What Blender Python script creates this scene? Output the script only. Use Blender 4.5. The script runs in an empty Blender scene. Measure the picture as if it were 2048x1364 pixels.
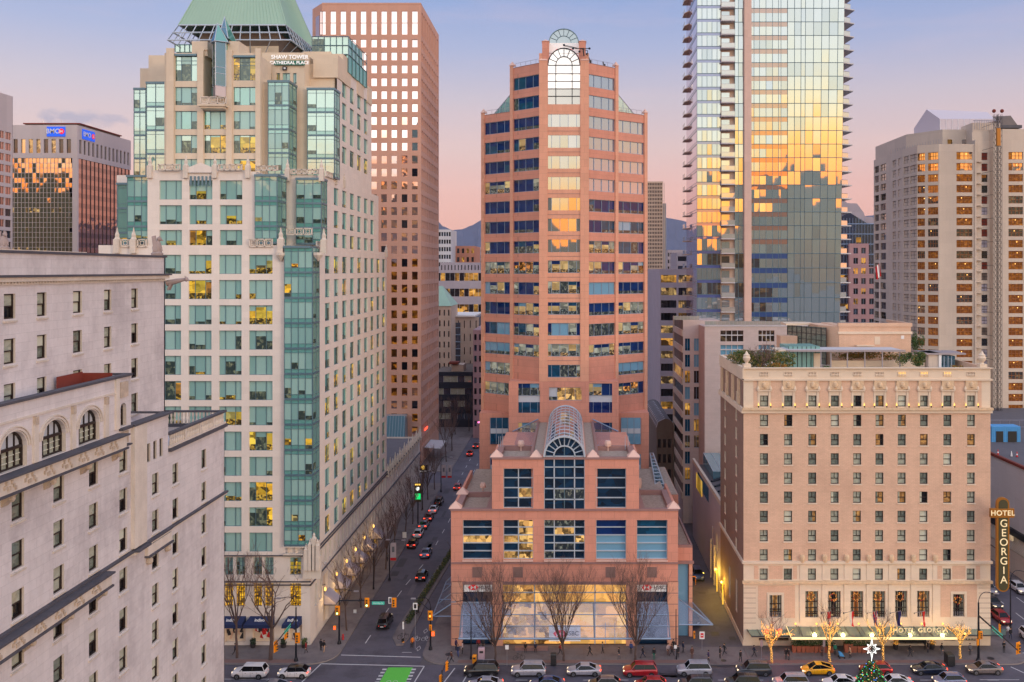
import bpy, bmesh, math, random
from mathutils import Vector, Matrix
R = math.radians
scene = bpy.context.scene
COL = scene.collection
# -- camera
F, PPX, PPY, H = 1800.0, 1140.0, 540.0, 56.0     # focal length / principal point in photo pixels, eye height in metres
cam_d = bpy.data.cameras.new("camera")
cam = bpy.data.objects.new("camera", cam_d)
COL.objects.link(cam)
cam.location = (0, 0, H)
cam.rotation_euler = (R(90), 0, 0)
cam_d.sensor_width = 36.0
cam_d.lens = F / 2048 * 36.0
cam_d.shift_x = (1024 - PPX) / 2048
cam_d.shift_y = (PPY - 682) / 2048
cam_d.clip_start = 0.5
cam_d.clip_end = 40000
scene.camera = cam
# -- exposure
scene.view_settings.view_transform = 'Standard'
scene.view_settings.look = 'None'
scene.view_settings.exposure = 0.42
scene.view_settings.gamma = 1.0
scene.cycles.max_bounces = 6
scene.cycles.diffuse_bounces = 3
scene.cycles.glossy_bounces = 3
scene.cycles.transmission_bounces = 4
scene.cycles.transparent_max_bounces = 8
scene.cycles.sample_clamp_indirect = 4.0
scene.cycles.use_denoising = True
# -- node helper
class NT:
 def __init__(s, tree):
  s.t = tree; s.n = tree.nodes; s.l = tree.links
 def new(s, typ, **kw):
  n = s.n.new(typ)
  for k, v in kw.items():
   if k == 'ins':
    for kk, vv in v.items():
     if isinstance(vv, bpy.types.NodeSocket): s.l.new(vv, n.inputs[kk])
     else: n.inputs[kk].default_value = vv
   else: setattr(n, k, v)
  return n
 def math(s, op, a, b=0.0, c=0.0, clamp=False):
  n = s.new('ShaderNodeMath', operation=op, use_clamp=clamp)
  for i, v in enumerate((a, b, c)):
   if isinstance(v, bpy.types.NodeSocket): s.l.new(v, n.inputs[i])
   else: n.inputs[i].default_value = v
  return n.outputs[0]
 def ramp(s, fac, stops, interp='LINEAR'):
  n = s.new('ShaderNodeValToRGB'); cr = n.color_ramp; cr.interpolation = interp
  while len(cr.elements) < len(stops): cr.elements.new(0.5)
  for e, (p, c) in zip(cr.elements, stops):
   e.position = p; e.color = (c[0], c[1], c[2], 1) if not isinstance(c, float) else (c, c, c, 1)
  s.l.new(fac, n.inputs[0]); return n.outputs[0]
 def mix(s, fac, a, b, blend='MIX'):
  n = s.new('ShaderNodeMix', data_type='RGBA', blend_type=blend)
  for i, v in ((0, fac), (6, a), (7, b)):
   if isinstance(v, bpy.types.NodeSocket): s.l.new(v, n.inputs[i])
   else: n.inputs[i].default_value = v if isinstance(v, (int, float)) else (v[0], v[1], v[2], 1)
  return n.outputs[2]
def lin(r, g, b):
 f = lambda c: (c/255/12.92) if c/255 <= .04045 else ((c/255+.055)/1.055)**2.4
 return (f(r), f(g), f(b))
# -- dusk sky
SUN_EL, SUN_ROT = R(8.0), R(180 - 52)
world = bpy.data.worlds.new("World"); scene.world = world; world.use_nodes = True
w = NT(world.node_tree); w.n.clear()
tc = w.new('ShaderNodeTexCoord')
sep = w.new('ShaderNodeSeparateXYZ', ins={0: tc.outputs['Generated']})
dx, dy, dz = sep.outputs
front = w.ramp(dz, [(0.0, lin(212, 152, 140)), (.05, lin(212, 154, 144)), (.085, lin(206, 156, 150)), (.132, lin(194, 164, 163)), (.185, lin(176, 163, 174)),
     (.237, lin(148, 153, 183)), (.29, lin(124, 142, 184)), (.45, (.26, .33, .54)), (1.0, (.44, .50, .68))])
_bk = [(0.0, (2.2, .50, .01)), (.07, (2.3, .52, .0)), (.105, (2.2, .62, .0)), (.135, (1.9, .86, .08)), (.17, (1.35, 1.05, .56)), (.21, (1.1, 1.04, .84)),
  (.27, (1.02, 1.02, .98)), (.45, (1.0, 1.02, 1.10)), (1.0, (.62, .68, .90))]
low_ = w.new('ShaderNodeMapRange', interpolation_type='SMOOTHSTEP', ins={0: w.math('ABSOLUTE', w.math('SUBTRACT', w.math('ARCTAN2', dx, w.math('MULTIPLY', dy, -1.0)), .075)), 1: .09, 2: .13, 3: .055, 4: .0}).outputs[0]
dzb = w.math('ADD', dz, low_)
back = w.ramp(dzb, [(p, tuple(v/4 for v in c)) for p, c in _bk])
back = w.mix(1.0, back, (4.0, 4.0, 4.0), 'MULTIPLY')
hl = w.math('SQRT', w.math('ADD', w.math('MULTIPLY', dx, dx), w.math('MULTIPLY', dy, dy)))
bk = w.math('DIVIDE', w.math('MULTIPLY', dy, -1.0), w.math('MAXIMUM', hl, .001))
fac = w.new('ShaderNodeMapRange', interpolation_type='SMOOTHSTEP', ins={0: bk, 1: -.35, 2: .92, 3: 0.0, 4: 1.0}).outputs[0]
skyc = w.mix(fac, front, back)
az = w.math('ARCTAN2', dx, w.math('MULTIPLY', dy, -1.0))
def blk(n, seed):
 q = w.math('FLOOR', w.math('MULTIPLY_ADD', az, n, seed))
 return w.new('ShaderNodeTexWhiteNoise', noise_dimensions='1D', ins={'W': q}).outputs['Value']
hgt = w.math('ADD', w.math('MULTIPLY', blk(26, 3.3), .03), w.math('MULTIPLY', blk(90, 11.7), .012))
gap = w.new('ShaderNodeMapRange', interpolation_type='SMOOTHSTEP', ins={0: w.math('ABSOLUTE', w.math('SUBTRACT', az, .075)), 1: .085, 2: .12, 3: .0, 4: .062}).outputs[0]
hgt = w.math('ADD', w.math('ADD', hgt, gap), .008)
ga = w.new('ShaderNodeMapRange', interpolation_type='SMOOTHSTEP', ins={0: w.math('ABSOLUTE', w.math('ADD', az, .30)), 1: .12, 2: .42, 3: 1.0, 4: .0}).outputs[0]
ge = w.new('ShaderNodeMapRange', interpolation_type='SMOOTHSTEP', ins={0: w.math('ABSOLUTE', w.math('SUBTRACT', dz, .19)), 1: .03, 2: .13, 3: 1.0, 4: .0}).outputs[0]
skyc = w.mix(w.math('MULTIPLY', w.math('MULTIPLY', ga, ge), w.math('GREATER_THAN', bk, 0.0)), skyc, (2.0, 1.72, 1.62))  # pale glow added behind the camera to whiten window reflections
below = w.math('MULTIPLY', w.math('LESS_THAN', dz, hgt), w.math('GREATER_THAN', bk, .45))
skyc = w.mix(below, skyc, (.05, .045, .06))  # dark skyline behind the camera, painted into the sky to show in reflections
mpc = w.new('ShaderNodeMapping', ins={0: tc.outputs['Generated'], 3: (3.0, 3.0, 22.0)})
cn_ = w.new('ShaderNodeTexNoise', ins={'Vector': mpc.outputs[0], 'Scale': 1.4, 'Detail': 6.0, 'Roughness': .6}).outputs[0]
cf = w.new('ShaderNodeMapRange', ins={0: cn_, 1: .50, 2: .80, 3: 0.0, 4: .16}).outputs[0]
skyc = w.mix(w.math('MULTIPLY', cf, w.math('GREATER_THAN', dy, 0.0)), skyc, lin(222, 178, 170))
azf = w.math('ARCTAN2', dx, dy)
pa = w.math('MULTIPLY', w.math('ADD', azf, .497), 22.0); pe = w.math('MULTIPLY', w.math('SUBTRACT', dz, .1465), 120.0)
mp2 = w.new('ShaderNodeMapping', ins={0: tc.outputs['Generated'], 3: (60, 60, 120)})
pn_ = w.new('ShaderNodeTexNoise', ins={'Vector': mp2.outputs[0], 'Scale': 1.0, 'Detail': 5.0}).outputs[0]
pr_ = w.math('SUBTRACT', w.math('ADD', 1.0, w.math('MULTIPLY', w.math('SUBTRACT', pn_, .5), 3.0)), w.math('ADD', w.math('MULTIPLY', pa, pa), w.math('MULTIPLY', pe, pe)))
pf = w.math('MULTIPLY', w.new('ShaderNodeMapRange', ins={0: pr_, 1: 0.0, 2: 1.0, 3: 0.0, 4: .55}).outputs[0], w.math('GREATER_THAN', dy, 0.0))
skyc = w.mix(pf, skyc, lin(122, 124, 156))
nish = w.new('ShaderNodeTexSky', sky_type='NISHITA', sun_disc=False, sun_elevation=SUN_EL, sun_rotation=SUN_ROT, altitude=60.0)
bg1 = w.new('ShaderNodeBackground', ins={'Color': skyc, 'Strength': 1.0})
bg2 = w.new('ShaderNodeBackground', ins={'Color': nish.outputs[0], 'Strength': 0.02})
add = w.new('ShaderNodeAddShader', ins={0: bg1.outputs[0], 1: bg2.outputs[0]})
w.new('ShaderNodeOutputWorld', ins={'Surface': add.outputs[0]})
# -- low soft sun behind the viewpoint
sd = bpy.data.lights.new("sun", 'SUN'); sd.energy = 0.6; sd.angle = R(12); sd.color = (1.0, .78, .58)
so = bpy.data.objects.new("sun", sd); COL.objects.link(so)
d = Vector((math.sin(R(-52)) * math.cos(R(8)), math.cos(R(-52)) * math.cos(R(8)), -math.sin(R(8))))
so.rotation_euler = d.to_track_quat('-Z', 'Y').to_euler()
so.location = (0, -20, 120)
# -- photo pixels -> metres on a chosen depth
def WX(x, Y): return (x - PPX) * Y / F
def WZ(y, Y): return H - (y - PPY) * Y / F
def YX(x, X): return F * X / (x - PPX)            # depth at which the plane X=const shows at column x
def GY(y): return H * F / (y - PPY)               # depth of the ground at row y
# -- mesh building
class MB:
 def __init__(s): s.v = []; s.f = []; s.m = []; s.mats = []; s.smooth = False
 def mi(s, m):
  if m not in s.mats: s.mats.append(m)
  return s.mats.index(m)
 def face(s, pts, m):
  n = len(s.v); s.v.extend(tuple(p) for p in pts); s.f.append(tuple(range(n, n+len(pts)))); s.m.append(s.mi(m))
 def box(s, x0, x1, y0, y1, z0, z1, m, skip=()):
  p = [(x0,y0,z0),(x1,y0,z0),(x1,y1,z0),(x0,y1,z0),(x0,y0,z1),(x1,y0,z1),(x1,y1,z1),(x0,y1,z1)]
  s.hexa(p, m)
 def hexa(s, p, m):
  n = len(s.v); s.v.extend(p); k = s.mi(m)
  for f in ((0,3,2,1),(4,5,6,7),(0,1,5,4),(1,2,6,5),(2,3,7,6),(3,0,4,7)):
   s.f.append(tuple(n+i for i in f)); s.m.append(k)
 def prism(s, poly, z0, z1, m, mtop=None):
  n = len(s.v); k = s.mi(m); c = len(poly)
  s.v.extend((x, y, z0) for x, y in poly); s.v.extend((x, y, z1) for x, y in poly)
  for i in range(c):
   j = (i+1) % c; s.f.append((n+i, n+j, n+c+j, n+c+i)); s.m.append(k)
  s.f.append(tuple(n+i for i in reversed(range(c)))); s.m.append(k)
  s.f.append(tuple(n+c+i for i in range(c))); s.m.append(s.mi(mtop) if mtop else k)
 def frustum(s, b, z0, t, z1, m):
  n = len(s.v); k = s.mi(m); c = len(b)
  s.v.extend((x, y, z0) for x, y in b); s.v.extend((x, y, z1) for x, y in t)
  for i in range(c):
   j = (i+1) % c; s.f.append((n+i, n+j, n+c+j, n+c+i)); s.m.append(k)
  s.f.append(tuple(n+i for i in reversed(range(c)))); s.m.append(k)
  s.f.append(tuple(n+c+i for i in range(c))); s.m.append(k)
 def tube(s, a, b, r0, r1, n, m, caps=True):
  a = Vector(a); b = Vector(b); d = (b-a)
  if d.length < 1e-6: return
  d.normalize(); u = d.cross(Vector((0,0,1)))
  if u.length < .05: u = d.cross(Vector((1,0,0)))
  u.normalize(); v = d.cross(u); k = s.mi(m); o = len(s.v)
  for c, r in ((a, r0), (b, r1)):
   for i in range(n):
    t = 2*math.pi*i/n; s.v.append(tuple(c + u*math.cos(t)*r + v*math.sin(t)*r))
  for i in range(n):
   j = (i+1) % n; s.f.append((o+i, o+j, o+n+j, o+n+i)); s.m.append(k)
  if caps:
   s.f.append(tuple(o+i for i in reversed(range(n)))); s.m.append(k)
   s.f.append(tuple(o+n+i for i in range(n))); s.m.append(k)
 def path(s, pts, r, n, m):
  for a, b in zip(pts, pts[1:]): s.tube(a, b, r, r, n, m)
 def lathe(s, c, prof, n, m):
  k = s.mi(m); o = len(s.v); q = len(prof)
  for r, z in prof:
   for i in range(n):
    t = 2*math.pi*i/n; s.v.append((c[0]+r*math.cos(t), c[1]+r*math.sin(t), c[2]+z))
  for a in range(q-1):
   for i in range(n):
    j = (i+1) % n; s.f.append((o+a*n+i, o+a*n+j, o+(a+1)*n+j, o+(a+1)*n+i)); s.m.append(k)
  s.f.append(tuple(o+i for i in reversed(range(n)))); s.m.append(k)
  s.f.append(tuple(o+(q-1)*n+i for i in range(n))); s.m.append(k)
 def ball(s, c, r, m, n=8, q=5, sz=1.0):
  s.lathe(c, [(max(.001, r*math.sin(math.pi*i/q)), -r*sz*math.cos(math.pi*i/q)) for i in range(q+1)], n, m)
 def fbox(s, fr, u0, u1, v0, v1, w0, w1, m):
  P = fr.p
  s.hexa([P(u0,v0,w1),P(u1,v0,w1),P(u1,v0,w0),P(u0,v0,w0),P(u0,v1,w1),P(u1,v1,w1),P(u1,v1,w0),P(u0,v1,w0)], m)
 def fquad(s, fr, u0, u1, v0, v1, w, m):
  P = fr.p; s.face([P(u0,v0,w),P(u1,v0,w),P(u1,v1,w),P(u0,v1,w)], m)
 def add(s, o, loc=(0,0,0), rz=0, sc=1.0):
  n = len(s.v); c, sn = math.cos(rz), math.sin(rz)
  s.v.extend((loc[0]+sc*(x*c-y*sn), loc[1]+sc*(x*sn+y*c), loc[2]+sc*z) for x, y, z in o.v)
  s.f.extend(tuple(n+i for i in f) for f in o.f); mp = [s.mi(m) for m in o.mats]; s.m.extend(mp[i] for i in o.m)
 def fpane(s, fr, u0, u1, v0, v1, w, m, t=.012):
  a, b = random.gauss(0, t), random.gauss(0, t); P = fr.p; s.face([P(u0,v0,w-a-b),P(u1,v0,w+a-b),P(u1,v1,w+a+b),P(u0,v1,w-a+b)], m)
 def mesh(s, name):
  me = bpy.data.meshes.new(name); me.from_pydata(s.v, [], s.f); me.update()
  for m in s.mats: me.materials.append(MAT[m])
  me.polygons.foreach_set('material_index', s.m)
  if s.smooth:
   me.polygons.foreach_set('use_smooth', [True]*len(s.f)); me.set_sharp_from_angle(angle=R(38))
  return me
class Frame:
 """a wall plane: u along the wall, v height, w outward"""
 def __init__(s, ox, oy, ux, uy, nx, ny): s.o = (ox, oy); s.u = (ux, uy); s.n = (nx, ny)
 def p(s, u, v, w): return (s.o[0]+s.u[0]*u+s.n[0]*w, s.o[1]+s.u[1]*u+s.n[1]*w, v)
def FF(Y): return Frame(0, Y, 1, 0, 0, -1)        # faces the street in front, u = X
def FRt(X): return Frame(X, 0, 0, 1, 1, 0)        # faces right (+X), u = Y
def FLt(X): return Frame(X, 0, 0, 1, -1, 0)       # faces left (-X), u = Y
def FAng(x0, y0, x1, y1):                          # from left point to right point as seen from the front
 L = math.hypot(x1-x0, y1-y0); ux, uy = (x1-x0)/L, (y1-y0)/L
 f = Frame(x0, y0, ux, uy, uy, -ux); f.L = L; return f
def wall(mb, fr, u0, u1, v0, v1, rects, depth, m, mrev=None, thick=0.0):
 """wall sheet with real openings and reveals"""
 us = sorted({u0, u1, *[c for r in rects for c in r[:2] if u0 < c < u1]})
 vs = sorted({v0, v1, *[c for r in rects for c in r[2:4] if v0 < c < v1]})
 for a, b in zip(vs, vs[1:]):
  vm = (a+b)/2; act = [r for r in rects if r[2] < vm < r[3]]; start = None
  for c, d_ in zip(us, us[1:]):
   um = (c+d_)/2; hole = any(r[0] < um < r[1] for r in act)
   if hole:
    if start is not None: mb.fquad(fr, start, c, a, b, 0, m); start = None
   elif start is None: start = c
  if start is not None: mb.fquad(fr, start, us[-1], a, b, 0, m)
 mr = mrev or m; P = fr.p
 for r in rects:
  a, b, c, d_ = r[:4]
  mb.face([P(a,c,0),P(a,c,-depth),P(a,d_,-depth),P(a,d_,0)], mr)
  mb.face([P(b,c,-depth),P(b,c,0),P(b,d_,0),P(b,d_,-depth)], mr)
  mb.face([P(a,c,0),P(b,c,0),P(b,c,-depth),P(a,c,-depth)], mr)
  mb.face([P(a,d_,-depth),P(b,d_,-depth),P(b,d_,0),P(a,d_,0)], mr)
BASE = {}
def link(o, parent=None, world=True):
 COL.objects.link(o)
 if parent is not None:
  o.parent = parent
  if world and parent.name in BASE: o.matrix_parent_inverse = Matrix.Translation(-BASE[parent.name])
 return o
def obj(name, mb, parent=None, label=None, world=True, kind=None):
 o = bpy.data.objects.new(name, mb.mesh(name) if isinstance(mb, MB) else mb)
 link(o, parent, world)
 if label: o['label'] = label
 if kind: o['kind'] = kind
 return o
def thing(name, label, cat, loc=(0,0,0), group=None, rz=0.0):
 o = bpy.data.objects.new(name, None); COL.objects.link(o); o.location = loc; o.rotation_euler = (0,0,rz)
 o.empty_display_size = .5; BASE[o.name] = Vector(loc)
 o['label'] = label; o['category'] = cat
 if group: o['group'] = group
 return o
def tag(o, label, cat, group=None):
 o['label'] = label; o['category'] = cat
 if group: o['group'] = group
 return o
def struct(name, mb):
 o = obj(name, mb); o['kind'] = 'structure'; return o
def copy_tree(o, loc=None, rz=None, parent=None, label=None, group=None, sc=None):
 c = o.copy(); COL.objects.link(c)
 if parent is not None: c.parent = parent
 if loc is not None: c.location = loc
 if rz is not None: c.rotation_euler = (0, 0, rz)
 if sc is not None: c.scale = (sc, sc, sc) if isinstance(sc, (int, float)) else sc
 if label: c['label'] = label
 if group: c['group'] = group
 for ch in o.children: copy_tree(ch, parent=c)
 return c
def text(body, loc, size, m, parent=None, rot=(R(90), 0, 0), align='CENTER', ext=.03, spacing=1.0, name='lettering', label=None, bold=0.0):
 cu = bpy.data.curves.new(name, 'FONT'); cu.body = body; cu.size = size; cu.align_x = align; cu.align_y = 'CENTER'
 cu.extrude = ext; cu.space_character = spacing; cu.materials.append(MAT[m]); cu.offset = bold
 tmp = bpy.data.objects.new(name, cu); me = bpy.data.meshes.new_from_object(tmp); bpy.data.objects.remove(tmp)
 me.name = name; o = bpy.data.objects.new(name, me); link(o, parent); o.location = loc; o.rotation_euler = rot
 if label: o['label'] = label
 return o
class Windows:
 """collects the windows of one building; the hundred that show largest become parts, the rest one part"""
 def __init__(s, parent, name='window', limit=100): s.p = parent; s.name = name; s.l = []; s.limit = limit
 def put(s, mb, fr, u0, u1, v0, v1, sub=None):
  a = fr.p(u0, v0, 0); b = fr.p(u1, v1, 0)
  xa, xb = PPX+F*a[0]/a[1], PPX+F*b[0]/b[1]; ya, yb = PPY-F*(a[2]-H)/a[1], PPY-F*(b[2]-H)/b[1]
  x0, x1 = max(0, min(xa, xb)), min(2048, max(xa, xb)); y0, y1 = max(0, min(ya, yb)), min(1364, max(ya, yb))
  ar = max(0, x1-x0)*max(0, y1-y0)
  s.l.append((ar, len(s.l), mb, sub))
 def done(s):
  s.l.sort(key=lambda t: (-t[0], t[1]))
  for ar, _, mb, sub in s.l[:s.limit]:
   o = obj(s.name, mb, s.p)
   for nm, smb in (sub or ()): obj(nm, smb, o)
  rest = s.l[s.limit:]
  if rest:
   allm = MB()
   for _, _, mb, sub in rest:
    allm.add(mb)
    for nm, smb in (sub or ()): allm.add(smb)
   obj(s.name, allm, s.p, kind='stuff')
# -- materials
MAT = {}
random.seed(5)
def pos_vec(t):
 """brick/panel coordinates on any upright wall: (x+y, z)"""
 g = t.new('ShaderNodeNewGeometry'); sp = t.new('ShaderNodeSeparateXYZ', ins={0: g.outputs['Position']})
 a = t.math('ADD', sp.outputs[0], sp.outputs[1])
 return g, t.new('ShaderNodeCombineXYZ', ins={0: a, 1: sp.outputs[2]}).outputs[0]
def newmat(name):
 m = bpy.data.materials.new(name); m.use_nodes = True; MAT[name] = m
 t = NT(m.node_tree); t.n.clear(); return t
def out(t, sh): t.new('ShaderNodeOutputMaterial', ins={'Surface': sh})
def stone(name, col, var=.12, nscale=.35, joints=None, jcol=.8, rough=.85, streak=.0, bumps=.15, mottle=None, mamt=.5):
 t = newmat(name); g, pv = pos_vec(t)
 n1 = t.new('ShaderNodeTexNoise', ins={'Vector': g.outputs['Position'], 'Scale': nscale, 'Detail': 5.0, 'Roughness': .62}).outputs[0]
 n2 = t.new('ShaderNodeTexNoise', ins={'Vector': g.outputs['Position'], 'Scale': nscale*14, 'Detail': 3.0}).outputs[0]
 f = t.math('ADD', t.math('MULTIPLY', t.math('SUBTRACT', n1, .5), var*2.4), t.math('MULTIPLY', t.math('SUBTRACT', n2, .5), var*1.1))
 if streak:
  mp = t.new('ShaderNodeMapping', ins={0: g.outputs['Position'], 3: (1.6, 1.6, .07)})
  n3 = t.new('ShaderNodeTexNoise', ins={'Vector': mp.outputs[0], 'Scale': 1.0, 'Detail': 4.0}).outputs[0]
  f = t.math('ADD', f, t.math('MULTIPLY', t.math('SUBTRACT', n3, .52), streak*2))
 f = t.math('ADD', f, 1.0)
 c = t.mix(1.0, col, t.new('ShaderNodeCombineColor', ins={0: f, 1: f, 2: f}).outputs[0], 'MULTIPLY')
 if mottle:
  n4 = t.new('ShaderNodeTexNoise', ins={'Vector': g.outputs['Position'], 'Scale': nscale*.6, 'Detail': 6.0, 'Roughness': .7}).outputs[0]
  c = t.mix(t.math('MULTIPLY', t.new('ShaderNodeMapRange', ins={0: n4, 1: .48, 2: .68}).outputs[0], mamt), c, mottle)
 if joints:
  bw, bh, ms = joints
  b = t.new('ShaderNodeTexBrick', offset=.5, ins={'Vector': pv, 'Color1': (1,1,1,1), 'Color2': (.93,.93,.93,1), 'Mortar': (jcol, jcol, jcol, 1),
     'Scale': 1.0, 'Mortar Size': ms, 'Mortar Smooth': .2, 'Bias': 0.0, 'Brick Width': bw, 'Row Height': bh})
  c = t.mix(1.0, c, b.outputs[0], 'MULTIPLY')
 ps = t.new('ShaderNodeBsdfPrincipled', ins={'Base Color': c, 'Roughness': rough})
 if bumps:
  bp = t.new('ShaderNodeBump', ins={'Height': n2, 'Strength': bumps, 'Distance': .05}); t.l.new(bp.outputs[0], ps.inputs['Normal'])
 out(t, ps.outputs[0])
def paint(name, col, rough=.5, metal=0.0, emis=None, es=0.0, var=.0, coat=0.0):
 t = newmat(name)
 ps = t.new('ShaderNodeBsdfPrincipled', ins={'Base Color': (*col, 1), 'Roughness': rough, 'Metallic': metal, 'Coat Weight': coat})
 if var:
  g = t.new('ShaderNodeNewGeometry')
  n = t.new('ShaderNodeTexNoise', ins={'Vector': g.outputs['Position'], 'Scale': 2.0, 'Detail': 4.0}).outputs[0]
  c = t.mix(t.math('MULTIPLY', n, var), col, tuple(x*.45 for x in col)); t.l.new(c, ps.inputs['Base Color'])
 if emis: ps.inputs['Emission Color'].default_value = (*emis, 1); ps.inputs['Emission Strength'].default_value = es
 out(t, ps.outputs[0])
def glass(name, base, refl, tint=(1,1,1), rough=.02, wav=.15, wscale=.35, room=None, pat=1.3, thr=(.42, .6), es=1.0, base2=None, fres=.5, bars=1.0):
 """window pane: a room or blind seen behind reflecting glass. room = colour given off by a lit room"""
 t = newmat(name); g = t.new('ShaderNodeNewGeometry'); pos = g.outputs['Position']
 nb = t.new('ShaderNodeTexNoise', ins={'Vector': pos, 'Scale': wscale, 'Detail': 1.0})
 bp = t.new('ShaderNodeBump', ins={'Height': nb.outputs[0], 'Strength': wav, 'Distance': .12})
 col = base
 if base2:
  mp = t.new('ShaderNodeMapping', ins={0: pos, 3: (pat, pat, pat*1.7)})
  vo = t.new('ShaderNodeTexVoronoi', ins={'Vector': mp.outputs[0], 'Scale': 1.0, 'Randomness': 1.0})
  col = t.mix(t.math('MULTIPLY', vo.outputs['Color'], 1.0), base, base2)
 dif = t.new('ShaderNodeBsdfDiffuse', ins={'Color': col if isinstance(col, bpy.types.NodeSocket) else (*col, 1)}).outputs[0]
 if room:
  mp = t.new('ShaderNodeMapping', ins={0: pos, 3: (pat*bars, pat*bars, pat*1.5)})
  n = t.new('ShaderNodeTexVoronoi', distance='CHEBYCHEV', ins={'Vector': mp.outputs[0], 'Scale': 1.1}).outputs['Color']
  sc3 = t.new('ShaderNodeSeparateColor', ins={0: n})
  n2 = t.new('ShaderNodeTexNoise', ins={'Vector': mp.outputs[0], 'Scale': 2.4, 'Detail': 5.0, 'Roughness': .7}).outputs[0]
  f = t.math('ADD', t.math('MULTIPLY', sc3.outputs[0], .45), t.math('MULTIPLY', n2, .55))
  f = t.new('ShaderNodeMapRange', ins={0: f, 1: thr[0], 2: thr[1]+.08, 3: .05, 4: 1.0}).outputs[0]
  f = t.math('MULTIPLY', f, t.math('MULTIPLY_ADD', sc3.outputs[1], .7, .45))
  rc = t.mix(t.math('MULTIPLY', sc3.outputs[2], .5), room, (room[0]*.9, room[1]*.55, room[2]*.4))
  em = t.new('ShaderNodeEmission', ins={'Color': rc, 'Strength': t.math('MULTIPLY', f, es)}).outputs[0]
  dif = t.new('ShaderNodeAddShader', ins={0: dif, 1: em}).outputs[0]
 gl = t.new('ShaderNodeBsdfGlossy', ins={'Color': (*tint, 1), 'Roughness': rough, 'Normal': bp.outputs[0]}).outputs[0]
 fr = t.math('MULTIPLY_ADD', t.math('POWER', t.new('ShaderNodeLayerWeight', ins={'Blend': .5}).outputs['Facing'], 5.0), .96, .04)
 fac = t.math('ADD', refl, t.math('MULTIPLY', fr, fres), clamp=True)
 out(t, t.new('ShaderNodeMixShader', ins={0: fac, 1: dif, 2: gl}).outputs[0])
stone('hv_stone', lin(216, 208, 208), .13, .25, joints=(1.6, .72, .016), jcol=.80, streak=.11, mottle=lin(158, 148, 152), mamt=.55)
stone('hv_trim', lin(212, 200, 188), .2, .6, streak=.14)
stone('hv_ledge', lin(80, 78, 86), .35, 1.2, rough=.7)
stone('carved', lin(196, 178, 160), .45, 1.6, bumps=1.0)
stone('sh_stone', lin(228, 217, 209), .05, .2, joints=(1.5, .94, .012), jcol=.9, streak=.03)
stone('sh_warm', lin(218, 200, 178), .06, .2, joints=(1.5, .94, .012), jcol=.9)
stone('copper', lin(150, 182, 164), .06, .2, rough=.55)
stone('pk_stone', lin(206, 158, 138), .05, .2, joints=(2.94, 3.7, .02), jcol=.86)
stone('hs_stone', lin(212, 146, 126), .11, .5, joints=(1.9, 1.27, .022), jcol=.72, streak=.10, mottle=lin(190, 136, 120), mamt=.25)
stone('hs_light', lin(222, 162, 136), .09, .5, joints=(1.9, 1.27, .022), jcol=.74, streak=.08)
stone('hs_dark', lin(150, 114, 110), .12, .8, rough=.5)
stone('hs_pyr', lin(220, 182, 168), .06, .5)
stone('gravel', lin(168, 150, 138), .5, 2.2, bumps=.8)
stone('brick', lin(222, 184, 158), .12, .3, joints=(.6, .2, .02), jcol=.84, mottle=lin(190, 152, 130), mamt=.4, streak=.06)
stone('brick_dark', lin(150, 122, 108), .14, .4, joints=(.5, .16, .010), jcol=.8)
stone('cream', lin(226, 206, 184), .06, .5, joints=(1.8, .6, .01), jcol=.92, streak=.03)
stone('cream_carved', lin(224, 194, 160), .25, 2.4, bumps=1.0)
stone('concrete', lin(206, 190, 176), .08, .3, joints=(3.4, 3.0, .02), jcol=.86, streak=.06)
stone('beige_panel', lin(196, 180, 178), .05, .3, joints=(1.4, .55, .014), jcol=.86)
stone('grey_panel', lin(176, 168, 182), .05, .3, joints=(3.0, 3.5, .02), jcol=.86)
stone('white_panel', lin(198, 196, 200), .05, .3, joints=(3.2, 3.6, .015), jcol=.88)
stone('bm_stone', lin(196, 184, 186), .04, .2, joints=(3.0, 20, .03), jcol=.9)
stone('fin_stone', lin(214, 184, 172), .05, .3, joints=(1.4, 1.8, .02), jcol=.88)
stone('far_brick', lin(176, 120, 100), .1, .2)
stone('far_grey', lin(168, 158, 168), .08, .15, joints=(4, 3.4, .04), jcol=.8)
stone('far_beige', lin(196, 172, 156), .08, .15, joints=(3, 3.4, .04), jcol=.85)
stone('far_pink', lin(180, 142, 146), .06, .2, joints=(3, 3.6, .04), jcol=.8)
stone('alley_dark', lin(112, 98, 90), .25, .5, streak=.1)
stone('asphalt', lin(88, 83, 94), .22, .35, rough=.7, mottle=lin(58, 55, 64), mamt=.75, bumps=.05, streak=.1)
stone('sidewalk', lin(120, 110, 110), .2, .5, rough=.9, mottle=lin(88, 78, 82), mamt=.8)
stone('kerb', lin(140, 130, 128), .1, .5)
stone('paver', lin(128, 98, 92), .15, .5)
stone('ground', lin(92, 86, 90), .15, .05)
paint('line', lin(212, 208, 210), .7, var=.5)
paint('green_paint', lin(96, 196, 70), .7, var=.2)
stone('roofing', lin(96, 92, 98), .2, .4)
paint('steel', lin(140, 158, 182), .35, .35)
paint('steel_light', lin(186, 196, 208), .4, .2)
paint('teal_frame', lin(96, 124, 138), .35, .3)
paint('dark_frame', lin(46, 42, 46), .5)
paint('dark_metal', lin(26, 30, 42), .4, .3)
paint('bronze', lin(52, 40, 38), .45, .3)
paint('black', (.012, .012, .014), .5)
paint('white', (.78, .78, .8), .5)
paint('sign_letter', (.9, .9, .9), .5, emis=(1, 1, 1), es=.22)  # faint glow added so the letters stand out from the wall
paint('tent', lin(206, 196, 204), .8, var=.15)
paint('silver_rail', lin(170, 165, 175), .35, .5)
paint('rust', lin(128, 50, 34), .8, var=.4)
paint('bark', lin(92, 74, 70), .9, var=.4)
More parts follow.
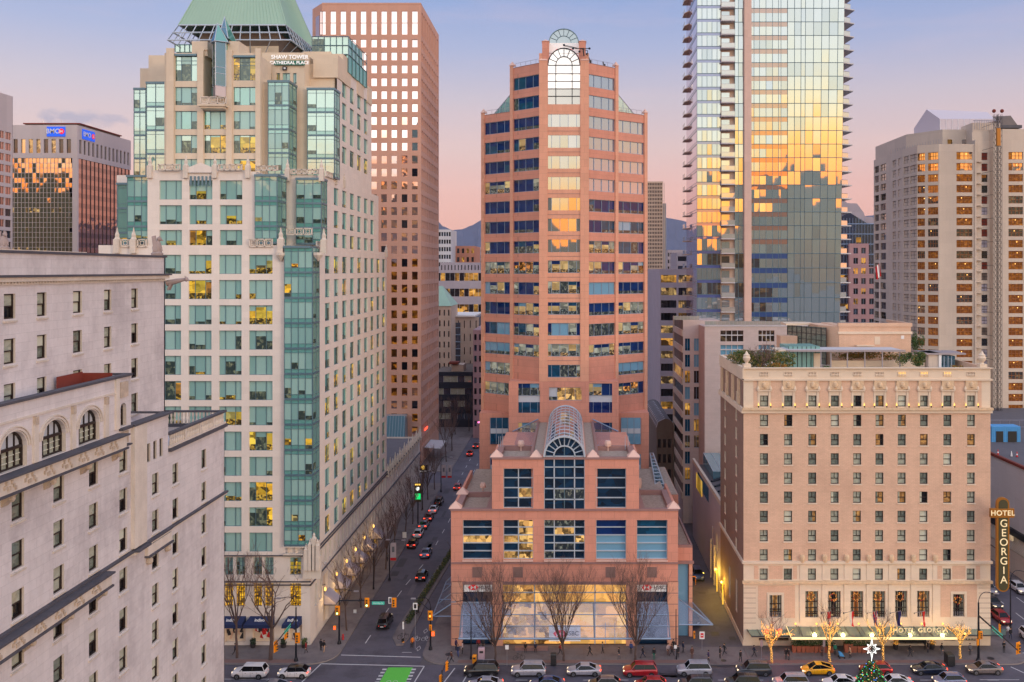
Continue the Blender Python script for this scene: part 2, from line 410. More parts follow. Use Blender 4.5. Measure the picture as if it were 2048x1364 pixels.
paint('bark_light', lin(128, 104, 96), .9, var=.4)
paint('twig', lin(112, 88, 82), .9)
paint('leaf', (.09, .13, .04), .8, var=.4)
paint('leaf2', (.26, .22, .045), .8, var=.4)
paint('leaf3', (.42, .19, .03), .8, var=.3)
paint('leaf_dark', (.03, .055, .03), .8, var=.4)
paint('curtain', lin(206, 204, 186), .9)
paint('signal_yellow', lin(240, 150, 20), .5)
paint('red', lin(190, 25, 30), .5)
paint('sign_red', lin(220, 25, 35), .5, emis=(.75, .01, .02), es=.35)
paint('sign_white', (.8, .8, .8), .5, emis=(1, .96, .96), es=.12)
paint('sign_grey', lin(110, 112, 120), .6)
paint('bmo_blue', lin(20, 90, 215), .4, emis=(.0, .09, .75), es=.5)
paint('bmo_red', lin(225, 30, 60), .4, emis=(.8, .01, .06), es=.5)
paint('green_sign', lin(40, 110, 90), .5)
paint('street_sign', lin(60, 175, 155), .5, emis=(.05, .5, .4), es=.2)
paint('navy', lin(22, 40, 84), .7)
paint('terracotta', lin(150, 84, 62), .8)
paint('container_blue', lin(80, 160, 220), .6, var=.3)
paint('gold_frame', lin(170, 112, 40), .4, .4)
paint('sign_olive', lin(70, 66, 40), .5)
paint('up_lamp', (1,.7,.2), .5, emis=(1.0,.58,.08), es=.9)
paint('amber_dim', (.6,.25,.05), .5, emis=(1.0,.4,.08), es=.5)
paint('neon', (1, .85, .5), .5, emis=(1.0, .72, .40), es=.14)
paint('warm_strip', (1, .85, .5), .5, emis=(1.0, .76, .32), es=.6)
paint('warm_lamp', (1, .7, .3), .5, emis=(1.0, .50, .10), es=2.0)
paint('fairy', (1, .7, .3), .5, emis=(1.0, .45, .04), es=.95)
paint('white_led', (1, 1, 1), .5, emis=(.95, 1.0, .95), es=1.0)
paint('red_lamp', (.8, .05, .02), .4, emis=(1.0, .07, .03), es=2.2)
paint('head_lamp', (1, .9, .7), .4, emis=(1.0, .74, .42), es=1.0)
paint('green_lamp', (.3, 1, .5), .4, emis=(.3, 1.0, .45), es=2.5)
paint('amber_lamp', (1, .6, .1), .4, emis=(1.0, .3, .05), es=2.0)
paint('wood_lit', lin(160, 96, 40), .6)
paint('flag_red', lin(205, 30, 36), .8)
paint('flag_blue', lin(40, 40, 110), .8)
paint('sculpt', lin(170, 152, 148), .9, var=.5)
paint('wood', lin(150, 92, 50), .7)
paint('sky_panel', lin(190, 196, 206), .3)
paint('blue_panel', lin(70, 88, 150), .3, coat=.4)
paint('blue_panel2', lin(30, 70, 130), .3, coat=.4)
paint('plum_panel', lin(150, 118, 128), .3, coat=.5)
TE = lin(150, 188, 182)
glass('sh_blind', TE, .05, (.75, .95, .92))
glass('sh_blind2', lin(132, 174, 170), .07, (.7, .92, .9))
glass('sh_dark', lin(30, 48, 52), .05, (.75, .95, .9), room=(.55, .60, .34), pat=1.4, thr=(.52, .78), es=.42, bars=2.0)
glass('sh_lit', lin(60, 50, 20), .03, room=(1.0, .62, .05), pat=.9, thr=(.30, .52), es=.75)
glass('sh_lit2', lin(40, 30, 14), .03, room=(1.0, .50, .04), pat=1.5, thr=(.45, .62), es=.8)
glass('sh_lit3', lin(60, 64, 50), .04, room=(.85, .72, .25), pat=1.2, thr=(.38, .66), es=.5)
glass('sh_glass', lin(96, 158, 152), .16, (.72, .98, .90))
glass('sh_glass2', lin(120, 165, 155), .26, (.78, 1.0, .92))
glass('sh_blue', lin(20, 72, 92), .22, (.6, .8, .95))
glass('pk_glass', lin(70, 40, 30), .66, (1.0, .90, .90), wav=.05)
glass('pk_glass2', lin(50, 25, 18), .36, (1.0, .9, .9), room=(1.0, .38, .04), pat=.55, thr=(.50, .72), es=.55)
glass('pk_side', lin(120, 80, 80), .42, (1.0, .85, .85), wav=.3)
glass('hs_blue', lin(8, 50, 112), .035, (.8, .9, 1.0), base2=lin(8, 30, 82), pat=.5)
glass('hs_teal', lin(16, 84, 122), .04, (.8, .95, 1.0), base2=lin(12, 50, 74), pat=.8)
glass('hs_pale', lin(112, 160, 190), .08, (.9, .95, 1.0))
glass('hs_lit', lin(50, 46, 36), .04, room=(1.0, .74, .36), pat=1.6, thr=(.34, .62), es=.62)
glass('hs_lit2', lin(40, 26, 20), .04, room=(1.0, .42, .10), pat=1.4, thr=(.46, .62), es=.7)
glass('hs_dim', lin(10, 30, 48), .04, room=(.62, .66, .50), pat=1.6, thr=(.54, .80), es=.5, bars=2.6)
glass('hs_room', lin(120, 100, 60), .05, room=(1.0, .76, .36), pat=.5, thr=(.15, .5), es=.42)
glass('sh_room', lin(100, 90, 24), .04, room=(1.0, .74, .09), pat=.5, thr=(.15, .5), es=.62)
glass('sh_room2', lin(90, 90, 40), .07, room=(.80, .72, .22), pat=.7, thr=(.15, .6), es=.5)
glass('sh_room3', lin(70, 50, 20), .07, room=(1.0, .52, .07), pat=.8, thr=(.2, .65), es=.5)
glass('hs_room2', lin(90, 96, 90), .05, room=(.74, .78, .62), pat=.8, thr=(.2, .6), es=.36)
glass('hs_busy2', lin(16, 30, 40), .04, room=(.66, .76, .70), pat=2.6, thr=(.50, .72), es=.5, bars=1.8)
glass('hs_busy', lin(30, 24, 18), .03, room=(1.0, .66, .30), pat=3.4, thr=(.46, .66), es=.55)
glass('sh_busy', lin(24, 22, 12), .03, room=(1.0, .68, .10), pat=2.4, thr=(.46, .66), es=.62, bars=1.5)
glass('hs_mirror', lin(108, 116, 118), .33, (1.0, .99, .95), wav=.03)
glass('hs_bright', lin(210, 210, 205), .30, room=(1.0, .97, .93), pat=.12, thr=(.0, .2), es=.62)
glass('hs_pod', lin(12, 54, 86), .05, (.85, .95, 1.0), base2=lin(6, 18, 34), pat=.6)
glass('hs_podlit', lin(60, 44, 20), .05, room=(1.0, .62, .20), pat=.8, thr=(.30, .52), es=.8, bars=1.6)
glass('hs_hall', lin(120, 84, 30), .05, room=(1.0, .56, .16), pat=.35, thr=(.08, .30), es=.95)
glass('hs_hall2', lin(90, 60, 30), .07, room=(1.0, .55, .15), pat=.6, thr=(.26, .50), es=.85, bars=1.4)
glass('vault', lin(130, 112, 116), .35, (.95, .92, .95), wav=.5, base2=lin(80, 66, 72), pat=.5)
glass('roof_glass', lin(60, 96, 112), .3, (.85, .95, 1.0))
glass('gable_glass', lin(110, 150, 168), .3, (.9, 1.0, 1.0))
glass('rs_glass', lin(122, 142, 150), .48, (.96, 1.0, .99), wav=.0)
glass('rs_glass2', lin(108, 130, 140), .45, (.96, 1.0, 1.0), wav=.0)
glass('rs_glass3', lin(98, 122, 134), .42, (.95, 1.0, 1.0), wav=.0)
glass('rs_side', lin(150, 130, 140), .5, (1.0, .92, .95), wav=.3)
glass('rs_span', lin(140, 104, 98), .30, (1.0, .82, .72))
glass('rs_span2', lin(80, 92, 150), .25, (.9, .9, 1.0))
glass('rs_dark', lin(36, 36, 42), .12, (1, 1, 1), room=(.8, .5, .2), pat=.8, thr=(.6, .75), es=.3)
glass('rail_glass', lin(170, 172, 168), .3, (1, 1, .98))
glass('bm_glass', lin(20, 16, 18), .40, (1.0, .88, .62), wav=.2, wscale=.12)
glass('bm_lit', lin(40, 32, 20), .12, (1, .9, .7), room=(1.0, .68, .25), pat=.8, thr=(.45, .65), es=.6)
glass('bm_side', lin(150, 92, 78), .38, (1.0, .72, .60), wav=.3)
glass('bm_side2', lin(96, 58, 56), .3, (1.0, .72, .60), wav=.3)
glass('win_curtain', lin(186, 188, 170), .04, base2=lin(150, 154, 140), pat=2.5)
glass('win_curtain2', lin(206, 208, 190), .04)
glass('win_grey', lin(134, 142, 130), .05, base2=lin(96, 104, 96), pat=3.0)
glass('win_dark', lin(28, 28, 30), .02)
glass('win_amber', lin(150, 110, 60), .08, room=(1.0, .55, .16), pat=2.0, thr=(.4, .7), es=.35)
glass('store_lit', lin(90, 60, 14), .05, room=(1.0, .56, .03), pat=2.2, thr=(.28, .6), es=.9)
glass('far_glass', lin(52, 62, 84), .12, (.9, .95, 1.0), base2=lin(24, 34, 58), pat=.3)
glass('far_lit', lin(60, 40, 20), .04, room=(1.0, .52, .10), pat=.35, thr=(.35, .6), es=.65)
glass('far_dark', lin(26, 26, 34), .05)
glass('cc_glass', lin(120, 112, 112), .36, (1.0, .95, .85))
glass('cc_dark', lin(96, 90, 96), .10, (1.0, .95, .9))
glass('cc_wood', lin(120, 66, 20), .04, room=(1.0, .40, .06), pat=1.6, thr=(.52, .8), es=.45)
glass('car_glass', lin(12, 14, 20), .015, fres=.3)
glass('canopy_glass', lin(140, 146, 166), .22, (.9, .92, 1.0))
glass('geo_canopy', lin(96, 116, 104), .2, (.9, 1.0, .95))
glass('hs_pale2', lin(104, 124, 150), .34, (.88, .94, 1.0), wav=.05)
glass('hs_blue2', lin(30, 66, 110), .30, (.85, .92, 1.0), wav=.05)
t = newmat('canopy_sheet')
tr_ = t.new('ShaderNodeBsdfTransparent', ins={'Color': (.90, .93, 1.0, 1)}).outputs[0]
gl_ = t.new('ShaderNodeBsdfGlossy', ins={'Color': (.9, .93, 1, 1), 'Roughness': .05}).outputs[0]
df_ = t.new('ShaderNodeBsdfDiffuse', ins={'Color': (.42, .45, .58, 1)}).outputs[0]
mx_ = t.new('ShaderNodeMixShader', ins={0: .10, 1: tr_, 2: df_}).outputs[0]
out(t, t.new('ShaderNodeMixShader', ins={0: .08, 1: mx_, 2: gl_}).outputs[0])
stone('far_dark2', lin(40, 44, 60), .1, .2)
glass('store_soft', lin(190, 160, 40), .08, room=(1.0, .66, .10), pat=.2, thr=(.2, .5), es=.7)
paint('leaf_green', (.05, .13, .035), .8, var=.3)
paint('bulb_red', (1,.1,.05), .5, emis=(1,.06,.03), es=2.0)
paint('bulb_blue', (.1,.3,1), .5, emis=(.08,.25,1), es=2.0)
paint('bulb_green', (.1,1,.3), .5, emis=(.08,.9,.25), es=1.4)
paint('bulb_pink', (1,.3,.8), .5, emis=(1,.35,.8), es=2.0)
paint('sign_green', (.02,.5,.15), .5, emis=(.0,.7,.15), es=1.0)
paint('sign_white_dull', lin(190,176,182), .7)
paint('plum_pale', lin(196,168,182), .7, var=.4)
stone('tar', lin(56, 52, 60), .15, .8, rough=.6)
stone('tar2', lin(104, 98, 106), .15, .8, rough=.8)
# == ground, roads, pavements
rng = random.Random(7)
m = MB(); m.face([(-9000,-3000,-.02),(9000,-3000,-.02),(9000,12000,-.02),(-9000,12000,-.02)], 'ground'); struct('ground', m)
def sheet(name, poly, z, mat):
 mm = MB(); mm.face([(x, y, z) for x, y in poly], mat); return struct(name, mm)
KERB_F, KERB_N = 127.6, 106.0          # far and near kerb of the street in front
LK = [(-33.6,127.6),(-33.6,150),(-33.4,175),(-33.0,236)]
road = sheet('road', [(-160,KERB_N),(160,KERB_N),(160,KERB_F),(-160,KERB_F)], .0, 'asphalt')
sheet('road', [(-33.5,KERB_F),(-21.3,KERB_F),(-20.6,160),(-20.2,460),(-33.0,460),(-33.2,236)], .0, 'asphalt')
sheet('road', [(-120,236),(-33.2,236),(-33.2,250),(-120,250)], .0, 'asphalt')
sheet('road', [(66.0,KERB_F),(80.0,KERB_F),(80.0,420),(66.0,420)], .0, 'asphalt')
sheet('alley', [(18.0,KERB_F+5.9),(25.8,KERB_F+5.9),(25.8,300),(18.0,300)], .004, 'asphalt')
def kerbed(name, poly, mat='sidewalk', h=.15):
 mm = MB(); mm.prism(poly, -.01, h, 'kerb', mat); return struct(name, mm)
def corner(cx, cy, r, a0, a1, n=6):
 return [(cx+r*math.cos(R(a0+(a1-a0)*i/n)), cy+r*math.sin(R(a0+(a1-a0)*i/n))) for i in range(n+1)]
kerbed('pavement', [(-160,KERB_F)] + corner(-37.6, KERB_F+4.0, 4.0, -90, 0) + [(-33.4,175),(-33.2,233)] + [(-34,236),(-38.6,236),(-38.6,134.2),(-160,134.2)])
kerbed('pavement', corner(-17.5, KERB_F+4.0, 4.0, 180, 270) + [(18.3,KERB_F),(18.3,134.2),(-17.5,134.2),(-17.5,300),(-20.3,300),(-20.9,160)])
kerbed('pavement', [(18.304,KERB_F),(25.7,KERB_F),(25.7,133.6),(18.304,133.6)], 'sidewalk', .07)
kerbed('pavement', [(25.704,KERB_F)] + corner(62.6, KERB_F+3.4, 3.4, -90, 0) + [(66.0,300),(62.6,300),(62.6,133.8),(25.704,133.8)])
kerbed('pavement', [(80.0,KERB_F),(140,KERB_F),(140,158),(81.5,158),(81.5,300),(80.0,300)])
kerbed('pavement', [(-39.0,250.2),(-33.2,250.2),(-33.0,460),(-44,460),(-60,258),(-60,250.2)])
sheet('paving_strip', [(-120,KERB_F+.35),(-39,KERB_F+.35),(-39,KERB_F+1.5),(-120,KERB_F+1.5)], .156, 'paver')
sheet('paving_strip', [(-16,KERB_F+.35),(18,KERB_F+.35),(18,KERB_F+1.3),(-16,KERB_F+1.3)], .156, 'paver')
sheet('paving_strip', [(27,KERB_F+.35),(61,KERB_F+.35),(61,KERB_F+1.3),(27,KERB_F+1.3)], .156, 'paver')
isl = [(-25.9,134.2),(-24.9,134.2),(-24.5,136.5),(-24.2,150),(-22.9,172),(-22.6,205),(-23.0,205),(-23.9,180),(-26.0,155),(-27.0,141),(-27.0,137)]
kerbed('median_island', isl)
mk = MB()
def stripe(x0, y0, x1, y1, wd, z=.006, mat='line'):
 a = Vector((x0,y0)); b = Vector((x1,y1)); dd = (b-a).normalized(); n = Vector((-dd.y, dd.x))*wd/2
 mk.face([(*(a-n), z), (*(b-n), z), (*(b+n), z), (*(a+n), z)], mat)
def lane(pts, on, gap):
 pos = 0.0
 for a, b in zip(pts, pts[1:]):
  a = Vector(a); b = Vector(b); L = (b-a).length; dd = (b-a)/L; t = -pos if pos < 0 else 0
  while t < L:
   e = min(t+on, L); stripe(*(a+dd*t), *(a+dd*e), .14); t += on+gap
lane([(-30.7,135),(-30.2,146),(-29.2,160),(-27.5,175),(-27.0,200),(-26.4,300)], 3.0, 5.2)
lane([(-29.6,228),(-29.4,330)], 3.0, 6.0)
stripe(-33.3,130.9,-21.6,130.9-.75,.22); stripe(-35.4,128.0,-20.6,127.2,.22)
stripe(-35.4,128.0,-37.2,118,.16); stripe(-20.6,127.2,-21.6,118,.16)
stripe(-16.2,126.6,-18.0,118,.16); stripe(-13.9,126.6,-15.2,118,.16)
stripe(-90,123.2,-37.5,123.2,.12)
for i in range(16): stripe(-12+i*4.6, 122.9, -10.4+i*4.6, 122.9, .12)
stripe(62.2,127.0,66.5,118,.18); stripe(56,123.0,61.4,123.0,.12)
lane([(72.8,130),(72.8,230)], 3.0, 4.0); lane([(76.4,130),(76.4,230)], 3.0, 4.0)
stripe(66.2,131.6,79.8,131.6,.25)
for cx in (-23.4,-21.9):
 for k in range(12):
  t0, t1 = 2*math.pi*k/12, 2*math.pi*(k+1)/12
  for sx in (-.33, .33):
   stripe(cx+sx+.28*math.cos(t0),136.6+.7*math.sin(t0),cx+sx+.28*math.cos(t1),136.6+.7*math.sin(t1),.07)
 stripe(cx-.3,136.6,cx,137.8,.07); stripe(cx,137.8,cx+.3,136.6,.07)
for cy in (133.2, 139.6):
 c = -22.4; stripe(c-.3,cy,c,cy+.9,.08); stripe(c,cy+.9,c+.3,cy,.08); stripe(c+.3,cy,c,cy-.9,.08); stripe(c,cy-.9,c-.3,cy,.08)
stripe(-24.6,131.8,-23.2,131.8,.12)
struct('road_marking', mk)
mk = MB()
mk.face([(-25.6,126.8,.006),(-22.1,126.8,.006),(-22.5,117,.006),(-26.2,117,.006)], 'green_paint')
for i in range(10):
 y = 126.4-i*1.0; s_ = (126.8-y)*.05
 mk.face([(-26.3-s_,y,.01),(-25.7-s_,y,.01),(-25.7-s_,y-.45,.01),(-26.3-s_,y-.45,.01)], 'line')
 mk.face([(-22.2-s_*.7,y,.01),(-21.6-s_*.7,y,.01),(-21.6-s_*.7,y-.45,.01),(-22.2-s_*.7,y-.45,.01)], 'line')
for sx in (-.45, .45):
 for k in range(12):
  t0, t1 = 2*math.pi*k/12, 2*math.pi*(k+1)/12
  a = Vector((-24.2+sx+.3*math.cos(t0),122.2+.6*math.sin(t0))); b = Vector((-24.2+sx+.3*math.cos(t1),122.2+.6*math.sin(t1)))
  n = Vector((-(b-a).y,(b-a).x)).normalized()*.04
  mk.face([(*(a-n),.012),(*(b-n),.012),(*(b+n),.012),(*(a+n),.012)], 'line')
struct('cycle_box_marking', mk)
mk = MB()
for x in range(-58, 64, 3):
 if -39 < x < -16 or 18 < x < 26: continue
 mk.face([(x,KERB_F+1.6,.154),(x+.05,KERB_F+1.6,.154),(x+.05,133.4,.154),(x,133.4,.154)], 'alley_dark')
for y in (130.9,):
 for a, b in ((-60,-39),(-16.5,18.2),(26,62)): mk.face([(a,y,.154),(b,y,.154),(b,y+.05,.154),(a,y+.05,.154)], 'alley_dark')
for y in range(138, 232, 4): mk.face([(-38.4,y,.154),(-33.9,y,.154),(-33.9,y+.06,.154),(-38.4,y+.06,.154)], 'alley_dark')
struct('pavement_joint', mk)
mk = MB(); r = random.Random(12)
for i in range(34):
 if i < 16: x, y, w_, h_ = r.uniform(-34,62), r.uniform(118,127), r.uniform(.6,4.5), r.uniform(.3,1.4)
 elif i < 28: x, y, w_, h_ = r.uniform(-33,-27.5), r.uniform(140,232), r.uniform(.5,1.6), r.uniform(.8,6)
 else: x, y, w_, h_ = r.uniform(19,24.5), r.uniform(136,165), r.uniform(.5,1.8), r.uniform(.6,3)
 mk.face([(x,y,.005),(x+w_,y+r.uniform(-.1,.1),.005),(x+w_,y+h_,.005),(x,y+h_,.005)], r.choice(['tar','tar','tar2']))
for i in range(12):
 x, y = r.uniform(-34,60), r.uniform(118,127); 
 for k in range(6): x2, y2 = x+r.uniform(.4,1.3), y+r.uniform(-.35,.35); mk.face([(x,y,.0055),(x2,y2,.0055),(x2,y2+.04,.0055),(x,y+.04,.0055)], 'tar'); x, y = x2, y2
struct('road_patch', mk)
def manhole(x, y, label, r=.45, z=.156):
 mm = MB(); mm.lathe((x,y,z), [(r,0),(r,.012),(r*.82,.012),(r*.8,.006)], 16, 'dark_frame')
 tag(obj('manhole_cover', mm), label, 'manhole cover', 'manhole covers')
manhole(-17.6,130.8,'dark round manhole cover on the pavement corner left of the salmon building', .55)
manhole(20.0,137.6,'manhole cover in the alley mouth beside the brick hotel', .45, .006)
manhole(22.0,128.9,'manhole cover on the pavement crossing at the end of the alley', .4, .08)
manhole(60.5,129.4,'manhole cover on the right street corner by the signal pole', .5)
def ridge(name, Y, pts, mat, back=2500):
 mm = MB(); r = random.Random(5); P = []
 for (xa, ya), (xb, yb) in zip(pts, pts[1:]):
  n = max(1, int(abs(xb-xa)/6))
  for i in range(n):
   t = i/n; P.append((xa+(xb-xa)*t, ya+(yb-ya)*t+r.uniform(-.5,.5)))
 P.append(pts[-1]); rows = []
 for k in range(7):
  q = k/6; row = []
  for x, y in P:
   zz = WZ(y, Y); j = 0 if k in (0,) else r.uniform(-25,25)
   row.append((WX(x, Y)*(1-.02*k)+j, Y - k*240 + j, zz*(1-q)**1.15 - (0 if k < 6 else 20) + (r.uniform(-14,14) if 0 < k < 6 else 0)))
  rows.append(row)
 for k in range(6):
  for i in range(len(P)-1):
   mm.face([rows[k+1][i],rows[k+1][i+1],rows[k][i+1],rows[k][i]], mat)
 bk_ = [(x, Y+back, -20) for x, _, _ in rows[0]]
 for i in range(len(P)-1): mm.face([rows[0][i],rows[0][i+1],bk_[i+1],bk_[i]], mat)
 mm.smooth = True; return struct(name, mm)
stone('mountain', lin(74, 84, 112), .3, .003)
ridge('hills', 9000, [(-200,470),(200,455),(600,470),(780,455),(865,430),(885,452),(905,460),(925,458),(945,450),(962,440),(1000,428),(1060,445),(1150,430),(1250,440),(1305,432),(1338,436),(1372,443),(1450,436),(1600,446),(1750,430),(1900,446),(2300,452)], 'mountain')
# == pale stone hotel in the left foreground
rng = random.Random(11)
hv = thing('stone_hotel', 'pale pinkish stone hotel with stepped parapets and sash windows, filling the left foreground', 'hotel', (-45, 80, 0))
XW, XU = -38.4, -42.4
fw, fu = FRt(XW), FRt(XU)
wins = Windows(hv)
def sash(fr, u0, u1, v0, v1, d=.32, curt=None, W=None, sill=True, sillm='hv_trim'):
 """double hung window: dark frame, two sashes, curtains inside, sloping stone sill"""
 g = MB(); k = curt or rng.choice(['win_curtain','win_curtain','win_curtain2','win_grey','win_curtain'])
 vm = (v0+v1)/2
 g.fquad(fr, u0, u1, vm, v1, -d+.06, k)
 if rng.random() < .35: a = u0+(u1-u0)*rng.uniform(.3,.6); g.fquad(fr, u0, a, v0, vm, -d, k); g.fquad(fr, a, u1, v0, vm, -d, rng.choice(['win_dark','win_grey']))
 else: g.fquad(fr, u0, u1, v0, vm, -d, rng.choice([k, k, 'win_grey','win_dark']) if rng.random() < .4 else k)
 f = MB(); t = .10
 f.fbox(fr, u0, u0+t, v0, v1, -d-.02, -d+.16, 'bronze'); f.fbox(fr, u1-t, u1, v0, v1, -d-.02, -d+.16, 'bronze')
 f.fbox(fr, u0+t, u1-t, v1-t, v1, -d-.02, -d+.16, 'bronze'); f.fbox(fr, u0+t, u1-t, v0, v0+t, -d-.02, -d+.16, 'bronze')
 f.fbox(fr, u0+t, u1-t, vm-.05, vm+.05, -d-.02, -d+.12, 'bronze')
 sub = [('frame', f)]
 if sill:
  q = MB(); P = fr.p; a, b = u0-.12, u1+.12
  q.hexa([P(a,v0-.28,.10),P(b,v0-.28,.10),P(b,v0-.28,-.02),P(a,v0-.28,-.02),P(a,v0-.14,.14),P(b,v0-.14,.14),P(b,v0-.004,-d+.02),P(a,v0-.004,-d+.02)], sillm)
  sub.append(('sill', q))
 (W or wins).put(g, fr, u0, u1, v0, v1, sub)
def arched(fr, uc, hw, vb, vs, vt, d=.5, n=10, W=None, nm=3, glassm='win_curtain', top='sky_panel'):
 """arched window pane set with mullions"""
 g = MB(); P = fr.p; g.fquad(fr, uc-hw, uc+hw, vb, vs, -d, glassm)
 arc = [P(uc+hw*math.cos(math.pi*i/n), vs+(vt-vs)*math.sin(math.pi*i/n), -d) for i in range(n+1)]
 g.face(arc, top)
 f = MB(); t = .12
 for s_ in (-1, 1):
  a = uc+s_*hw; f.fbox(fr, min(a,a-s_*t), max(a,a-s_*t), vb, vs, -d-.02, -d+.2, 'bronze')
 f.fbox(fr, uc-hw+t, uc+hw-t, vb, vb+t, -d-.02, -d+.16, 'bronze'); f.fbox(fr, uc-hw+t, uc+hw-t, vs-.1, vs+.1, -d-.02, -d+.2, 'bronze')
 for i in range(1, nm+1):
  u = uc-hw+2*hw*i/(nm+1); h_ = vs+(vt-vs)*math.sqrt(max(0,1-((u-uc)/hw)**2))
  f.fbox(fr, u-.05, u+.05, vb+t, vs-.1, -d-.02, -d+.12, 'bronze'); f.fbox(fr, u-.04, u+.04, vs+.1, h_, -d-.02, -d+.1, 'bronze')
 for v in (vb+(vs-vb)*.33, vb+(vs-vb)*.66):
  f.fbox(fr, uc-hw+t, uc+hw-t, v-.03, v+.03, -d-.01, -d+.08, 'curtain')
 for i in range(n):
  t0, t1 = math.pi*i/n, math.pi*(i+1)/n
  pts = []
  for r_, ww in ((1.0,-d+.2),(1.0,-d-.02),(.93,-d-.02),(.93,-d+.2)):
   pts.append((r_, ww))
  q = [P(uc+hw*r_*math.cos(tt), vs+(vt-vs)*r_*math.sin(tt), ww) for tt in (t0, t1) for r_, ww in pts]
  f.hexa(q, 'bronze')
 (W or wins).put(g, fr, uc-hw, uc+hw, vb, vt, [('frame', f)])
def arch_fill(mb, fr, uc, hw, vs, vt, v1, depth, m, n=12):
 """closes the square opening above an arch and gives the arch its reveal"""
 P = fr.p; arc = [(uc-hw*math.cos(math.pi*i/n), vs+(vt-vs)*math.sin(math.pi*i/n)) for i in range(n+1)]
 for (a, b), (c, d_) in zip(arc, arc[1:]):
  mb.face([P(a,b,0),P(c,d_,0),P(c,v1,0),P(a,v1,0)], m)
  mb.face([P(a,b,0),P(a,b,-depth),P(c,d_,-depth),P(c,d_,0)], m)
C = [(61.9,63.3),(66.9,68.3),(71.85,73.2),(76.7,78.05)]
rows = [40.6-3.42*k for k in range(12)]
hole = []
for ci, (a, b) in enumerate(C):
 for z in rows: hole.append((a, b, z-1.95, z))
for a, b in ((52.2,53.6),(57.0,58.4)):
 for z in rows: hole.append((a, b, z-1.95, z))
arch = [(57.2,1.55),(62.1,1.55),(67.0,1.55),(71.9,1.55)]
arects = [(c-h_, c+h_, 42.2, 44.85) for c, h_ in arch] + [(76.9,77.9,42.6,44.6)]
body = MB()
wall(body, fw, 50, 78.7, 0, 46.8, hole+arects, .5, 'hv_stone', 'hv_trim')
for c, h_ in arch: arch_fill(body, fw, c, h_, 43.6, 44.83, 44.85, .5, 'hv_stone')
arch_fill(body, fw, 77.4, .5, 44.1, 44.58, 44.6, .5, 'hv_stone')
for a, b, c, d_ in hole: sash(fw, a, b, c, d_)
for c, h_ in arch: arched(fw, c, h_, 42.2, 43.6, 44.83)
arched(fw, 77.4, .5, 42.6, 44.1, 44.58, nm=1, n=8)
body.box(XW-2, XW+.35, 78.7, 81.0, 31.6, 42.3, 'hv_trim'); body.box(XW-2, XW+.004, 78.7, 81.0, 0, 31.6, 'hv_stone')
hb = [(82.7,84.0,z-1.95,z) for z in rows[1:]]; slit = [(81.7,82.35,38.5,40.2),(82.95,83.6,38.5,40.2),(84.2,84.85,38.5,40.2)]
wall(body, fw, 81.0, 86.0, 0, 42.3, hb+slit, .4, 'hv_stone', 'hv_trim')
for a, b, c, d_ in hb: sash(fw, a, b, c, d_)
for a, b, c, d_ in slit: sash(fw, a, b, c, d_, sill=False)
ha = [(a, b, z-1.95, z) for a, b in ((86.95,88.2),(93.8,95.0)) for z in rows[1:]]
wall(body, fw, 86.0, 100.0, 0, 38.6, ha, .4, 'hv_stone', 'hv_trim')
for a, b, c, d_ in ha: sash(fw, a, b, c, d_)
body.box(-70, XW-.55, 50, 78.7, 0, 46.0, 'hv_stone'); body.box(-70, XW-.55, 78.7, 86.0, 0, 41.6, 'hv_stone'); body.box(-70, XW-.55, 86, 99.9, 0, 38.0, 'hv_stone')
body.box(-70, XW, 99.9, 100.0, 0, 38.6, 'hv_stone'); body.box(XW-.55, XW-.01, 78.6, 78.7, 42.3, 46.8, 'hv_stone'); 
body.box(XW-.55, XW-.012, 50, 78.6, 46.0, 46.79, 'hv_stone')
body.box(-42.4, XW-.56, 78.3, 78.69, 46.0, 46.8, 'hv_stone')
hu = [(a, b, z-1.9, z) for a, b in ((57.4,58.8),(62.4,63.8),(67.4,68.8),(71.6,72.9),(76.8,78.2),(81.9,83.2),(87.0,88.3)) for z in (54.2,50.8,47.4,44.0)]
wall(body, fu, 50, 94.2, 38, 57.3, hu, .4, 'hv_stone', 'hv_trim')
for a, b, c, d_ in hu: sash(fu, a, b, c, d_)
body.box(-70, XU-.55, 50, 94.0, 38, 57.0, 'hv_stone'); body.box(-70, XU, 94.0, 94.2, 38, 57.3, 'hv_stone'); body.box(XU-.55, XU-.01, 50, 94.0, 57.0, 57.29, 'hv_stone')
obj('wall', body, hv)
cor = MB()
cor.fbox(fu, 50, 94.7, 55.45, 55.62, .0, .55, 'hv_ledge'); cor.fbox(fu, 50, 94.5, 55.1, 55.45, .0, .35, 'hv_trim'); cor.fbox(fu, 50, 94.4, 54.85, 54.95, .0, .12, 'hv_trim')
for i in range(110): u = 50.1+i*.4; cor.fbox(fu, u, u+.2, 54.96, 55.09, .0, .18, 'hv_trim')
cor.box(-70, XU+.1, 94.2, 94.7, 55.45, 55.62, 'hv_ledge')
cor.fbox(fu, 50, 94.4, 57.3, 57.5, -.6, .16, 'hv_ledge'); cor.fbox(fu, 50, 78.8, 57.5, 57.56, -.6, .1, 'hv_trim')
obj('cornice', cor, hv)
cop = MB()
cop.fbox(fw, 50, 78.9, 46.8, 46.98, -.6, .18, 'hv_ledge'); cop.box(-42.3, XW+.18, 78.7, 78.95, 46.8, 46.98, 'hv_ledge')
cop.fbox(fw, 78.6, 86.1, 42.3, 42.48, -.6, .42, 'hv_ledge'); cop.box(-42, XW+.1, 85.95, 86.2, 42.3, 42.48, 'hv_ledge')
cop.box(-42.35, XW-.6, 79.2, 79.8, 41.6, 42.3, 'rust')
obj('coping', cop, hv)
rw = MB(); rw.fbox(fw, 73.6, 77.4, 46.0, 47.25, -3.6, -3.5, 'rust'); rw.box(-42.3,-39.4,77.4,77.5,46.0,47.15,'rust'); obj('roof_screen', rw, hv)
sc_ = MB()
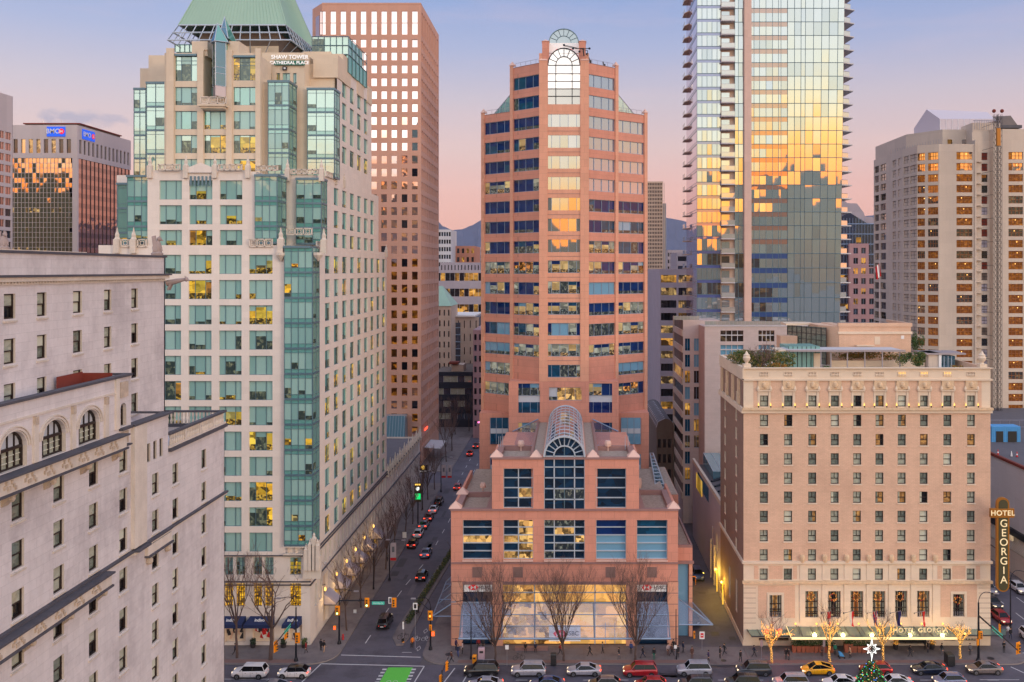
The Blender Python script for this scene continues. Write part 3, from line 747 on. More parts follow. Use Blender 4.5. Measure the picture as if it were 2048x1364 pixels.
for a, b, w1 in ((50,78.7,.35),(78.7,81.0,.75),(81.0,86.0,.42),(86.0,100.3,.35)):
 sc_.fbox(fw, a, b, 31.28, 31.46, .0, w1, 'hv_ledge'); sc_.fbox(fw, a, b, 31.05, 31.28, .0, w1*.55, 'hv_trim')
obj('string_course', sc_, hv)
def balcony(a, b, zt, zb, pr, name='balcony'):
 mm = MB(); mm.fbox(fw, a, b, zt-.14, zt, .0, pr+.15, 'hv_ledge'); mm.fbox(fw, a+.05, b-.1, zb+.16, zt-.14, .0, pr-.12, 'hv_trim')
 mm.fbox(fw, a, b, zb, zb+.16, .0, pr+.04, 'hv_ledge')
 n = int((b-a)/2.4)
 bb = obj(name, mm, hv)
 cv = MB()
 for i in range(n):
  u = a+1.2+i*(b-a-1.2)/n
  for q in range(7):
   uu = u-.6+q*.2; zz = (zt+zb)/2+.25*math.sin(q*1.9); cv.fbox(fw, uu-.08, uu+.08, zz-.13, zz+.13, pr-.12, pr-.02, 'carved')
 obj('carved_panel', cv, bb)
 for i in range(int((b-a)/4.9)+1):
  u = b-.6-i*4.9
  if u < a: break
  cb = MB(); P = fw.p
  cb.hexa([P(u-.35,zb-.9,.05),P(u+.35,zb-.9,.05),P(u+.35,zb-.9,0),P(u-.35,zb-.9,0),P(u-.45,zb,pr-.2),P(u+.45,zb,pr-.2),P(u+.45,zb,0),P(u-.45,zb,0)], 'carved')
  cb.ball(P(u,zb-.35,pr-.45), .26, 'carved', 7, 5); obj('corbel', cb, bb)
balcony(50, 76.4, 42.15, 40.85, .95)
balcony(50, 73.9, 31.28, 30.05, .95)
sb = MB(); sb.fbox(fw, 81.2, 86.2, 30.0, 30.16, .0, .5, 'hv_ledge'); sb.fbox(fw, 81.3, 86.1, 30.16, 31.0, .0, .3, 'hv_trim'); 
for u in (81.8, 85.6): sb.ball(fw.p(u,29.6,.15), .38, 'carved', 7, 5)
obj('ledge', sb, hv)
sl = MB(); sl.fbox(fw, 76.6, 78.4, 42.28, 42.5, .0, .35, 'hv_ledge'); sl.fbox(fw, 76.7, 78.3, 40.85, 40.98, 0, .35, 'hv_ledge'); 
sl.fbox(fw, 76.9, 78.1, 41.1, 42.1, 0, .12, 'carved'); sl.fbox(fw, 76.7, 78.0, 45.1, 46.4, 0, .14, 'carved'); obj('carved_ornament', sl, hv)
mo = MB()
for c, h_ in arch:
 for r_ in (1.12, 1.3):
  n = 16
  for i in range(n):
   t0, t1 = math.pi*i/n, math.pi*(i+1)/n
   q = [fw.p(c+h_*k_*math.cos(tt), 43.6+1.25*k_*math.sin(tt), ww) for tt in (t0,t1) for k_, ww in ((r_,.12),(r_,0),(r_-.07,0),(r_-.07,.12))]
   mo.hexa(q, 'hv_trim')
for u in (59.65,64.55,69.45,74.4):
 mo.fbox(fw, u-.28, u+.28, 42.2, 44.9, 0, .16, 'hv_trim'); mo.fbox(fw, u-.2, u+.2, 44.9, 45.5, 0, .22, 'carved')
mo.fbox(fw, 50, 76.3, 45.55, 45.7, 0, .1, 'hv_trim')
mo.fbox(fw, 75.9, 76.5, 42.5, 46.8, 0, .16, 'hv_trim')
obj('moulding', mo, hv)
ba = MB(); ba.fbox(fw, 86.1, 100.2, 38.6, 38.95, -.3, .3, 'hv_ledge'); ba.fbox(fw, 86.1, 100.2, 38.95, 39.15, -.25, .12, 'hv_trim')
ba.fbox(fw, 86.05, 100.25, 40.2, 40.42, -.3, .18, 'hv_ledge')
for i in range(34):
 u = 86.6+i*.395
 if i % 9 == 8: ba.fbox(fw, u-.18, u+.18, 39.15, 40.2, -.24, .1, 'hv_trim'); continue
 ba.lathe(fw.p(u,39.15,-.05), [(.10,0),(.14,.3),(.06,.55),(.12,.8),(.12,1.05)], 6, 'hv_trim')
ba.box(-62, XW+.15, 99.8, 100.2, 38.6, 38.95, 'hv_ledge'); ba.box(-62, XW+.1, 99.85, 100.15, 40.2, 40.42, 'hv_ledge')
for i in range(56): ba.lathe((XW-.3-i*.4, 100.0, 38.95), [(.10,0),(.14,.35),(.06,.65),(.12,.9),(.12,1.25)], 6, 'hv_trim')
obj('balustrade', ba, hv)
def griffin(loc, sc, rz, label):
 mm = MB(); mm.smooth = True
 mm.lathe((0,0,0), [(.62,0),(.66,.25),(.5,.35),(.48,.5)], 10, 'sculpt')
 mm.lathe((0,0,.5), [(.46,0),(.52,.4),(.40,.8),(.30,1.05),(.2,1.2)], 10, 'sculpt')
 mm.ball((.22,0,1.85), .27, 'sculpt', 9, 6); mm.tube((.3,0,1.8),(.62,0,1.66),.16,.05,7,'sculpt')
 for s_ in (-1,1):
  mm.hexa([(-.35,s_*.3,.5),(.1,s_*.42,.5),(.1,s_*.5,.5),(-.35,s_*.5,.5),(-.55,s_*.18,2.15),(-.15,s_*.2,2.25),(-.15,s_*.36,2.2),(-.55,s_*.34,2.1)], 'sculpt')
  mm.tube((.3,s_*.2,1.1),(.48,s_*.22,.5),.13,.1,7,'sculpt'); mm.ball((.25,s_*.12,2.1),.09,'sculpt',6,4)
 o = obj('stone_griffin', mm); o.location = loc; o.rotation_euler = (0,0,rz); o.scale = (sc,)*3
 tag(o, label, 'sculpture', 'winged stone figures on the parapet')
griffin((XU-.35, 93.2, 57.5), .92, R(20), 'winged stone figure hunched on the parapet corner beside the green glass tower')
griffin((XU-.5, 68.2, 57.56), .62, R(-30), 'small winged stone figure at the far left end of the parapet')
gg = MB(); gg.smooth = True
gg.tube((0,0,0),(1.1,0,.25),.32,.26,8,'sculpt'); gg.tube((1.1,0,.25),(1.9,.0,.42),.26,.16,8,'sculpt'); gg.ball((2.05,0,.42),.24,'sculpt',8,5); gg.tube((2.1,0,.4),(2.45,0,.3),.13,.06,6,'sculpt')
for s_ in (-1,1): gg.tube((.5,s_*.2,0),(.2,s_*.25,-.7),.14,.1,6,'sculpt'); gg.tube((2.0,s_*.12,.6),(1.95,s_*.14,.8),.05,.02,5,'sculpt')
g_ = obj('gargoyle', gg, hv, world=True); g_.location = (XU+.1, 94.4, 54.6)
wins.done()
# == stone and green glass tower with the copper pyramid
rng = random.Random(23)
st = thing('office_tower', 'stepped pale stone office tower with green glass bays and a copper green pyramid roof', 'office tower', (-55.3, 156, 0))
SW = Windows(st)
XC, XR, XL = -55.3, -38.7, -70.2
SB = ['sh_blind','sh_blind','sh_blind2']; 
def office(W, fr, u0, u1, v0, v1, d=.28, fr_=(0,.27,.72,1), blinds=SB, dark='sh_dark', lits=('sh_lit','sh_lit','sh_lit2','sh_lit3'), plit=.58, popen=.55, fm='teal_frame', t=.07, extra=()):
 """office window: panes with roller blinds at different heights, rooms below them lit or dark, thin mullions"""
 g = MB(); lit = rng.random() < plit
 room = rng.choice(lits) if lit else dark; allopen = rng.random() < .16
 for a, b in zip(fr_, fr_[1:]):
  a = u0+(u1-u0)*a; b = u0+(u1-u0)*b; h_ = 1.0
  if allopen: h_ = rng.choice([0, .1, .3]); room = 'sh_lit'
  elif rng.random() < popen: h_ = rng.choice([.3,.55,.7,.75,.8,.85])
  vm = v1-(v1-v0)*h_
  if vm < v1-.02: g.fquad(fr, a, b, vm, v1, -d, rng.choice(blinds))
  if vm > v0+.02:
   kk = room if rng.random() < .8 else dark; q_ = v0+(v1-v0)*.32
   if kk != dark and vm > q_+.3: g.fquad(fr, a, b, q_, vm, -d, rng.choice(['sh_room','sh_room','sh_room2','sh_room3']) if rng.random() < .7 else kk); g.fquad(fr, a, b, v0, q_, -d, 'sh_busy')
   else: g.fquad(fr, a, b, v0, vm, -d, 'sh_busy' if kk != dark else dark)
  if a > u0+.01: g.fbox(fr, a-t/2, a+t/2, v0, v1, -d-.02, -d+.1, fm)
 g.fbox(fr, u0, u1, v1-t, v1, -d-.01, -d+.1, fm); g.fbox(fr, u0, u1, v0, v0+t*.8, -d-.01, -d+.1, fm)
 for e in extra: g.fbox(fr, u0, u1, v0+(v1-v0)*e-.03, v0+(v1-v0)*e+.03, -d-.01, -d+.09, fm)
 W.put(g, fr, u0, u1, v0, v1)
def bay(fr, u0, u1, v0, v1, n, w=.5, pitch=3.76, ztop=None, side=None, plit=.4, mats=None, W=None):
 """projecting curtain wall bay: floors of glass with spandrel bands"""
 z = v1
 while z > v0+1.0:
  zb = max(v0, z-pitch); g = MB(); xs = [u0+(u1-u0)*i/n for i in range(n+1)]
  lit = rng.random() < plit; room = rng.choice(['sh_lit','sh_lit3','sh_lit2']) if lit else 'sh_dark'
  sp = zb+.85
  for a, b in zip(xs, xs[1:]):
   h_ = rng.choice([.45,.6,.75,1,1]) if rng.random() < .5 else 1.0
   vm = z-.5-(z-.5-sp)*h_
   g.fquad(fr, a, b, vm, z-.5, w, mats[0] if mats else rng.choice(SB))
   if vm > sp+.05: g.fquad(fr, a, b, sp, vm, w, room)
   g.fquad(fr, a, b, zb+.3, sp, w, mats[1] if mats else ('sh_dark' if h_ < .9 and rng.random() < .3 else 'sh_glass'))
   g.fquad(fr, a, b, z-.5, z, w, mats[2] if mats else 'sh_glass')
  g.fbox(fr, u0, u1, zb, zb+.3, w-.05, w+.1, 'teal_frame')
  g.fbox(fr, u0, u1, sp-.03, sp+.03, w-.02, w+.06, 'teal_frame'); g.fbox(fr, u0, u1, z-.53, z-.47, w-.02, w+.06, 'teal_frame')
  for a in xs: g.fbox(fr, a-.04, a+.04, zb+.3, z, w-.02, w+.08, 'teal_frame')
  (W or SW).put(g, fr, u0, u1, zb, z); z -= pitch
body = MB(); trim = MB()
Z0 = 58.26; P_ = 3.76
# -- lower block: front wall
fA = FF(134.0); cols = [WX(x,134) for x in (317,362,377,423,438,483,498,545)]
cL = [(cols[i], cols[i+1]) for i in range(0, 8, 2)]
cAll = [(2*XC-b+.6, 2*XC-a+.6) for a, b in cL if 2*XC-a < -66] + cL
holes = []
for k in range(12):
 z = Z0-P_*k
 for a, b in cL: holes.append((a, b, z-2.84, z, 'o'))
base_c = [WX(x,134) for x in (449,466,472,490,507,524,529,547,579.5,602)]
bc = [(base_c[i], base_c[i+1]) for i in range(0, 10, 2)]
for a, b in bc: holes.append((a, b, WZ(1150,134), WZ(1114.5,134), 's')); holes.append((a, b, WZ(1213,134), WZ(1167,134), 't'))
shop = [(WX(449,134),WX(491,134)),(WX(505,134),WX(548,134)),(WX(578,134),WX(604,134))]
for a, b in shop: holes.append((a, b, .6, 4.2, 'p'))
bx0, bx1 = WX(571,134), WX(620,134)
wall(body, fA, XL, bx0-.02, 13.7, 59.7, [h for h in holes if h[3] > 14.2 and h[1] < bx0], .35, 'sh_stone')
wall(body, fA, XL, XR, 0, 13.7, [h for h in holes if h[3] < 14.2], .45, 'sh_stone')
body.box(XL, bx0-.02, 133.98, 134.0, 0, .01, 'sh_stone')
for h in holes:
 if h[4] == 'o' and h[0] > -70: office(SW, fA, *h[:4])
 elif h[4] == 's': office(SW, fA, *h[:4], d=.35, fr_=(0,.33,.66,1), plit=.2, popen=.8, extra=(.25,.5,.75))
 elif h[4] == 't':
  g = MB(); a, b, c, d_ = h[:4]; g.fquad(fA, a, b, c, d_, -.4, 'store_lit')
  for i in range(1, 4): u = a+(b-a)*i/4; g.fbox(fA, u-.03, u+.03, c, d_, -.42, -.32, 'dark_frame')
  for i in range(0, 6): v = c+(d_-c)*i/5; g.fbox(fA, a, b, v-.03, v+.03, -.42, -.34, 'dark_frame')
  SW.put(g, fA, a, b, c, d_)
zt = Z0+1.0
bay(fA, bx0, bx1+.5, 15.0, zt, 4, w=.5, plit=.45)
fS = FRt(XR)
bay(fS, 133.5, 137.0, 15.0, zt, 2, w=.5, plit=.1, mats=('sh_glass2','sh_glass2','sh_glass2'))
body.box(bx0-.02, XR-.01, 134.02, 137.0, 13.7, 59.5, 'sh_stone')
for u_ in (0,1,2,3): trim.fbox(fA, bx0+.4+u_*1.1, bx0+.5+u_*1.1, 13.9, 14.9, .0, .3, 'hv_trim')
trim.fbox(fA, bx0-.2, bx1+.3, 14.85, 15.0, 0, .6, 'hv_trim'); trim.fbox(fA, bx0-.2, bx1+.3, 13.7, 13.9, 0, .6, 'hv_trim')
ycol = [142.2+5.42*k for k in range(9)]; 
rh = []
for k in range(12):
 z = Z0-P_*k
 for i, y in enumerate(ycol): 
  if y < 188: rh.append((y-.0, y+3.0, z-2.84, z))
nm_ = [r for r in rh]
def rrows(k0, k1, first, ye=188):
 l = []
 for k in range(k0, k1):
  z = Z0-P_*k
  for i, y in enumerate(ycol):
   if i >= first and y+3.2 < ye: l.append((y, y+3.0, z-2.84, z))
 return l
wall(body, fS, 137.0, 190, 13.4, 59.7, nm_, .25, 'sh_stone')
for r in nm_: office(SW, fS, *r, d=.22, fr_=(0,.5,1), plit=.35, popen=.5, t=.09, blinds=['sh_blind','sh_blind2','sh_glass','sh_glass2','sh_dark'])
# -- base of the right face: cornices, tall slots, pinnacled annex
slots = []
for i, y in enumerate([136.5+2.7*q for q in range(36)]):
 if y < 232: slots.append((y, y+1.25, 9.6, 12.4)); 
lows = [(y, y+1.25, 4.9, 8.3) for y in [136.5+2.7*q for q in range(36)] if y < 232 and not 140.5 < y < 146]
wall(body, fS, 134.0, 190, 0, 13.4, slots[:20]+[l for l in lows if l[0] < 188]+[(141.2,144.2,.15,8.0)]+[(y,y+3.2,.4,3.9) for y in (148,154,160,166,172,178)], .5, 'sh_stone')
sg = MB()
for s_ in slots[:20]: sg.fquad(fS, s_[0], s_[1], s_[2], s_[3], -.5, 'sh_dark'); sg.fbox(fS, s_[0]+.6, s_[0]+.66, s_[2], s_[3], -.5, -.42, 'teal_frame')
for l in lows:
 if l[0] < 188: sg.fquad(fS, l[0], l[1], l[2], l[3], -.5, 'win_grey'); sg.fbox(fS, l[0]+.6, l[0]+.66, l[2], l[3], -.5, -.42, 'teal_frame')
for y in (148,154,160,166,172,178): sg.fquad(fS, y, y+3.2, .4, 3.9, -.5, 'store_lit')
sg.fquad(fS, 141.2, 144.2, .15, 8.0, -.5, 'cream')
obj('street_windows', sg, st)
for a, b in ((13.4,13.58),(12.9,13.05)):
 trim.fbox(fS, 134.0, 190, a, b, 0, .22, 'hv_ledge'); 
for a, b in ((WZ(1112,134),WZ(1110,134)),(9.55,9.7),(9.05,9.2)):
 trim.fbox(fA, XL, XR+.2, a, b, 0, .2, 'hv_ledge')
trim.fbox(fS, 133.8, 190, 9.05, 9.2, 0, .2, 'hv_ledge')
body.box(XL, XR-.6, 134.5, 190, 0, 59.0, 'sh_stone')           # solid core
body.box(XL, XR-.6, 189.9, 190, 0, 59.0, 'sh_stone')
cr = MB(); cr.smooth = False
for (px, wz, top) in ((621,1.0,15.4),(628,.9,16.2),(635,.8,15.2),(613,.7,14.6)):
 x = WX(px,133.6); cr.box(x-.32, x+.32, 133.2, 133.95, 11.5, top, 'hv_trim'); cr.lathe((x,133.55,top), [(.34,0),(.2,.35),(.22,.5),(.05,.85)], 6, 'hv_trim')
cr.box(WX(606,133.6), WX(642,133.6), 133.45, 133.95, 10.2, 13.6, 'hv_trim'); obj('carved_corner', cr, st)
# -- middle block (between the terraces)
ZA, ZBt = 59.7, 70.9
fB = FF(134.3); xr1 = WX(500,134.3); xl1 = WX(295,134.3)
h1 = []
for k in range(1, 5):
 z = Z0+P_*k*.985
 if z > 71: break
 for a, b in cL[:3]: h1.append((a, b, z-2.84, z))
h1 = [h for h in h1 if h[3] < 70.4]
wall(body, fB, xl1, xr1, ZA, ZBt, h1, .35, 'sh_stone')
for h in h1: office(SW, fB, *h, plit=.35)
body.box(xl1, xr1+.3, 134.6, 139.3, ZA, ZBt-.2, 'sh_stone')
body.box(XL, XR-.6, 139.4, 182, ZA-.7, ZBt-.2, 'sh_stone')
zb1 = 69.9
x1a, x1b = WX(510,134.0), WX(554,134.0)
bay(FF(134.5), x1a, x1b, 59.9, zb1, 3, w=.5, plit=.8); body.box(x1a, x1b-.3, 134.55, 139.3, ZA, zb1, 'sh_glass')
bay(FRt(x1b-.5), 134.0, 138.2, 59.9, zb1, 2, w=.5, plit=.3, mats=('sh_glass2','sh_glass2','sh_glass2'))
body.box(xr1, x1a, 134.32, 139.3, ZA, ZBt-.2, 'sh_stone')
x2a, x2b = WX(593,139.0), XR
fC = FF(139.3)
bay(fC, x2a, x2b+.3, 59.9, zb1, 3, w=.4, plit=.3)
fS2 = FRt(XR-.02)
bay(FRt(XR-.1), 138.9, 142.0, 59.9, zb1, 2, w=.4, plit=.1, mats=('sh_glass2','sh_glass2','sh_glass2'))
for zz in (zb1,): 
 trim.box(x1a-.1, x1b+.15, 133.8, 138.4, zz, zz+.35, 'teal_frame'); trim.box(x2a-.1, x2b+.45, 138.7, 142.2, zz, zz+.35, 'teal_frame')
trim.box(bx0-.1, bx1+.25, 133.3, 137.1, zt, zt+.35, 'teal_frame')
r1 = [r for r in rrows(-3, 0, 1, 182)]
wall(body, fS2, 142.0, 182, ZA, ZBt, r1, .4, 'sh_stone')
for r in r1: office(SW, fS2, *r, d=.22, fr_=(0,.5,1), plit=.2, popen=.4, t=.09, blinds=['sh_blind','sh_glass2','sh_glass'])
xl2 = WX(257,135); bay(FF(135.0), xl2, xl1, 59.9, zb1, 3, w=.3, plit=.3); body.box(xl2, xl1, 135.1, 139.3, ZA, zb1, 'sh_stone')
xl3 = WX(233,138); bay(FF(138.6), xl3, xl2, 59.9, zb1-.8, 2, w=.3, plit=.3, mats=('sh_glass2','sh_glass2','sh_glass2')); body.box(xl3, xl2, 138.7, 150, 40, zb1-.8, 'sh_stone')
trim.box(xl2-.1, xl1, 134.4, 138, zb1, zb1+.3, 'teal_frame'); trim.box(xl3-.1, xl2-.1, 138.0, 142, zb1-.8, zb1-.5, 'teal_frame')
bay(FF(138.6), xl3, xl2, 48, 59.9, 2, w=.3, plit=.3)
bay(FF(135.0), xl2, xl1, 48, 59.7, 3, w=.3, plit=.3)
# -- upper block
ZC = 90.0
fD = FF(141.0); cu = [WX(x,141) for x in (350,394,408,452,467,511)]; cU = [(cu[0],cu[1]),(cu[2],cu[3]),(cu[4],cu[5])]
xl4, xr4 = WX(329,141), WX(520,141)
z2 = 56+(540-174)*141/1800    # top of row just below the top window
h2 = []; tops = [z2 - P_*k for k in range(0, 5)]
for k, z in enumerate(tops):
 for ci, (a, b) in enumerate(cU):
  if ci == 1 and k == 0: continue
  if z-2.84 < ZBt: h2.append((a, b, ZBt+.1, z)) if z > ZBt+.6 else None
  else: h2.append((a, b, z-2.84, z))
topw = [(cU[0][0], cU[0][1], WZ(162,141), WZ(112,141)), (cU[2][0], cU[2][1], WZ(161,141), WZ(115,141))]
cx0, cx1 = WX(420,141), WX(452,141)
notch = (WX(408,141), WX(452,141), WZ(197,141), 92.0)
wall(body, fD, xl4, xr4, ZBt-.2, ZC, h2+topw+[(notch[0], notch[1], notch[2], ZC+.5)], .4, 'sh_warm')
for h in h2: office(SW, fD, *h, plit=.12, blinds=['sh_blind','sh_blind2','sh_glass2','sh_glass'])
for h in topw: office(SW, fD, *h, plit=.0, extra=(.82,.66), blinds=['sh_blind','sh_glass2'])
body.box(xl4, notch[0]-.01, 141.45, 146.3, ZBt-.2, ZC-.4, 'sh_warm'); body.box(notch[1]+.01, xr4, 141.45, 146.3, ZBt-.2, ZC-.4, 'sh_warm'); body.box(notch[0]-.01, notch[1]+.01, 144.0, 146.3, ZBt-.2, ZC, 'sh_warm')
for a, b in ((388,419),(453,482)): 
 xa, xb = WX(a,142), WX(b,142); body.box(xa, xb, 141.2, 145.5, ZC-.4, 91.9, 'sh_warm')
for a, b in ((334,349),(396,408),(453,465),(512,522)): 
 xa, xb = WX(a,141), WX(b,141); trim.box(xa, xb, 140.7, 141.0, 72, ZC-.2+(.9 if a in (334,512) else .6), 'sh_warm')
trim.box(WX(467,141), WX(511,141), 140.8, 142.5, WZ(115,141), WZ(111,141), 'teal_frame'); trim.box(WX(350,141), WX(394,141), 140.8, 142.5, WZ(112,141), WZ(108,141), 'teal_frame')
nb = MB(); nb.box(notch[0]+.02, notch[1]-.02, 143.9, 143.99, notch[2], ZC, 'sh_dark'); nb.box(notch[0]+.05, notch[1]-.05, 143.8, 143.89, notch[2], notch[2]+2.2, 'sh_blind'); obj('recess_glazing', nb, st)
xr5 = WX(578,142.2)
zb2 = 85.6
body.box(xr4, xr5-.5, 142.6, 146.8, ZBt-.2, ZC-4.2, 'sh_warm')
bay(FF(142.5), WX(536,142), xr5, ZBt, zb2, 3, w=.4, plit=.25); bay(FRt(xr5-.4), 142.1, 146.0, ZBt, zb2, 2, w=.4, plit=.1, mats=('sh_glass2','sh_glass2','sh_glass2'))
trim.box(WX(536,142)-.1, xr5+.15, 141.9, 146.2, zb2, zb2+.35, 'teal_frame')
bay(FF(146.8), WX(615,146.4), XR+.35, ZBt, WZ(180,146.4), 3, w=.4, plit=.2, mats=('sh_glass2','sh_glass','sh_glass2')); bay(FRt(XR-.05), 146.5, 149.6, ZBt, WZ(180,146.4), 2, w=.4, plit=.1, mats=('sh_glass2','sh_glass2','sh_glass2'))
trim.box(WX(615,146.4)-.1, XR+.5, 146.2, 149.9, WZ(180,146.4), WZ(180,146.4)+.35, 'teal_frame')
body.box(XL, XR-.6, 146.9, 175.6, ZBt-.3, 86.0, 'sh_warm')
zS = WZ(108,148.0)
wallS = FF(147.0)
sw_ = [(WX(x0,147), WX(x1,147), WZ(168,147), WZ(146,147)) for x0, x1 in ((532,536),(539,543),(553,560),(565,580),(586,593))]
wall(body, wallS, WX(524,147), WX(609,147), 84, zS, sw_, .3, 'sh_warm'); 
for h in sw_: office(SW, wallS, *h, d=.25, fr_=(0,.5,1), plit=0)
body.box(WX(524,147), WX(609,147), 147.35, 165, 84, zS-.2, 'sh_warm'); body.box(WX(609,147)-.4, WX(609,147)+.01, 147.03, 165, 84, zS, 'sh_warm')
wallT = FF(152.0); zT = WZ(103,152)
sw_ = [(WX(x0,152), WX(x1,152), WZ(178,152), WZ(160,152)) for x0, x1 in ((632,638),(643,658),(664,670))]
wall(body, wallT, WX(606,152), XR-1.6, 84, zT, sw_, .3, 'sh_warm')
for h in sw_: office(SW, wallT, *h, d=.25, fr_=(0,.5,1), plit=0)
body.box(WX(606,152), XR-1.6, 152.35, 172, 84, zT-.2, 'sh_warm')
body.box(WX(300,146), xl4, 145.5, 160, 70, WZ(112,146), 'sh_warm'); body.box(WX(283,149), WX(301,149), 148.5, 160, 70, WZ(138,149), 'sh_warm')
bay(FF(143.6), WX(292,143), WX(328.5,143), ZBt, zb2, 2, w=.4, plit=.0, mats=('sh_glass2','sh_glass','sh_glass2')); body.box(WX(292,143), xl4, 143.65, 146, ZBt-2, zb2, 'sh_stone')
bay(FF(146.8), WX(268,146.4), WX(291.5,146.4), ZBt-2, WZ(180,146.4), 2, w=.4, plit=.0, mats=('sh_glass2','sh_glass','sh_glass2')); body.box(WX(268,146.4), WX(292,146.4), 146.85, 160, ZBt-4, WZ(180,146.4), 'sh_stone')
trim.box(WX(291,143), WX(329,143), 143.0, 146, zb2, zb2+.35, 'teal_frame'); trim.box(WX(267.4,146.4), WX(291.5,146.4), 146.2, 150, WZ(180,146.4), WZ(180,146.4)+.35, 'teal_frame')
r2 = [r for r in rrows(-8, -3, 2, 176) if r[2] > ZBt]
fS3 = FRt(XR-.04)
wall(body, fS3, 149.6, 175.6, ZBt, 90.6, r2, .4, 'sh_stone')
for r in r2: office(SW, fS3, *r, d=.22, fr_=(0,.5,1), plit=.1, popen=.3, t=.09, blinds=['sh_glass2','sh_glass2','sh_blind'])
for y0, y1, zz in ((149.6,153.2,91.8),(153.2,158.6,92.8),(163.5,168.5,92.0),(172,175.5,91.2)): body.box(XR-4, XR+.1, y0, y1, 88, zz, 'sh_warm')
body.box(XR-5, XR-.55, 150.1, 175.6, 84, 90.4, 'sh_warm')
obj('wall', body, st)
def lattice(fr, u0, u1, v0, h, w=.0, parent=st):
 mm = MB(); mm.fbox(fr, u0, u1, v0, v0+.14, w-.12, w+.12, 'hv_trim'); mm.fbox(fr, u0, u1, v0+h-.14, v0+h, w-.12, w+.12, 'hv_trim')
 n = max(1, round((u1-u0)/h)); s_ = (u1-u0)/n
 for i in range(n+1): u = u0+i*s_; mm.fbox(fr, u-.08, u+.08, v0, v0+h, w-.12, w+.12, 'hv_trim')
 for i in range(n):
  uc = u0+(i+.5)*s_; vc = v0+h/2; P = fr.p
  for k in range(4):
   t0 = math.pi/4+k*math.pi/2; a = P(uc+.25*h*math.cos(t0)*.8, vc+.25*h*math.sin(t0)*.8, w); b = P(uc+.55*h*math.cos(t0)*1.2, vc+.55*h*math.sin(t0)*1.2, w)
   mm.tube(a, b, .07, .07, 4, 'hv_trim', False)
  for k in range(8):
   t0, t1 = k*math.pi/4, (k+1)*math.pi/4
   mm.tube(P(uc+.26*h*math.cos(t0), vc+.26*h*math.sin(t0), w), P(uc+.26*h*math.cos(t1), vc+.26*h*math.sin(t1), w), .06, .06, 4, 'hv_trim', False)
 obj('parapet', mm, parent)
lattice(FF(133.9), WX(500,134), WX(545,134), ZA-.3, 1.25); lattice(FF(136.9), WX(574,137), WX(624,137), ZA+1.6, 1.1); lattice(FRt(XR+.1), 137.2, 142, ZA-.4, 1.1)
lattice(FF(133.9), WX(243,134), WX(293,134), ZA-.3, 1.2); lattice(FF(133.9), WX(318,134), WX(360,134), ZBt-.1, .95); lattice(FF(133.9), WX(438,134), WX(484,134), ZBt-.1, .95)
lattice(FF(134.4), WX(512,134.4), WX(555,134.4), ZBt-.1, .8); lattice(FF(139.0), WX(582,139), WX(636,139), ZBt-.1, .8); lattice(FRt(XR+.1), 142.3, 148, ZBt-.1, .9)
for y in (158,): lattice(FRt(XR+.1), y, y+5, 90.6, 1.0)
lattice(FF(139.2), WX(402,139.2), WX(452,139.2), WZ(208,139.2), 1.15)
pn = MB()
def pinn(x, y, z0, h, r=.34, par=None):
 pn = MB(); pn.box(x-r, x+r, y-r, y+r, z0, z0+h*.55, 'hv_trim'); pn.lathe((x,y,z0+h*.55), [(r*1.15,0),(r*.75,h*.08),(r*.8,h*.18),(r*.35,h*.3),(r*.3,h*.36),(.04,h*.46)], 6, 'hv_trim'); obj('pinnacle', pn, par or st)
for px in (300,372,430,496,575,643): pinn(WX(px,134.2 if px < 560 else 138.8), 134.2 if px < 560 else 138.8, ZBt-1.2, 3.4)
for px in (562,637,235,268): pinn(WX(px,134.0), 133.9 if px != 637 else 136.9, ZA-1.2, 3.8, .42)
for y in (148.5,154): pinn(XR+.1, y, ZBt-.8, 2.4, .25)
for y in (190,): pinn(XR+.1, y-1, ZA-1, 2.6, .3)
pn.face([(WX(378,134),133.95,ZBt-.4),(WX(424,134),133.95,ZBt-.4),(WX(424,134),133.95,ZBt+.4),(WX(401,134),133.95,ZBt+1.1),(WX(378,134),133.95,ZBt+.4)], 'sh_stone')
pn.box(WX(365,134), WX(435,134), 134.0, 134.3, ZBt-.4, ZBt+.4, 'sh_stone')
for px in (562,637): # carved brackets under the corner pinnacles
 pn.lathe((WX(px,133.8),133.7,ZA-2.4), [(.05,0),(.45,.5),(.75,.9),(.75,1.3)], 8, 'hv_trim')
obj('gable_piece', pn, st)
bl = MB(); bl.box(WX(400,140), WX(454,140), 139.0, 141.0, WZ(212,139.2), WZ(208.5,139.2), 'sh_warm'); bl.box(WX(404,140), WX(450,140), 139.3, 141.0, WZ(216,139.2), WZ(212,139.2), 'sh_warm')
obj('balcony', bl, st)
gd = MB()
for i in range(6): u = cL[1][0]+(cL[1][1]-cL[1][0])*(i+.5)/6; gd.fbox(fB, u-.12, u+.12, 68.6, 70.0, .0, .15, 'teal_frame')
obj('ornament', gd, st)
ln = MB(); xa, xb = WX(422,140), WX(449,140); yc = 141.0; zb, zt_ = WZ(172,140), WZ(83,140); xm = (xa+xb)/2-.1
hexp = [(xa,142.2),(xa,140.8),(xm,139.3),(xb,140.5),(xb,142.2)]
for (p, q), mt in zip(zip(hexp, hexp[1:]), ('sh_glass2','sh_dark','sh_blue','sh_glass')):
 ln.face([(*p,zb),(*q,zb),(*q,zt_),(*p,zt_)], mt)
 for t_ in (0, .28, .42, 1): ln.tube((*p,zb+(zt_-zb)*t_),(*q,zb+(zt_-zb)*t_),.06,.06,4,'steel_light')
for p in hexp: ln.tube((*p,zb),(*p,zt_),.08,.08,4,'steel_light')
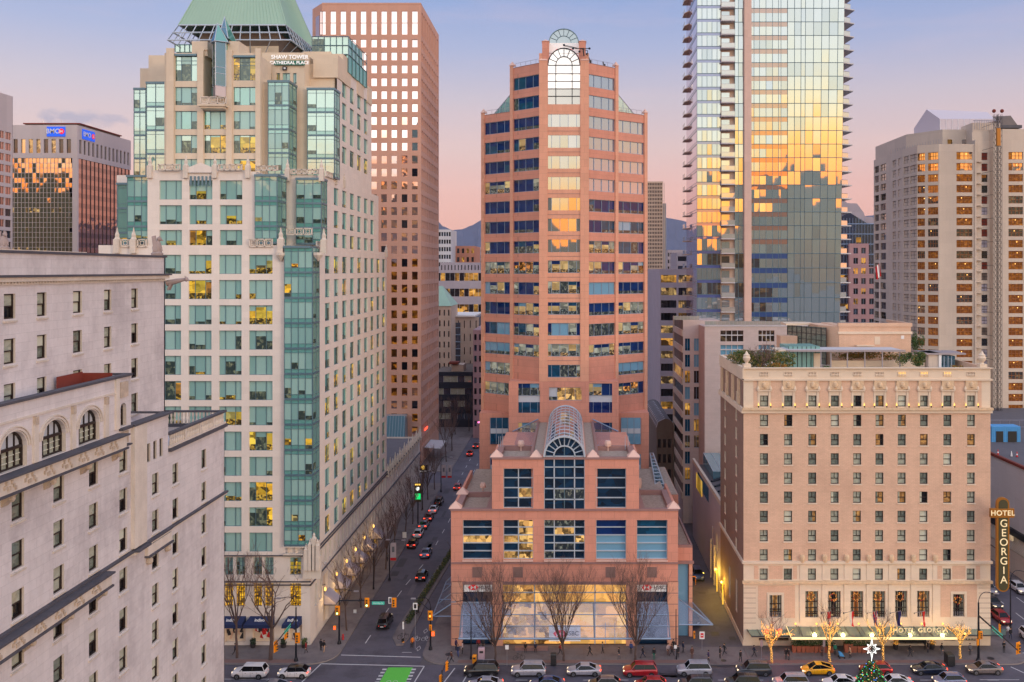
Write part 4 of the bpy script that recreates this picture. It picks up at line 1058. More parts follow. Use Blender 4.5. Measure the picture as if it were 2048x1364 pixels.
ln.frustum([(xa,142.2),(xa,140.8),(xm,139.3),(xb,140.5),(xb,142.2)], zb-1.6, [(xa,142.2),(xa,140.8),(xm,139.3),(xb,140.5),(xb,142.2)], zb, 'silver_rail')
ln.face([(xa,142.2,zb-2.0),(xm,139.5,zb-2.3),(xb,142.2,zb-2.0)], 'dark_frame')
pk = (xm-.1, 140.4, WZ(46,140.4)); e = [(xa-.35,142.4,zt_),(xa-.35,140.7,zt_),(xm,139.0,zt_-.1),(xb+.4,140.4,zt_),(xb+.4,142.4,zt_)]
for (p, q), mt in zip(zip(e, e[1:]), ('sh_blue','sh_blue','sh_glass','sh_dark')): ln.face([p,q,pk], mt); ln.tube(p,pk,.07,.05,4,'steel_light'); ln.tube(p,q,.07,.07,4,'steel_light')
pk2 = (WX(449,145), 145.0, WZ(33,145)); zq = WZ(83,145); b2 = [(WX(440,144),143.2,zq),(WX(461,144),143.0,zq),(WX(474,147),147.5,zq),(WX(436,147),147.5,zq)]
for p, q, mt in ((b2[0],b2[1],'sh_blue'),(b2[1],b2[2],'sh_glass'),(b2[3],b2[0],'sh_blue'),(b2[2],b2[3],'sh_dark')): ln.face([p,q,pk2], mt)
for p in b2: ln.tube(p,pk2,.08,.05,4,'steel_light')
ln.tube(tuple((b2[0][i]+pk2[i])/2 for i in range(3)), tuple((b2[1][i]+pk2[i])/2 for i in range(3)), .06,.06,4,'steel_light')
obj('glass_lantern', ln, st)
py = MB(); cxp, cyp = WX(463,149.6), 158.9; a0, zA_ = 8.95, 96.8; aT = 1.2; zTt = 118
def ring(a, z): return [(cxp-a,cyp-a,z),(cxp+a,cyp-a,z),(cxp+a,cyp+a*1.15,z),(cxp-a,cyp+a*1.15,z)]
r0, r1_ = ring(a0, zA_), ring(aT, zTt)
for i in range(4):
 j = (i+1)%4; py.face([r0[i],r0[j],r1_[j],r1_[i]], 'copper')
 n = 30                                            # standing seams
 for k in range(n+1):
  t_ = k/n; p = Vector(r0[i]).lerp(Vector(r0[j]), t_); q = Vector(r1_[i]).lerp(Vector(r1_[j]), t_); py.tube(p, q, .055, .02, 3, 'copper', False)
py.face(r1_, 'copper'); py.tube(r0[0], r1_[0], .14, .1, 5, 'copper'); py.tube(r0[1], r1_[1], .14, .1, 5, 'copper')
rf = obj('roof', py, st)
tr = MB(); ra, rb = ring(a0-.02, zA_), ring(a0+1.25, 94.0); rc = ring(a0+.62, 95.4)
for i in range(4):
 j = (i+1)%4
 for rr in (ra, rb, rc): tr.tube(rr[i], rr[j], .13, .13, 5, 'steel_light')
 for k in range(13):
  t_ = k/12; tr.tube(Vector(ra[i]).lerp(Vector(ra[j]), t_), Vector(rb[i]).lerp(Vector(rb[j]), t_), .09, .09, 4, 'steel_light')
  q = Vector(rb[i]).lerp(Vector(rb[j]), t_); c_ = Vector((cxp, cyp, q.z)); inn = q.lerp(c_, .36); inn.z = 91.8
  if k % 2 == 0: tr.tube(q, inn, .08, .08, 4, 'steel_light')
obj('roof_truss', tr, st)
dr = MB(); dr.box(cxp-6.6, cxp+6.6, cyp-6.0, cyp+7, 86, 96.6, 'alley_dark'); dr.box(cxp-2.2, cxp+6.8, cyp-6.2, cyp-6.0, 90, 94, 'sh_warm')
for i in range(3): dr.box(cxp+6.6, cxp+6.7, cyp-3+i*2.2, cyp-1.8+i*2.2, 91.5, 93.5, 'dark_frame')
obj('plant_room', dr, st)
gb = MB(); xa, xb = WX(624,156), WX(697,156); za, zb_ = WZ(103,156)-.5, WZ(73,156)
gb.box(xa+.1, xb-.1, 156.1, 167, za, zb_-.1, 'sh_glass2'); gb.box(xa, xa+2.2, 156.0, 156.08, za, zb_-.4, 'sh_dark')
for i in range(7): x = xa+(xb-xa)*i/6; gb.tube((x,156,za),(x,156,zb_),.06,.06,4,'teal_frame')
for z in (za, (za+zb_)/2, zb_): gb.tube((xa,156,z),(xb,156,z),.08,.08,4,'teal_frame'); gb.tube((xb,156,z),(xb,170,z),.08,.08,4,'teal_frame')
for i in range(6): y = 156+i*2.8; gb.tube((xb,y,za-3),(xb,y,zb_),.07,.07,4,'teal_frame')
gb.box(xb-.4, xb-.06, 156.2, 170, za-3, za, 'sh_glass'); obj('glass_penthouse', gb, st)
gb = MB(); xa, xb = WX(349,150), WX(388,150)
gb.box(xa, xb, 150.2, 151, WZ(103,150), WZ(88,150), 'sh_glass2')
for i in range(5): x = xa+(xb-xa)*i/4; gb.tube((x,150.1,WZ(103,150)),(x,150.1,WZ(88,150)),.06,.06,4,'teal_frame')
obj('glass_penthouse', gb, st)
sgn = MB(); x0, x1 = WX(548.5,146.7), WX(610,146.7); sgn.box(x0, x1, 146.62, 146.8, WZ(130.5,146.7), WZ(121,146.7), 'green_sign')
so_ = obj('roof_sign', sgn, st)
sxm = (x0+x1)/2
text('SHAW TOWER', (sxm, 146.8, WZ(114,146.7)),   .9, 'sign_letter', st, spacing=1.0, ext=.04, bold=.012)
text('CATHEDRAL PLACE', (sxm, 146.58, WZ(125.9,146.7)), .72, 'sign_letter', st, spacing=1.0, bold=.012)
em = MB(); em.box(WX(570,147)-.3, WX(577,147)-.2, 146.6, 146.9, WZ(141,147), WZ(134,147), 'dark_frame'); em.box(WX(571.5,147)-.2, WX(574,147)-.1, 146.55, 146.6, WZ(139,147), WZ(136,147), 'white'); obj('emblem', em, st)
obj('trim', trim, st)
# -- shopfront awnings, window displays, planters at the front base
for i, ((a, b), (xb0, xb1)) in enumerate(zip(shop, ((451,492),(496,542),(576,602)))):
 mm = MB(); zt_, zb = WZ(1232,134), 3.3; pr = 1.7; Y = 134.0
 a2, b2 = (a-.3, b+.1)
 if i == 2: a2, b2 = a-.1, b
 mm.hexa([(a2-.5,Y-pr,zb),(b2-.1,Y-pr,zb),(b2,Y-.02,zb),(a2,Y-.02,zb),(a2-.46,Y-pr+.04,zb+.5),(b2-.1,Y-pr+.04,zb+.5),(b2,Y-.02,zt_),(a2,Y-.02,zt_)], 'navy')
 aw = obj('awning', mm, st)
 t_ = text('indigo', ((a2+b2)/2-.1, Y-.95, (zb+.5+zt_)/2+.08), .62, 'white', st, rot=(R(52),0,0), ext=.01, bold=.012); 
sd_ = MB()
for i, (a, b) in enumerate(shop):
 sd_.fquad(fA, a, b, .6, 4.2, -.4, 'cream')
 r = random.Random(40+i); mats = [['dark_frame','cream','brick','dark_frame'],['red','white','flag_red','dark_frame'],['white','plum_panel','sh_stone','dark_frame']][i]
 for q in range(16):
  u = r.uniform(a+.1, b-.9); v = r.uniform(.7, 2.6); ang = r.uniform(-.5,.5); wq = r.uniform(.2,.6); hq = r.uniform(.5,1.3)
  P = fA.p; cs, sn = math.cos(ang), math.sin(ang)
  pts = [(u+x*cs-y*sn, v+x*sn+y*cs) for x, y in ((0,0),(wq,0),(wq,hq),(0,hq))]
  if all(a < x < b and .6 < y < 4.1 for x, y in pts): sd_.face([P(x,y,-.39+q*.004) for x, y in pts], mats[q%4])
obj('shop_display', sd_, st)
SW.done()
def planter(x, y, label, col='dark_frame', grp='planters along the shop windows', leafm='leaf'):
 t = thing('planter', label, 'planter', (x, y, .15), grp)
 mm = MB(); mm.lathe((x,y,.15), [(.35,0),(.42,.5),(.45,.55),(.4,.55),(.38,.5)], 10, col); obj('pot', mm, t)
 lf = MB(); r = random.Random(int(x*7)); 
 for i in range(160):
  a = r.uniform(0,6.28); rr = r.uniform(0,.42); z = .7+r.uniform(0,.75); p = Vector((x+rr*math.cos(a), y+rr*math.sin(a), z)); q = Vector((r.gauss(0,1),r.gauss(0,1),r.gauss(0,1))).normalized()*.1; s_ = q.orthogonal()*.8
  lf.face([p-q, p+s_, p+q, p-s_], leafm)
 obj('plant', lf, t)
planter(WX(505,133), 133.2, 'dark planter left of the middle blue awning shop window', leafm='leaf_dark'); planter(WX(566,133), 133.2, 'dark planter between the middle and right blue awnings', leafm='leaf_dark'); planter(WX(608,133), 133.2, 'green leafy planter at the corner of the pale stone tower')
# -- annex down the side street: stone wall with a row of pinnacles, glass pyramid skylight
ax = thing('stone_annex', 'low pale stone annex with a row of spiky pinnacles along the side street', 'building', (-45, 210, 0))
am = MB(); wall(am, fS, 190, 232, 0, 13.0, [s_ for s_ in slots if 190.5 < s_[0] < 230]+[l for l in lows if 190.5 < l[0] < 230], .5, 'sh_stone')
for l in [s_ for s_ in slots if 190.5 < s_[0] < 230]+[l for l in lows if 190.5 < l[0] < 230]: am.fquad(fS, *l[:4], -.5, 'win_grey')
am.box(-70, XR-.6, 190, 232, 0, 12.6, 'roofing'); am.box(-70, XR, 231.9, 232, 0, 13, 'sh_stone')
for z in (12.75,9.0): am.fbox(fS, 190, 232.1, z, z+.16, 0, .25, 'hv_ledge')
am.box(XR-.6, XR, 190, 232, 12.9, 13.0, 'hv_trim'); obj('wall', am, ax)
for q in range(16): pinn(XR+.1, 190.5+q*2.75, 12.2, 3.6 if q % 2 else 2.8, .3, ax)
sk = MB(); a = [(-46.5,192),(-41.2,192),(-41.2,199),(-46.5,199)]; zt0 = WZ(918,192); 
sk.frustum(a, 12.6, a, zt0, 'sh_glass'); pk = (-43.9,195.5,WZ(874,195)); aa = [(x,y,zt0) for x, y in a]
for i in range(4):
 sk.face([aa[i],aa[(i+1)%4],pk], 'sh_glass'); sk.tube(aa[i],pk,.1,.06,4,'steel_light')
 for k in range(1,6):
  t_ = k/6; q = Vector(aa[i]).lerp(Vector(aa[(i+1)%4]), t_); sk.tube(q, q.lerp(Vector(pk), .97), .05,.04,3,'steel_light')
obj('skylight', sk, ax)
for i, y in enumerate((141.5,148.5,155.0,161.5,168.5,176.0)):
 mm = MB(); zt_ = 4.9; mm.hexa([(XR+1.9,y,3.4),(XR+1.9,y+3.2,3.4),(XR+.0,y+3.2,3.4),(XR+.0,y,3.4),(XR+1.9,y,3.6),(XR+1.9,y+3.2,3.6),(XR+.0,y+3.2,zt_+.2),(XR+.0,y,zt_+.2)], 'grey_panel')
 mm.box(XR+.02, XR+1.9, y+.02, y+3.18, 3.25, 3.4, 'dark_frame')
 o = obj('awning', mm, st); mm = MB(); mm.ball((XR+.5,y-1.0,6.2), .17, 'warm_lamp', 8, 5, 2.0); mm.tube((XR,y-1.0,6.8),(XR+.5,y-1.0,6.9),.05,.05,4,'dark_frame'); obj('wall_lantern', mm, st)
# == square window tower, left side street
rng = random.Random(31)
pt = thing('office_tower', 'tall salmon stone tower with a grid of small square mirror windows', 'office tower', (-57, 275, 0), 'background towers')
PW = Windows(pt)
Yp = 258.0; fP = FF(Yp); xl, xr = WX(644,Yp), WX(842,Yp); Zt = 132.5; body = MB()
cols = [WX(600+.3664*c,Yp) for c in (165,220,275,330,388,443,498,555,611)]
cols = [cols[0]-2.95] + cols
zr = WZ(78.8,Yp); rows = [zr-3.70*k for k in range(32)]
H1 = [(c, c+1.62, WZ(69,Yp), WZ(22,Yp)) for c in cols]
H2 = [(c, c+1.62, z-2.26, z) for z in rows for c in cols]
wall(body, fP, xl, xr, 0, Zt, H1+H2, .35, 'pk_stone')
for h in H1: g = MB(); g.fpane(fP, *h, -.3, 'pk_glass', .004); g.fbox(fP, h[0], h[1], (h[2]+h[3])/2-.06, (h[2]+h[3])/2+.06, -.3, -.2, 'bronze'); PW.put(g, fP, *h)
for h in H2:
 g = MB(); z = h[3]; k = 'pk_glass' if z > 92 - rng.random()*3 else ('pk_glass2' if rng.random() < .9 else 'far_dark')  # sky and skyline reflection put in as brighter glass above, darker below
 g.fpane(fP, *h, -.3, k, .01); PW.put(g, fP, *h)
Yb = 293; fR_ = FRt(xr); yw = [Yp+1.2+3.3*i for i in range(10)]
R1 = [(y, y+1.9, z-2.26, z) for z in rows for y in yw]; R0 = [(y, y+1.9, WZ(69,Yp), WZ(22,Yp)) for y in yw]
wall(body, fR_, Yp, Yb, 0, Zt, R0+R1, .3, 'pk_stone')
for h in R0+R1:
 sg = MB(); sg.fquad(fR_, *h, -.3, 'pk_side' if h[3] > 40 or rng.random() < .5 else 'pk_glass2'); PW.put(sg, fR_, *h)
xc, yc2 = WX(625,264), 264; fc_ = FAng(xc, yc2, xl, Yp); body.fquad(fc_, 0, fc_.L, 0, Zt, 0, 'pk_stone')
for i in range(1): body.fbox(fc_, fc_.L*.35, fc_.L*.75, 40, Zt-3, 0, .05, 'pk_side')
body.prism([(xl+.3,Yp+.5),(xr-.5,Yp+.5),(xr-.5,Yb),(xc,Yb),(xc,yc2+.3)], 0, Zt-.3, 'pk_stone'); body.box(xr-.5, xr, Yb-.1, Yb, 0, Zt, 'pk_stone')
obj('wall', body, pt)
rf = MB(); rf.box(WX(684,270), WX(698,270), 268, 274, Zt, Zt+2.6, 'alley_dark'); rf.box(xl, xr, Yp-.05, Yp+.4, Zt-.35, Zt+.1, 'pk_stone'); obj('roof_plant', rf, pt)
PW.done()
aw = MB(); aw.hexa([(-42.4,262,4.2),(-37.6,262,3.9),(-37.6,274,3.9),(-42.4,274,4.2),(-42.4,262,4.4),(-37.6,262,4.1),(-37.6,274,4.1),(-42.4,274,4.4)], 'white_panel')
obj('canopy', aw, pt)
ns = MB()
for i in range(7): ns.tube((-42.3,262+i*.8,9.3+.25*math.sin(i*2.1)),(-42.3,262.6+i*.8,9.6),.12,.12,5,'red_lamp')
obj('red_sign', ns, pt)
sb = thing('low_building', 'small pale building with a blue green metal roof behind the stone annex', 'building', (-46, 253, 0), 'background buildings')
m_ = MB(); Y = 252.5; xa, xb = WX(768,Y), WX(822,Y)
m_.box(xa-8, xb, Y, Y+5, 0, WZ(880,Y), 'far_pink'); m_.box(xa-8, xa+7, Y-.1, Y, WZ(905,Y), WZ(895,Y), 'hv_ledge'); obj('wall', m_, sb)
m_ = MB(); m_.hexa([(xa-8,Y-.2,WZ(880,Y)),(xa+5.8,Y-.2,WZ(880,Y)),(xa+5.8,Y+5,WZ(880,Y)),(xa-8,Y+5,WZ(880,Y)),(xa-8,Y+2,WZ(834,Y)),(xa+5.6,Y+2,WZ(834,Y)),(xa+5.6,Y+5,WZ(834,Y)),(xa-8,Y+5,WZ(834,Y))], 'gable_glass')
for i in range(9): x = xa-1+i*.8; m_.tube((x,Y-.25,WZ(880,Y)),(x,Y+1.95,WZ(834,Y)),.05,.05,3,'steel_light',False)
obj('roof', m_, sb)
# == salmon granite tower with the stepped podium and glass vault
rng = random.Random(41)
hs = thing('office_tower', 'salmon granite office tower with angled ribbon windows, arched glass top and stepped podium', 'office tower', (-1.1, 150, 0))
HW = Windows(hs); YT = 165.0; CX = WX(1128, YT)
def ribbon(W, fr, u0, u1, v0, v1, br, d=.22, mats=None, plit=.5, fm='steel', t=.08, w8=None):
 g = MB(); ks = mats; cur = None
 for a, b in zip(br, br[1:]):
  a = u0+(u1-u0)*a; b = u0+(u1-u0)*b
  if cur is None or rng.random() < .45:
   r = rng.random()
   cur = (rng.choice(ks[1]) if r < plit else rng.choice(ks[0]), rng.random() < .45, rng.uniform(.45,.8))
  k, split, h_ = cur
  if k in ('hs_lit','hs_lit2'):
   q_ = v0+(v1-v0)*rng.choice([.3,.38,.45]); vt_ = v1 if rng.random() < .6 else v1-(v1-v0)*.3
   if vt_ < v1: g.fquad(fr, a, b, vt_, v1, -d, rng.choice(ks[0]))
   g.fquad(fr, a, b, q_, vt_, -d, rng.choice(['hs_room','hs_room2','hs_room2']) if (k == 'hs_lit' or rng.random() < .5) else k); g.fquad(fr, a, b, v0, q_, -d, rng.choice(['hs_busy','hs_busy2','hs_busy2']))
  elif split and k in ks[1]: vm = v1-(v1-v0)*h_*.6; g.fquad(fr, a, b, vm, v1, -d, rng.choice(ks[0])); g.fquad(fr, a, b, v0, vm, -d, k)
  elif split: vm = v0+(v1-v0)*.28; g.fquad(fr, a, b, vm, v1, -d, k); g.fquad(fr, a, b, v0, vm, -d, 'hs_dim')
  else: g.fquad(fr, a, b, v0, v1, -d, k)
  if a > u0+.01: g.fbox(fr, a-t/2, a+t/2, v0, v1, -d-.02, -d+.1, fm)
 g.fbox(fr, u0, u1, v1-t, v1, -d-.01, -d+.1, fm); g.fbox(fr, u0, u1, v0, v0+t, -d-.01, -d+.12, fm)
 W.put(g, fr, u0, u1, v0, v1)
zt = lambda k: 91.95-3.8216*k
hwin = 2.3; Zb = 18.0
body = MB(); trim = MB()
xi, xo, xe = 4.55, 10.1, 15.95; yi, yo, ye = YT, 169.6, 174.0
pt_ = lambda s, x: CX+s*x
fcen = FF(YT-.25); 
cw = (WX(1096,YT), WX(1160,YT))
mat_dark = (['hs_blue','hs_blue','hs_blue','hs_teal'],['hs_dim','hs_lit','hs_teal'])
mat_mid = (['hs_blue','hs_pale','hs_blue','hs_teal','hs_blue'],['hs_lit','hs_dim','hs_lit','hs_lit2'])
crow = [(cw[0], cw[1], zt(k)+.2-2.3, zt(k)+.2) for k in range(2, 15)]
arch_r = (cw[0], cw[1], WZ(209,YT), WZ(97,YT)+.01)
wall(body, fcen, CX-xi, CX+xi, 34, WZ(83,YT)-2.2, crow+[(arch_r[0],arch_r[1],arch_r[2],WZ(83,YT)-2.2)], .4, 'hs_light')
for k, h in enumerate(crow):
 if k < 7:
  g = MB()
  for a, b in zip((0,.113,.373,.633,.893),(.113,.373,.633,.893,1)):
   g.fpane(fcen, h[0]+(h[1]-h[0])*a, h[0]+(h[1]-h[0])*b, h[2], h[3], -.12, 'hs_mirror', .006)
   if a: u = h[0]+(h[1]-h[0])*a; g.fbox(fcen, u-.04, u+.04, h[2], h[3], -.14, -.06, 'steel')
  HW.put(g, fcen, *h)
 else: ribbon(HW, fcen, *h, br=(0,.113,.373,.633,.893,1), mats=(['hs_teal','hs_pale','hs_blue'],['hs_lit','hs_lit','hs_lit2','hs_dim']), plit=.65)
for k in range(2, 15):
 z = zt(k)+.2; body.fbox(fcen, CX-xi, CX+xi, z-3.1, z-3.02, 0, .03, 'hs_dark')
for s in (-1, 1):
 xa, xb = sorted((pt_(s,3.0), pt_(s,4.55)))
 body.box(xa, xb, YT-.45, YT-.25, 34, WZ(122,YT), 'hs_light'); 
 xc_ = (xa+xb)/2; x0, x1 = sorted((pt_(s,2.75), pt_(s,4.0)))
 body.box(x0, x1, YT-.3, YT+2, WZ(126,YT), WZ(83,YT), 'hs_stone'); 
 body.frustum([(x0-.1,YT-.4),(x1+.1,YT-.4),(x1+.1,YT+2.1),(x0-.1,YT+2.1)], WZ(83,YT), [((x0+x1)/2-.05,YT+.8),((x0+x1)/2+.05,YT+.8),((x0+x1)/2+.05,YT+.9),((x0+x1)/2-.05,YT+.9)], WZ(77,YT), 'hs_pyr')
 body.frustum([(xa-.1,YT-.55),(xb+.1,YT-.55),(xb+.1,YT+.5),(xa-.1,YT+.5)], WZ(122,YT), [(xa+.4,YT-.2),(xb-.4,YT-.2),(xb-.4,YT+.3),(xa+.4,YT+.3)], WZ(117,YT), 'hs_pyr')
facets = []
for s in (-1, 1):
 for (xa, ya, xb, yb, k0, lab) in ((xi,yi,xo,yo,0,'in'), (xo,yo,xe,ye,2,'out')):
  if s < 0: fr = FAng(CX-xb, yb, CX-xa, ya)
  else: fr = FAng(CX+xa, ya, CX+xb, yb)
  top = 93.9 if k0 == 0 else 85.8; L = fr.L
  pad0, pad1 = .35, .75                       # stone at each end
  u0, u1 = (pad1, L-.05) if s < 0 else (.05, L-pad1)
  rows = []
  zmin = 36.2 if k0 == 0 else 30.6
  k = k0
  while zt(k)-2.3 > zmin: rows.append((u0, u1, zt(k)-2.3, zt(k))); k += 1
  wall(body, fr, 0, L, 20 if k0 else 34, top, rows, .3, 'hs_stone')
  br = (0,.19,.47,.76,1) if s < 0 else (0,.21,.5,.79,1)
  for i, h in enumerate(rows):
   kk = k0+i
   m_ = mat_dark if kk < 7 else mat_mid
   if s > 0 and kk < 6: m_ = (['hs_pale2'],['hs_pale2'])  # pale sky reflection put into the glass colour of these facets
   ribbon(HW, fr, *h, br=br, mats=m_, plit=.12 if kk < 4 else (.28 if kk < 8 else .5))
  e0, e1 = (0, pad1) if s < 0 else (L-pad1, L)
  body.fbox(fr, e0, e1, 20, top+.5, 0, .22, 'hs_light')
  c = fr.p((e0+e1)/2, 0, -.1); P = fr.p
  tb = [P(e0-.12,0,.34)[:2], P(e1+.12,0,.34)[:2], P(e1+.12,0,-.7)[:2], P(e0-.12,0,-.7)[:2]]; mid = c[:2]
  body.frustum(tb, top+.5, [(mid[0]-.03,mid[1]-.03),(mid[0]+.03,mid[1]-.03),(mid[0]+.03,mid[1]+.03),(mid[0]-.03,mid[1]+.03)], top+1.3, 'hs_pyr')
  trim.fbox(fr, u0, u1, top, top+.1, -.3, .04, 'hs_dark')
  for q in range(6):                           # roof edge rail
   u = u0+(u1-u0)*q/5; trim.tube(P(u,top,-.6), P(u,top+1.0,-.6), .03,.03,4,'silver_rail')
  trim.tube(P(u0,top+1.0,-.6), P(u1,top+1.0,-.6), .03,.03,4,'silver_rail')
  facets.append((s, k0, fr, L))
def vfill(poly, z0, z1, m): body.prism(poly, z0, z1, m)
corep = [(CX-xe+.5,ye+.6),(CX-xo+.2,yo+.75),(CX-xi+.1,yi+.75),(CX+xi-.1,yi+.75),(CX+xo-.2,yo+.75),(CX+xe-.5,ye+.6),(CX+xe,206),(CX-xe,206)]
vfill(corep, 0, 85.0, 'hs_stone')
vfill([(CX-xo+.2,yo+.75),(CX-xi+.1,yi+.75),(CX+xi-.1,yi+.75),(CX+xo-.2,yo+.75),(CX+xo,198),(CX-xo,198)], 85.0, 93.4, 'hs_stone')
for s in (-1, 1): body.box(*sorted((pt_(s,xe-.5), pt_(s,xe))), ye, 206, 0, 85.8, 'hs_stone')
for s in (-1, 1):
 mm = MB(); a = (pt_(s,10.2), 172, WZ(188,172)); b = (pt_(s,10.2), 172, WZ(228,172)); c = (pt_(s,13.3), 174.5, WZ(228,174.5))
 c = (WX(1287 if False else (1268 if s > 0 else 988), 174), 174, WZ(228,174)); 
 mm.face([a,b,c], 'gable_glass'); bk = [(p[0],p[1]+14,p[2]) for p in (a,b,c)]; mm.face([a,c,bk[2],bk[0]], 'gable_glass')
 mm.face(bk[::-1], 'gable_glass')
 for p, q in ((a,b),(a,c),(b,c)): mm.tube(p,q,.1,.1,4,'steel_light')
 for t_ in (.33,.66):
  p = Vector(a).lerp(Vector(c), t_); mm.tube(p, (p.x,p.y,b[2]), .06,.06,4,'steel_light')
 obj('glass_gable', mm, hs)
# -- lower part of the shaft: flush piers and two storey windows
zl0 = WZ(762,YT); fL_ = FF(YT-.6)
xs = [WX(x,YT) for x in (1018,1237)]
lr = []
for (xa, xb) in ((1037,1080),(1178,1224)):
 for (ya, yb) in ((766,825),(844,892)): lr.append((WX(xa,YT), WX(xb,YT), WZ(yb,YT), WZ(ya,YT)))
lr.append((WX(1098,YT), WX(1163,YT), WZ(800,YT), WZ(774,YT)))
wall(body, fL_, xs[0], xs[1], 24, zl0, lr, .35, 'hs_stone')
body.box(xs[0], xs[1], YT-.24, YT+5, 24, zl0-.05, 'hs_stone')
P0 = [(xs[0],zl0),(WX(1030,YT),zl0+.9),(CX-xi,zl0+.9),(CX-xi,zl0)]
for h in lr[:4]:
 H_ = h[3]-h[2]
 ribbon(HW, fL_, h[0], h[1], h[3]-H_*.42, h[3], br=(0,.18,.55,.9,1), mats=mat_mid, plit=.6, d=.3)
 g = MB(); g.fquad(fL_, h[0], h[1], h[2]+H_*.36, h[3]-H_*.42, -.3, 'sky_panel'); g.fquad(fL_, h[0], h[1], h[2], h[2]+H_*.36, -.3, rng.choice(['hs_blue','hs_teal']))
 for q in (.18,.55,.9): u = h[0]+(h[1]-h[0])*q; g.fbox(fL_, u-.04, u+.04, h[2], h[2]+H_*.36, -.32, -.22, 'steel')
 HW.put(g, fL_, *h)
ribbon(HW, fL_, *lr[4], br=(0,.25,.5,.8,1), mats=(['sky_panel','hs_pale'],['hs_podlit']), plit=.4, d=.3)
for s in (-1, 1):
 fo = FF(169.2); xa, xb = ((WX(981,169.5), WX(1017,169.5)) if s < 0 else (WX(1242,169.5), WX(1281,169.5)))
 body.box(min(xa, CX-xe) if s < 0 else xa-.7, xb+.7 if s < 0 else CX+xe, 169.4, 176, 16, WZ(826,169.4), 'hs_stone')
 for (ya, yb) in ((835,888),(908,960)):
  g = MB(); g.fquad(fo, xa, xb, WZ(yb,169.4), WZ(ya,169.4), .0, rng.choice(['hs_blue','hs_pale','hs_teal'])); g.fbox(fo, xa, xb, WZ((ya+yb)/2+5,169.4), WZ((ya+yb)/2-5,169.4), .0, .04, 'sky_panel')
  for q in (0,.33,.66,1): u = xa+(xb-xa)*q; g.fbox(fo, u-.05, u+.05, WZ(yb,169.4), WZ(ya,169.4), .0, .1, 'steel')
  HW.put(g, fo, xa, xb, WZ(yb,169.4), WZ(ya,169.4))
# -- great arched window and the half round glass fan above it
ga = MB(); A, B = cw; uc = (A+B)/2; hw_ = (B-A)/2; vsA = WZ(131,YT); vtA = WZ(97,YT); P = fcen.p
zz = [WZ(y,YT) for y in (209,193,178,163,148,131)]
for i, (a, b) in enumerate(zip(zz, zz[1:])): ga.fquad(fcen, A, B, a, b, -.1, 'hs_mirror' if i < 2 else 'hs_bright')
n = 16; ga.face([P(uc+hw_*math.cos(math.pi*i/n), vsA+(vtA-vsA)*math.sin(math.pi*i/n), -.1) for i in range(n+1)], 'hs_bright')
for z in zz[1:]: ga.fbox(fcen, A, B, z-.07, z+.07, -.12, .02, 'dark_metal')
for u in (A+(B-A)*.245, A+(B-A)*.755): ga.fbox(fcen, u-.07, u+.07, zz[0], vsA, -.12, .02, 'dark_metal')
def arcstrip(mb, fr, uc, ru, rv, vs, w0, w1, th, m, n=18, a0=0, a1=math.pi):
 for i in range(n):
  t0, t1 = a0+(a1-a0)*i/n, a0+(a1-a0)*(i+1)/n
  q = [fr.p(uc+(ru+k_)*math.cos(tt), vs+(rv+k_)*math.sin(tt), ww) for tt in (t0,t1) for k_, ww in ((th/2,w1),(th/2,w0),(-th/2,w0),(-th/2,w1))]
  mb.hexa(q, m)
arcstrip(ga, fcen, uc, hw_, vtA-vsA, vsA, -.12, .1, .16, 'dark_metal'); arcstrip(ga, fcen, uc, hw_*.51, (vtA-vsA)*.51, vsA, -.12, .04, .14, 'dark_metal')
for k in range(1, 8):
 t = math.pi*k/8; ga.tube(P(uc+hw_*.51*math.cos(t), vsA+(vtA-vsA)*.51*math.sin(t), 0), P(uc+hw_*math.cos(t), vsA+(vtA-vsA)*math.sin(t), 0), .06,.06,4,'dark_metal')
obj('arched_window', ga, hs)
wp = MB(); Yw = YT+1.2; fW = FF(Yw); x0, x1 = WX(1098,Yw), WX(1158,Yw); wp.fbox(fW, x0, x1, WZ(140,Yw), WZ(86,Yw), -.3, 0, 'sign_white')
so_ = obj('sign_panel', wp, hs)
lg = MB()                                            # hexagonal red and white emblem, mostly behind the arch
cz = WZ(106,Yw); u0 = (x0+x1)/2; s1 = 1.55
def hexlogo(mb, fr, uc, vc, s1, w, m='sign_red'):
 P = fr.p
 mb.face([P(uc-s1*2,vc,w),P(uc-s1,vc-s1,w),P(uc-s1,vc+s1,w)], m); mb.face([P(uc+s1*2,vc,w),P(uc+s1,vc+s1,w),P(uc+s1,vc-s1,w)], m)
 mb.face([P(uc,vc,w),P(uc-s1,vc+s1,w),P(uc+s1,vc+s1,w)], m); mb.face([P(uc,vc,w),P(uc+s1,vc-s1,w),P(uc-s1,vc-s1,w)], m)
hexlogo(lg, fW, u0, cz-.6, 1.35, .03); obj('emblem', lg, so_)
fn = MB(); Yf = YT+2.2; fF = FF(Yf); uc = (WX(1098,Yf)+WX(1157,Yf))/2; ru = (WX(1157,Yf)-WX(1098,Yf))/2; vs = WZ(86,Yf); rv = WZ(58,Yf)-vs; P = fF.p
arc = [P(uc+ru*math.cos(math.pi*i/20), vs+rv*math.sin(math.pi*i/20), 0) for i in range(21)]; fn.face(arc, 'roof_glass')
bk = [(p[0], p[1]+8, p[2]) for p in arc]
for a, b, c, d_ in zip(arc, arc[1:], bk[1:], bk): fn.face([a,b,c,d_], 'roof_glass')
arcstrip(fn, fF, uc, ru, rv, vs, 0, .15, .14, 'teal_frame'); arcstrip(fn, fF, uc, ru*.5, rv*.5, vs, 0, .12, .1, 'teal_frame')
for k in range(1, 8):
 t = math.pi*k/8; fn.tube(P(uc+ru*.5*math.cos(t), vs+rv*.5*math.sin(t), .05), P(uc+ru*math.cos(t), vs+rv*math.sin(t), .05), .05,.05,4,'teal_frame')
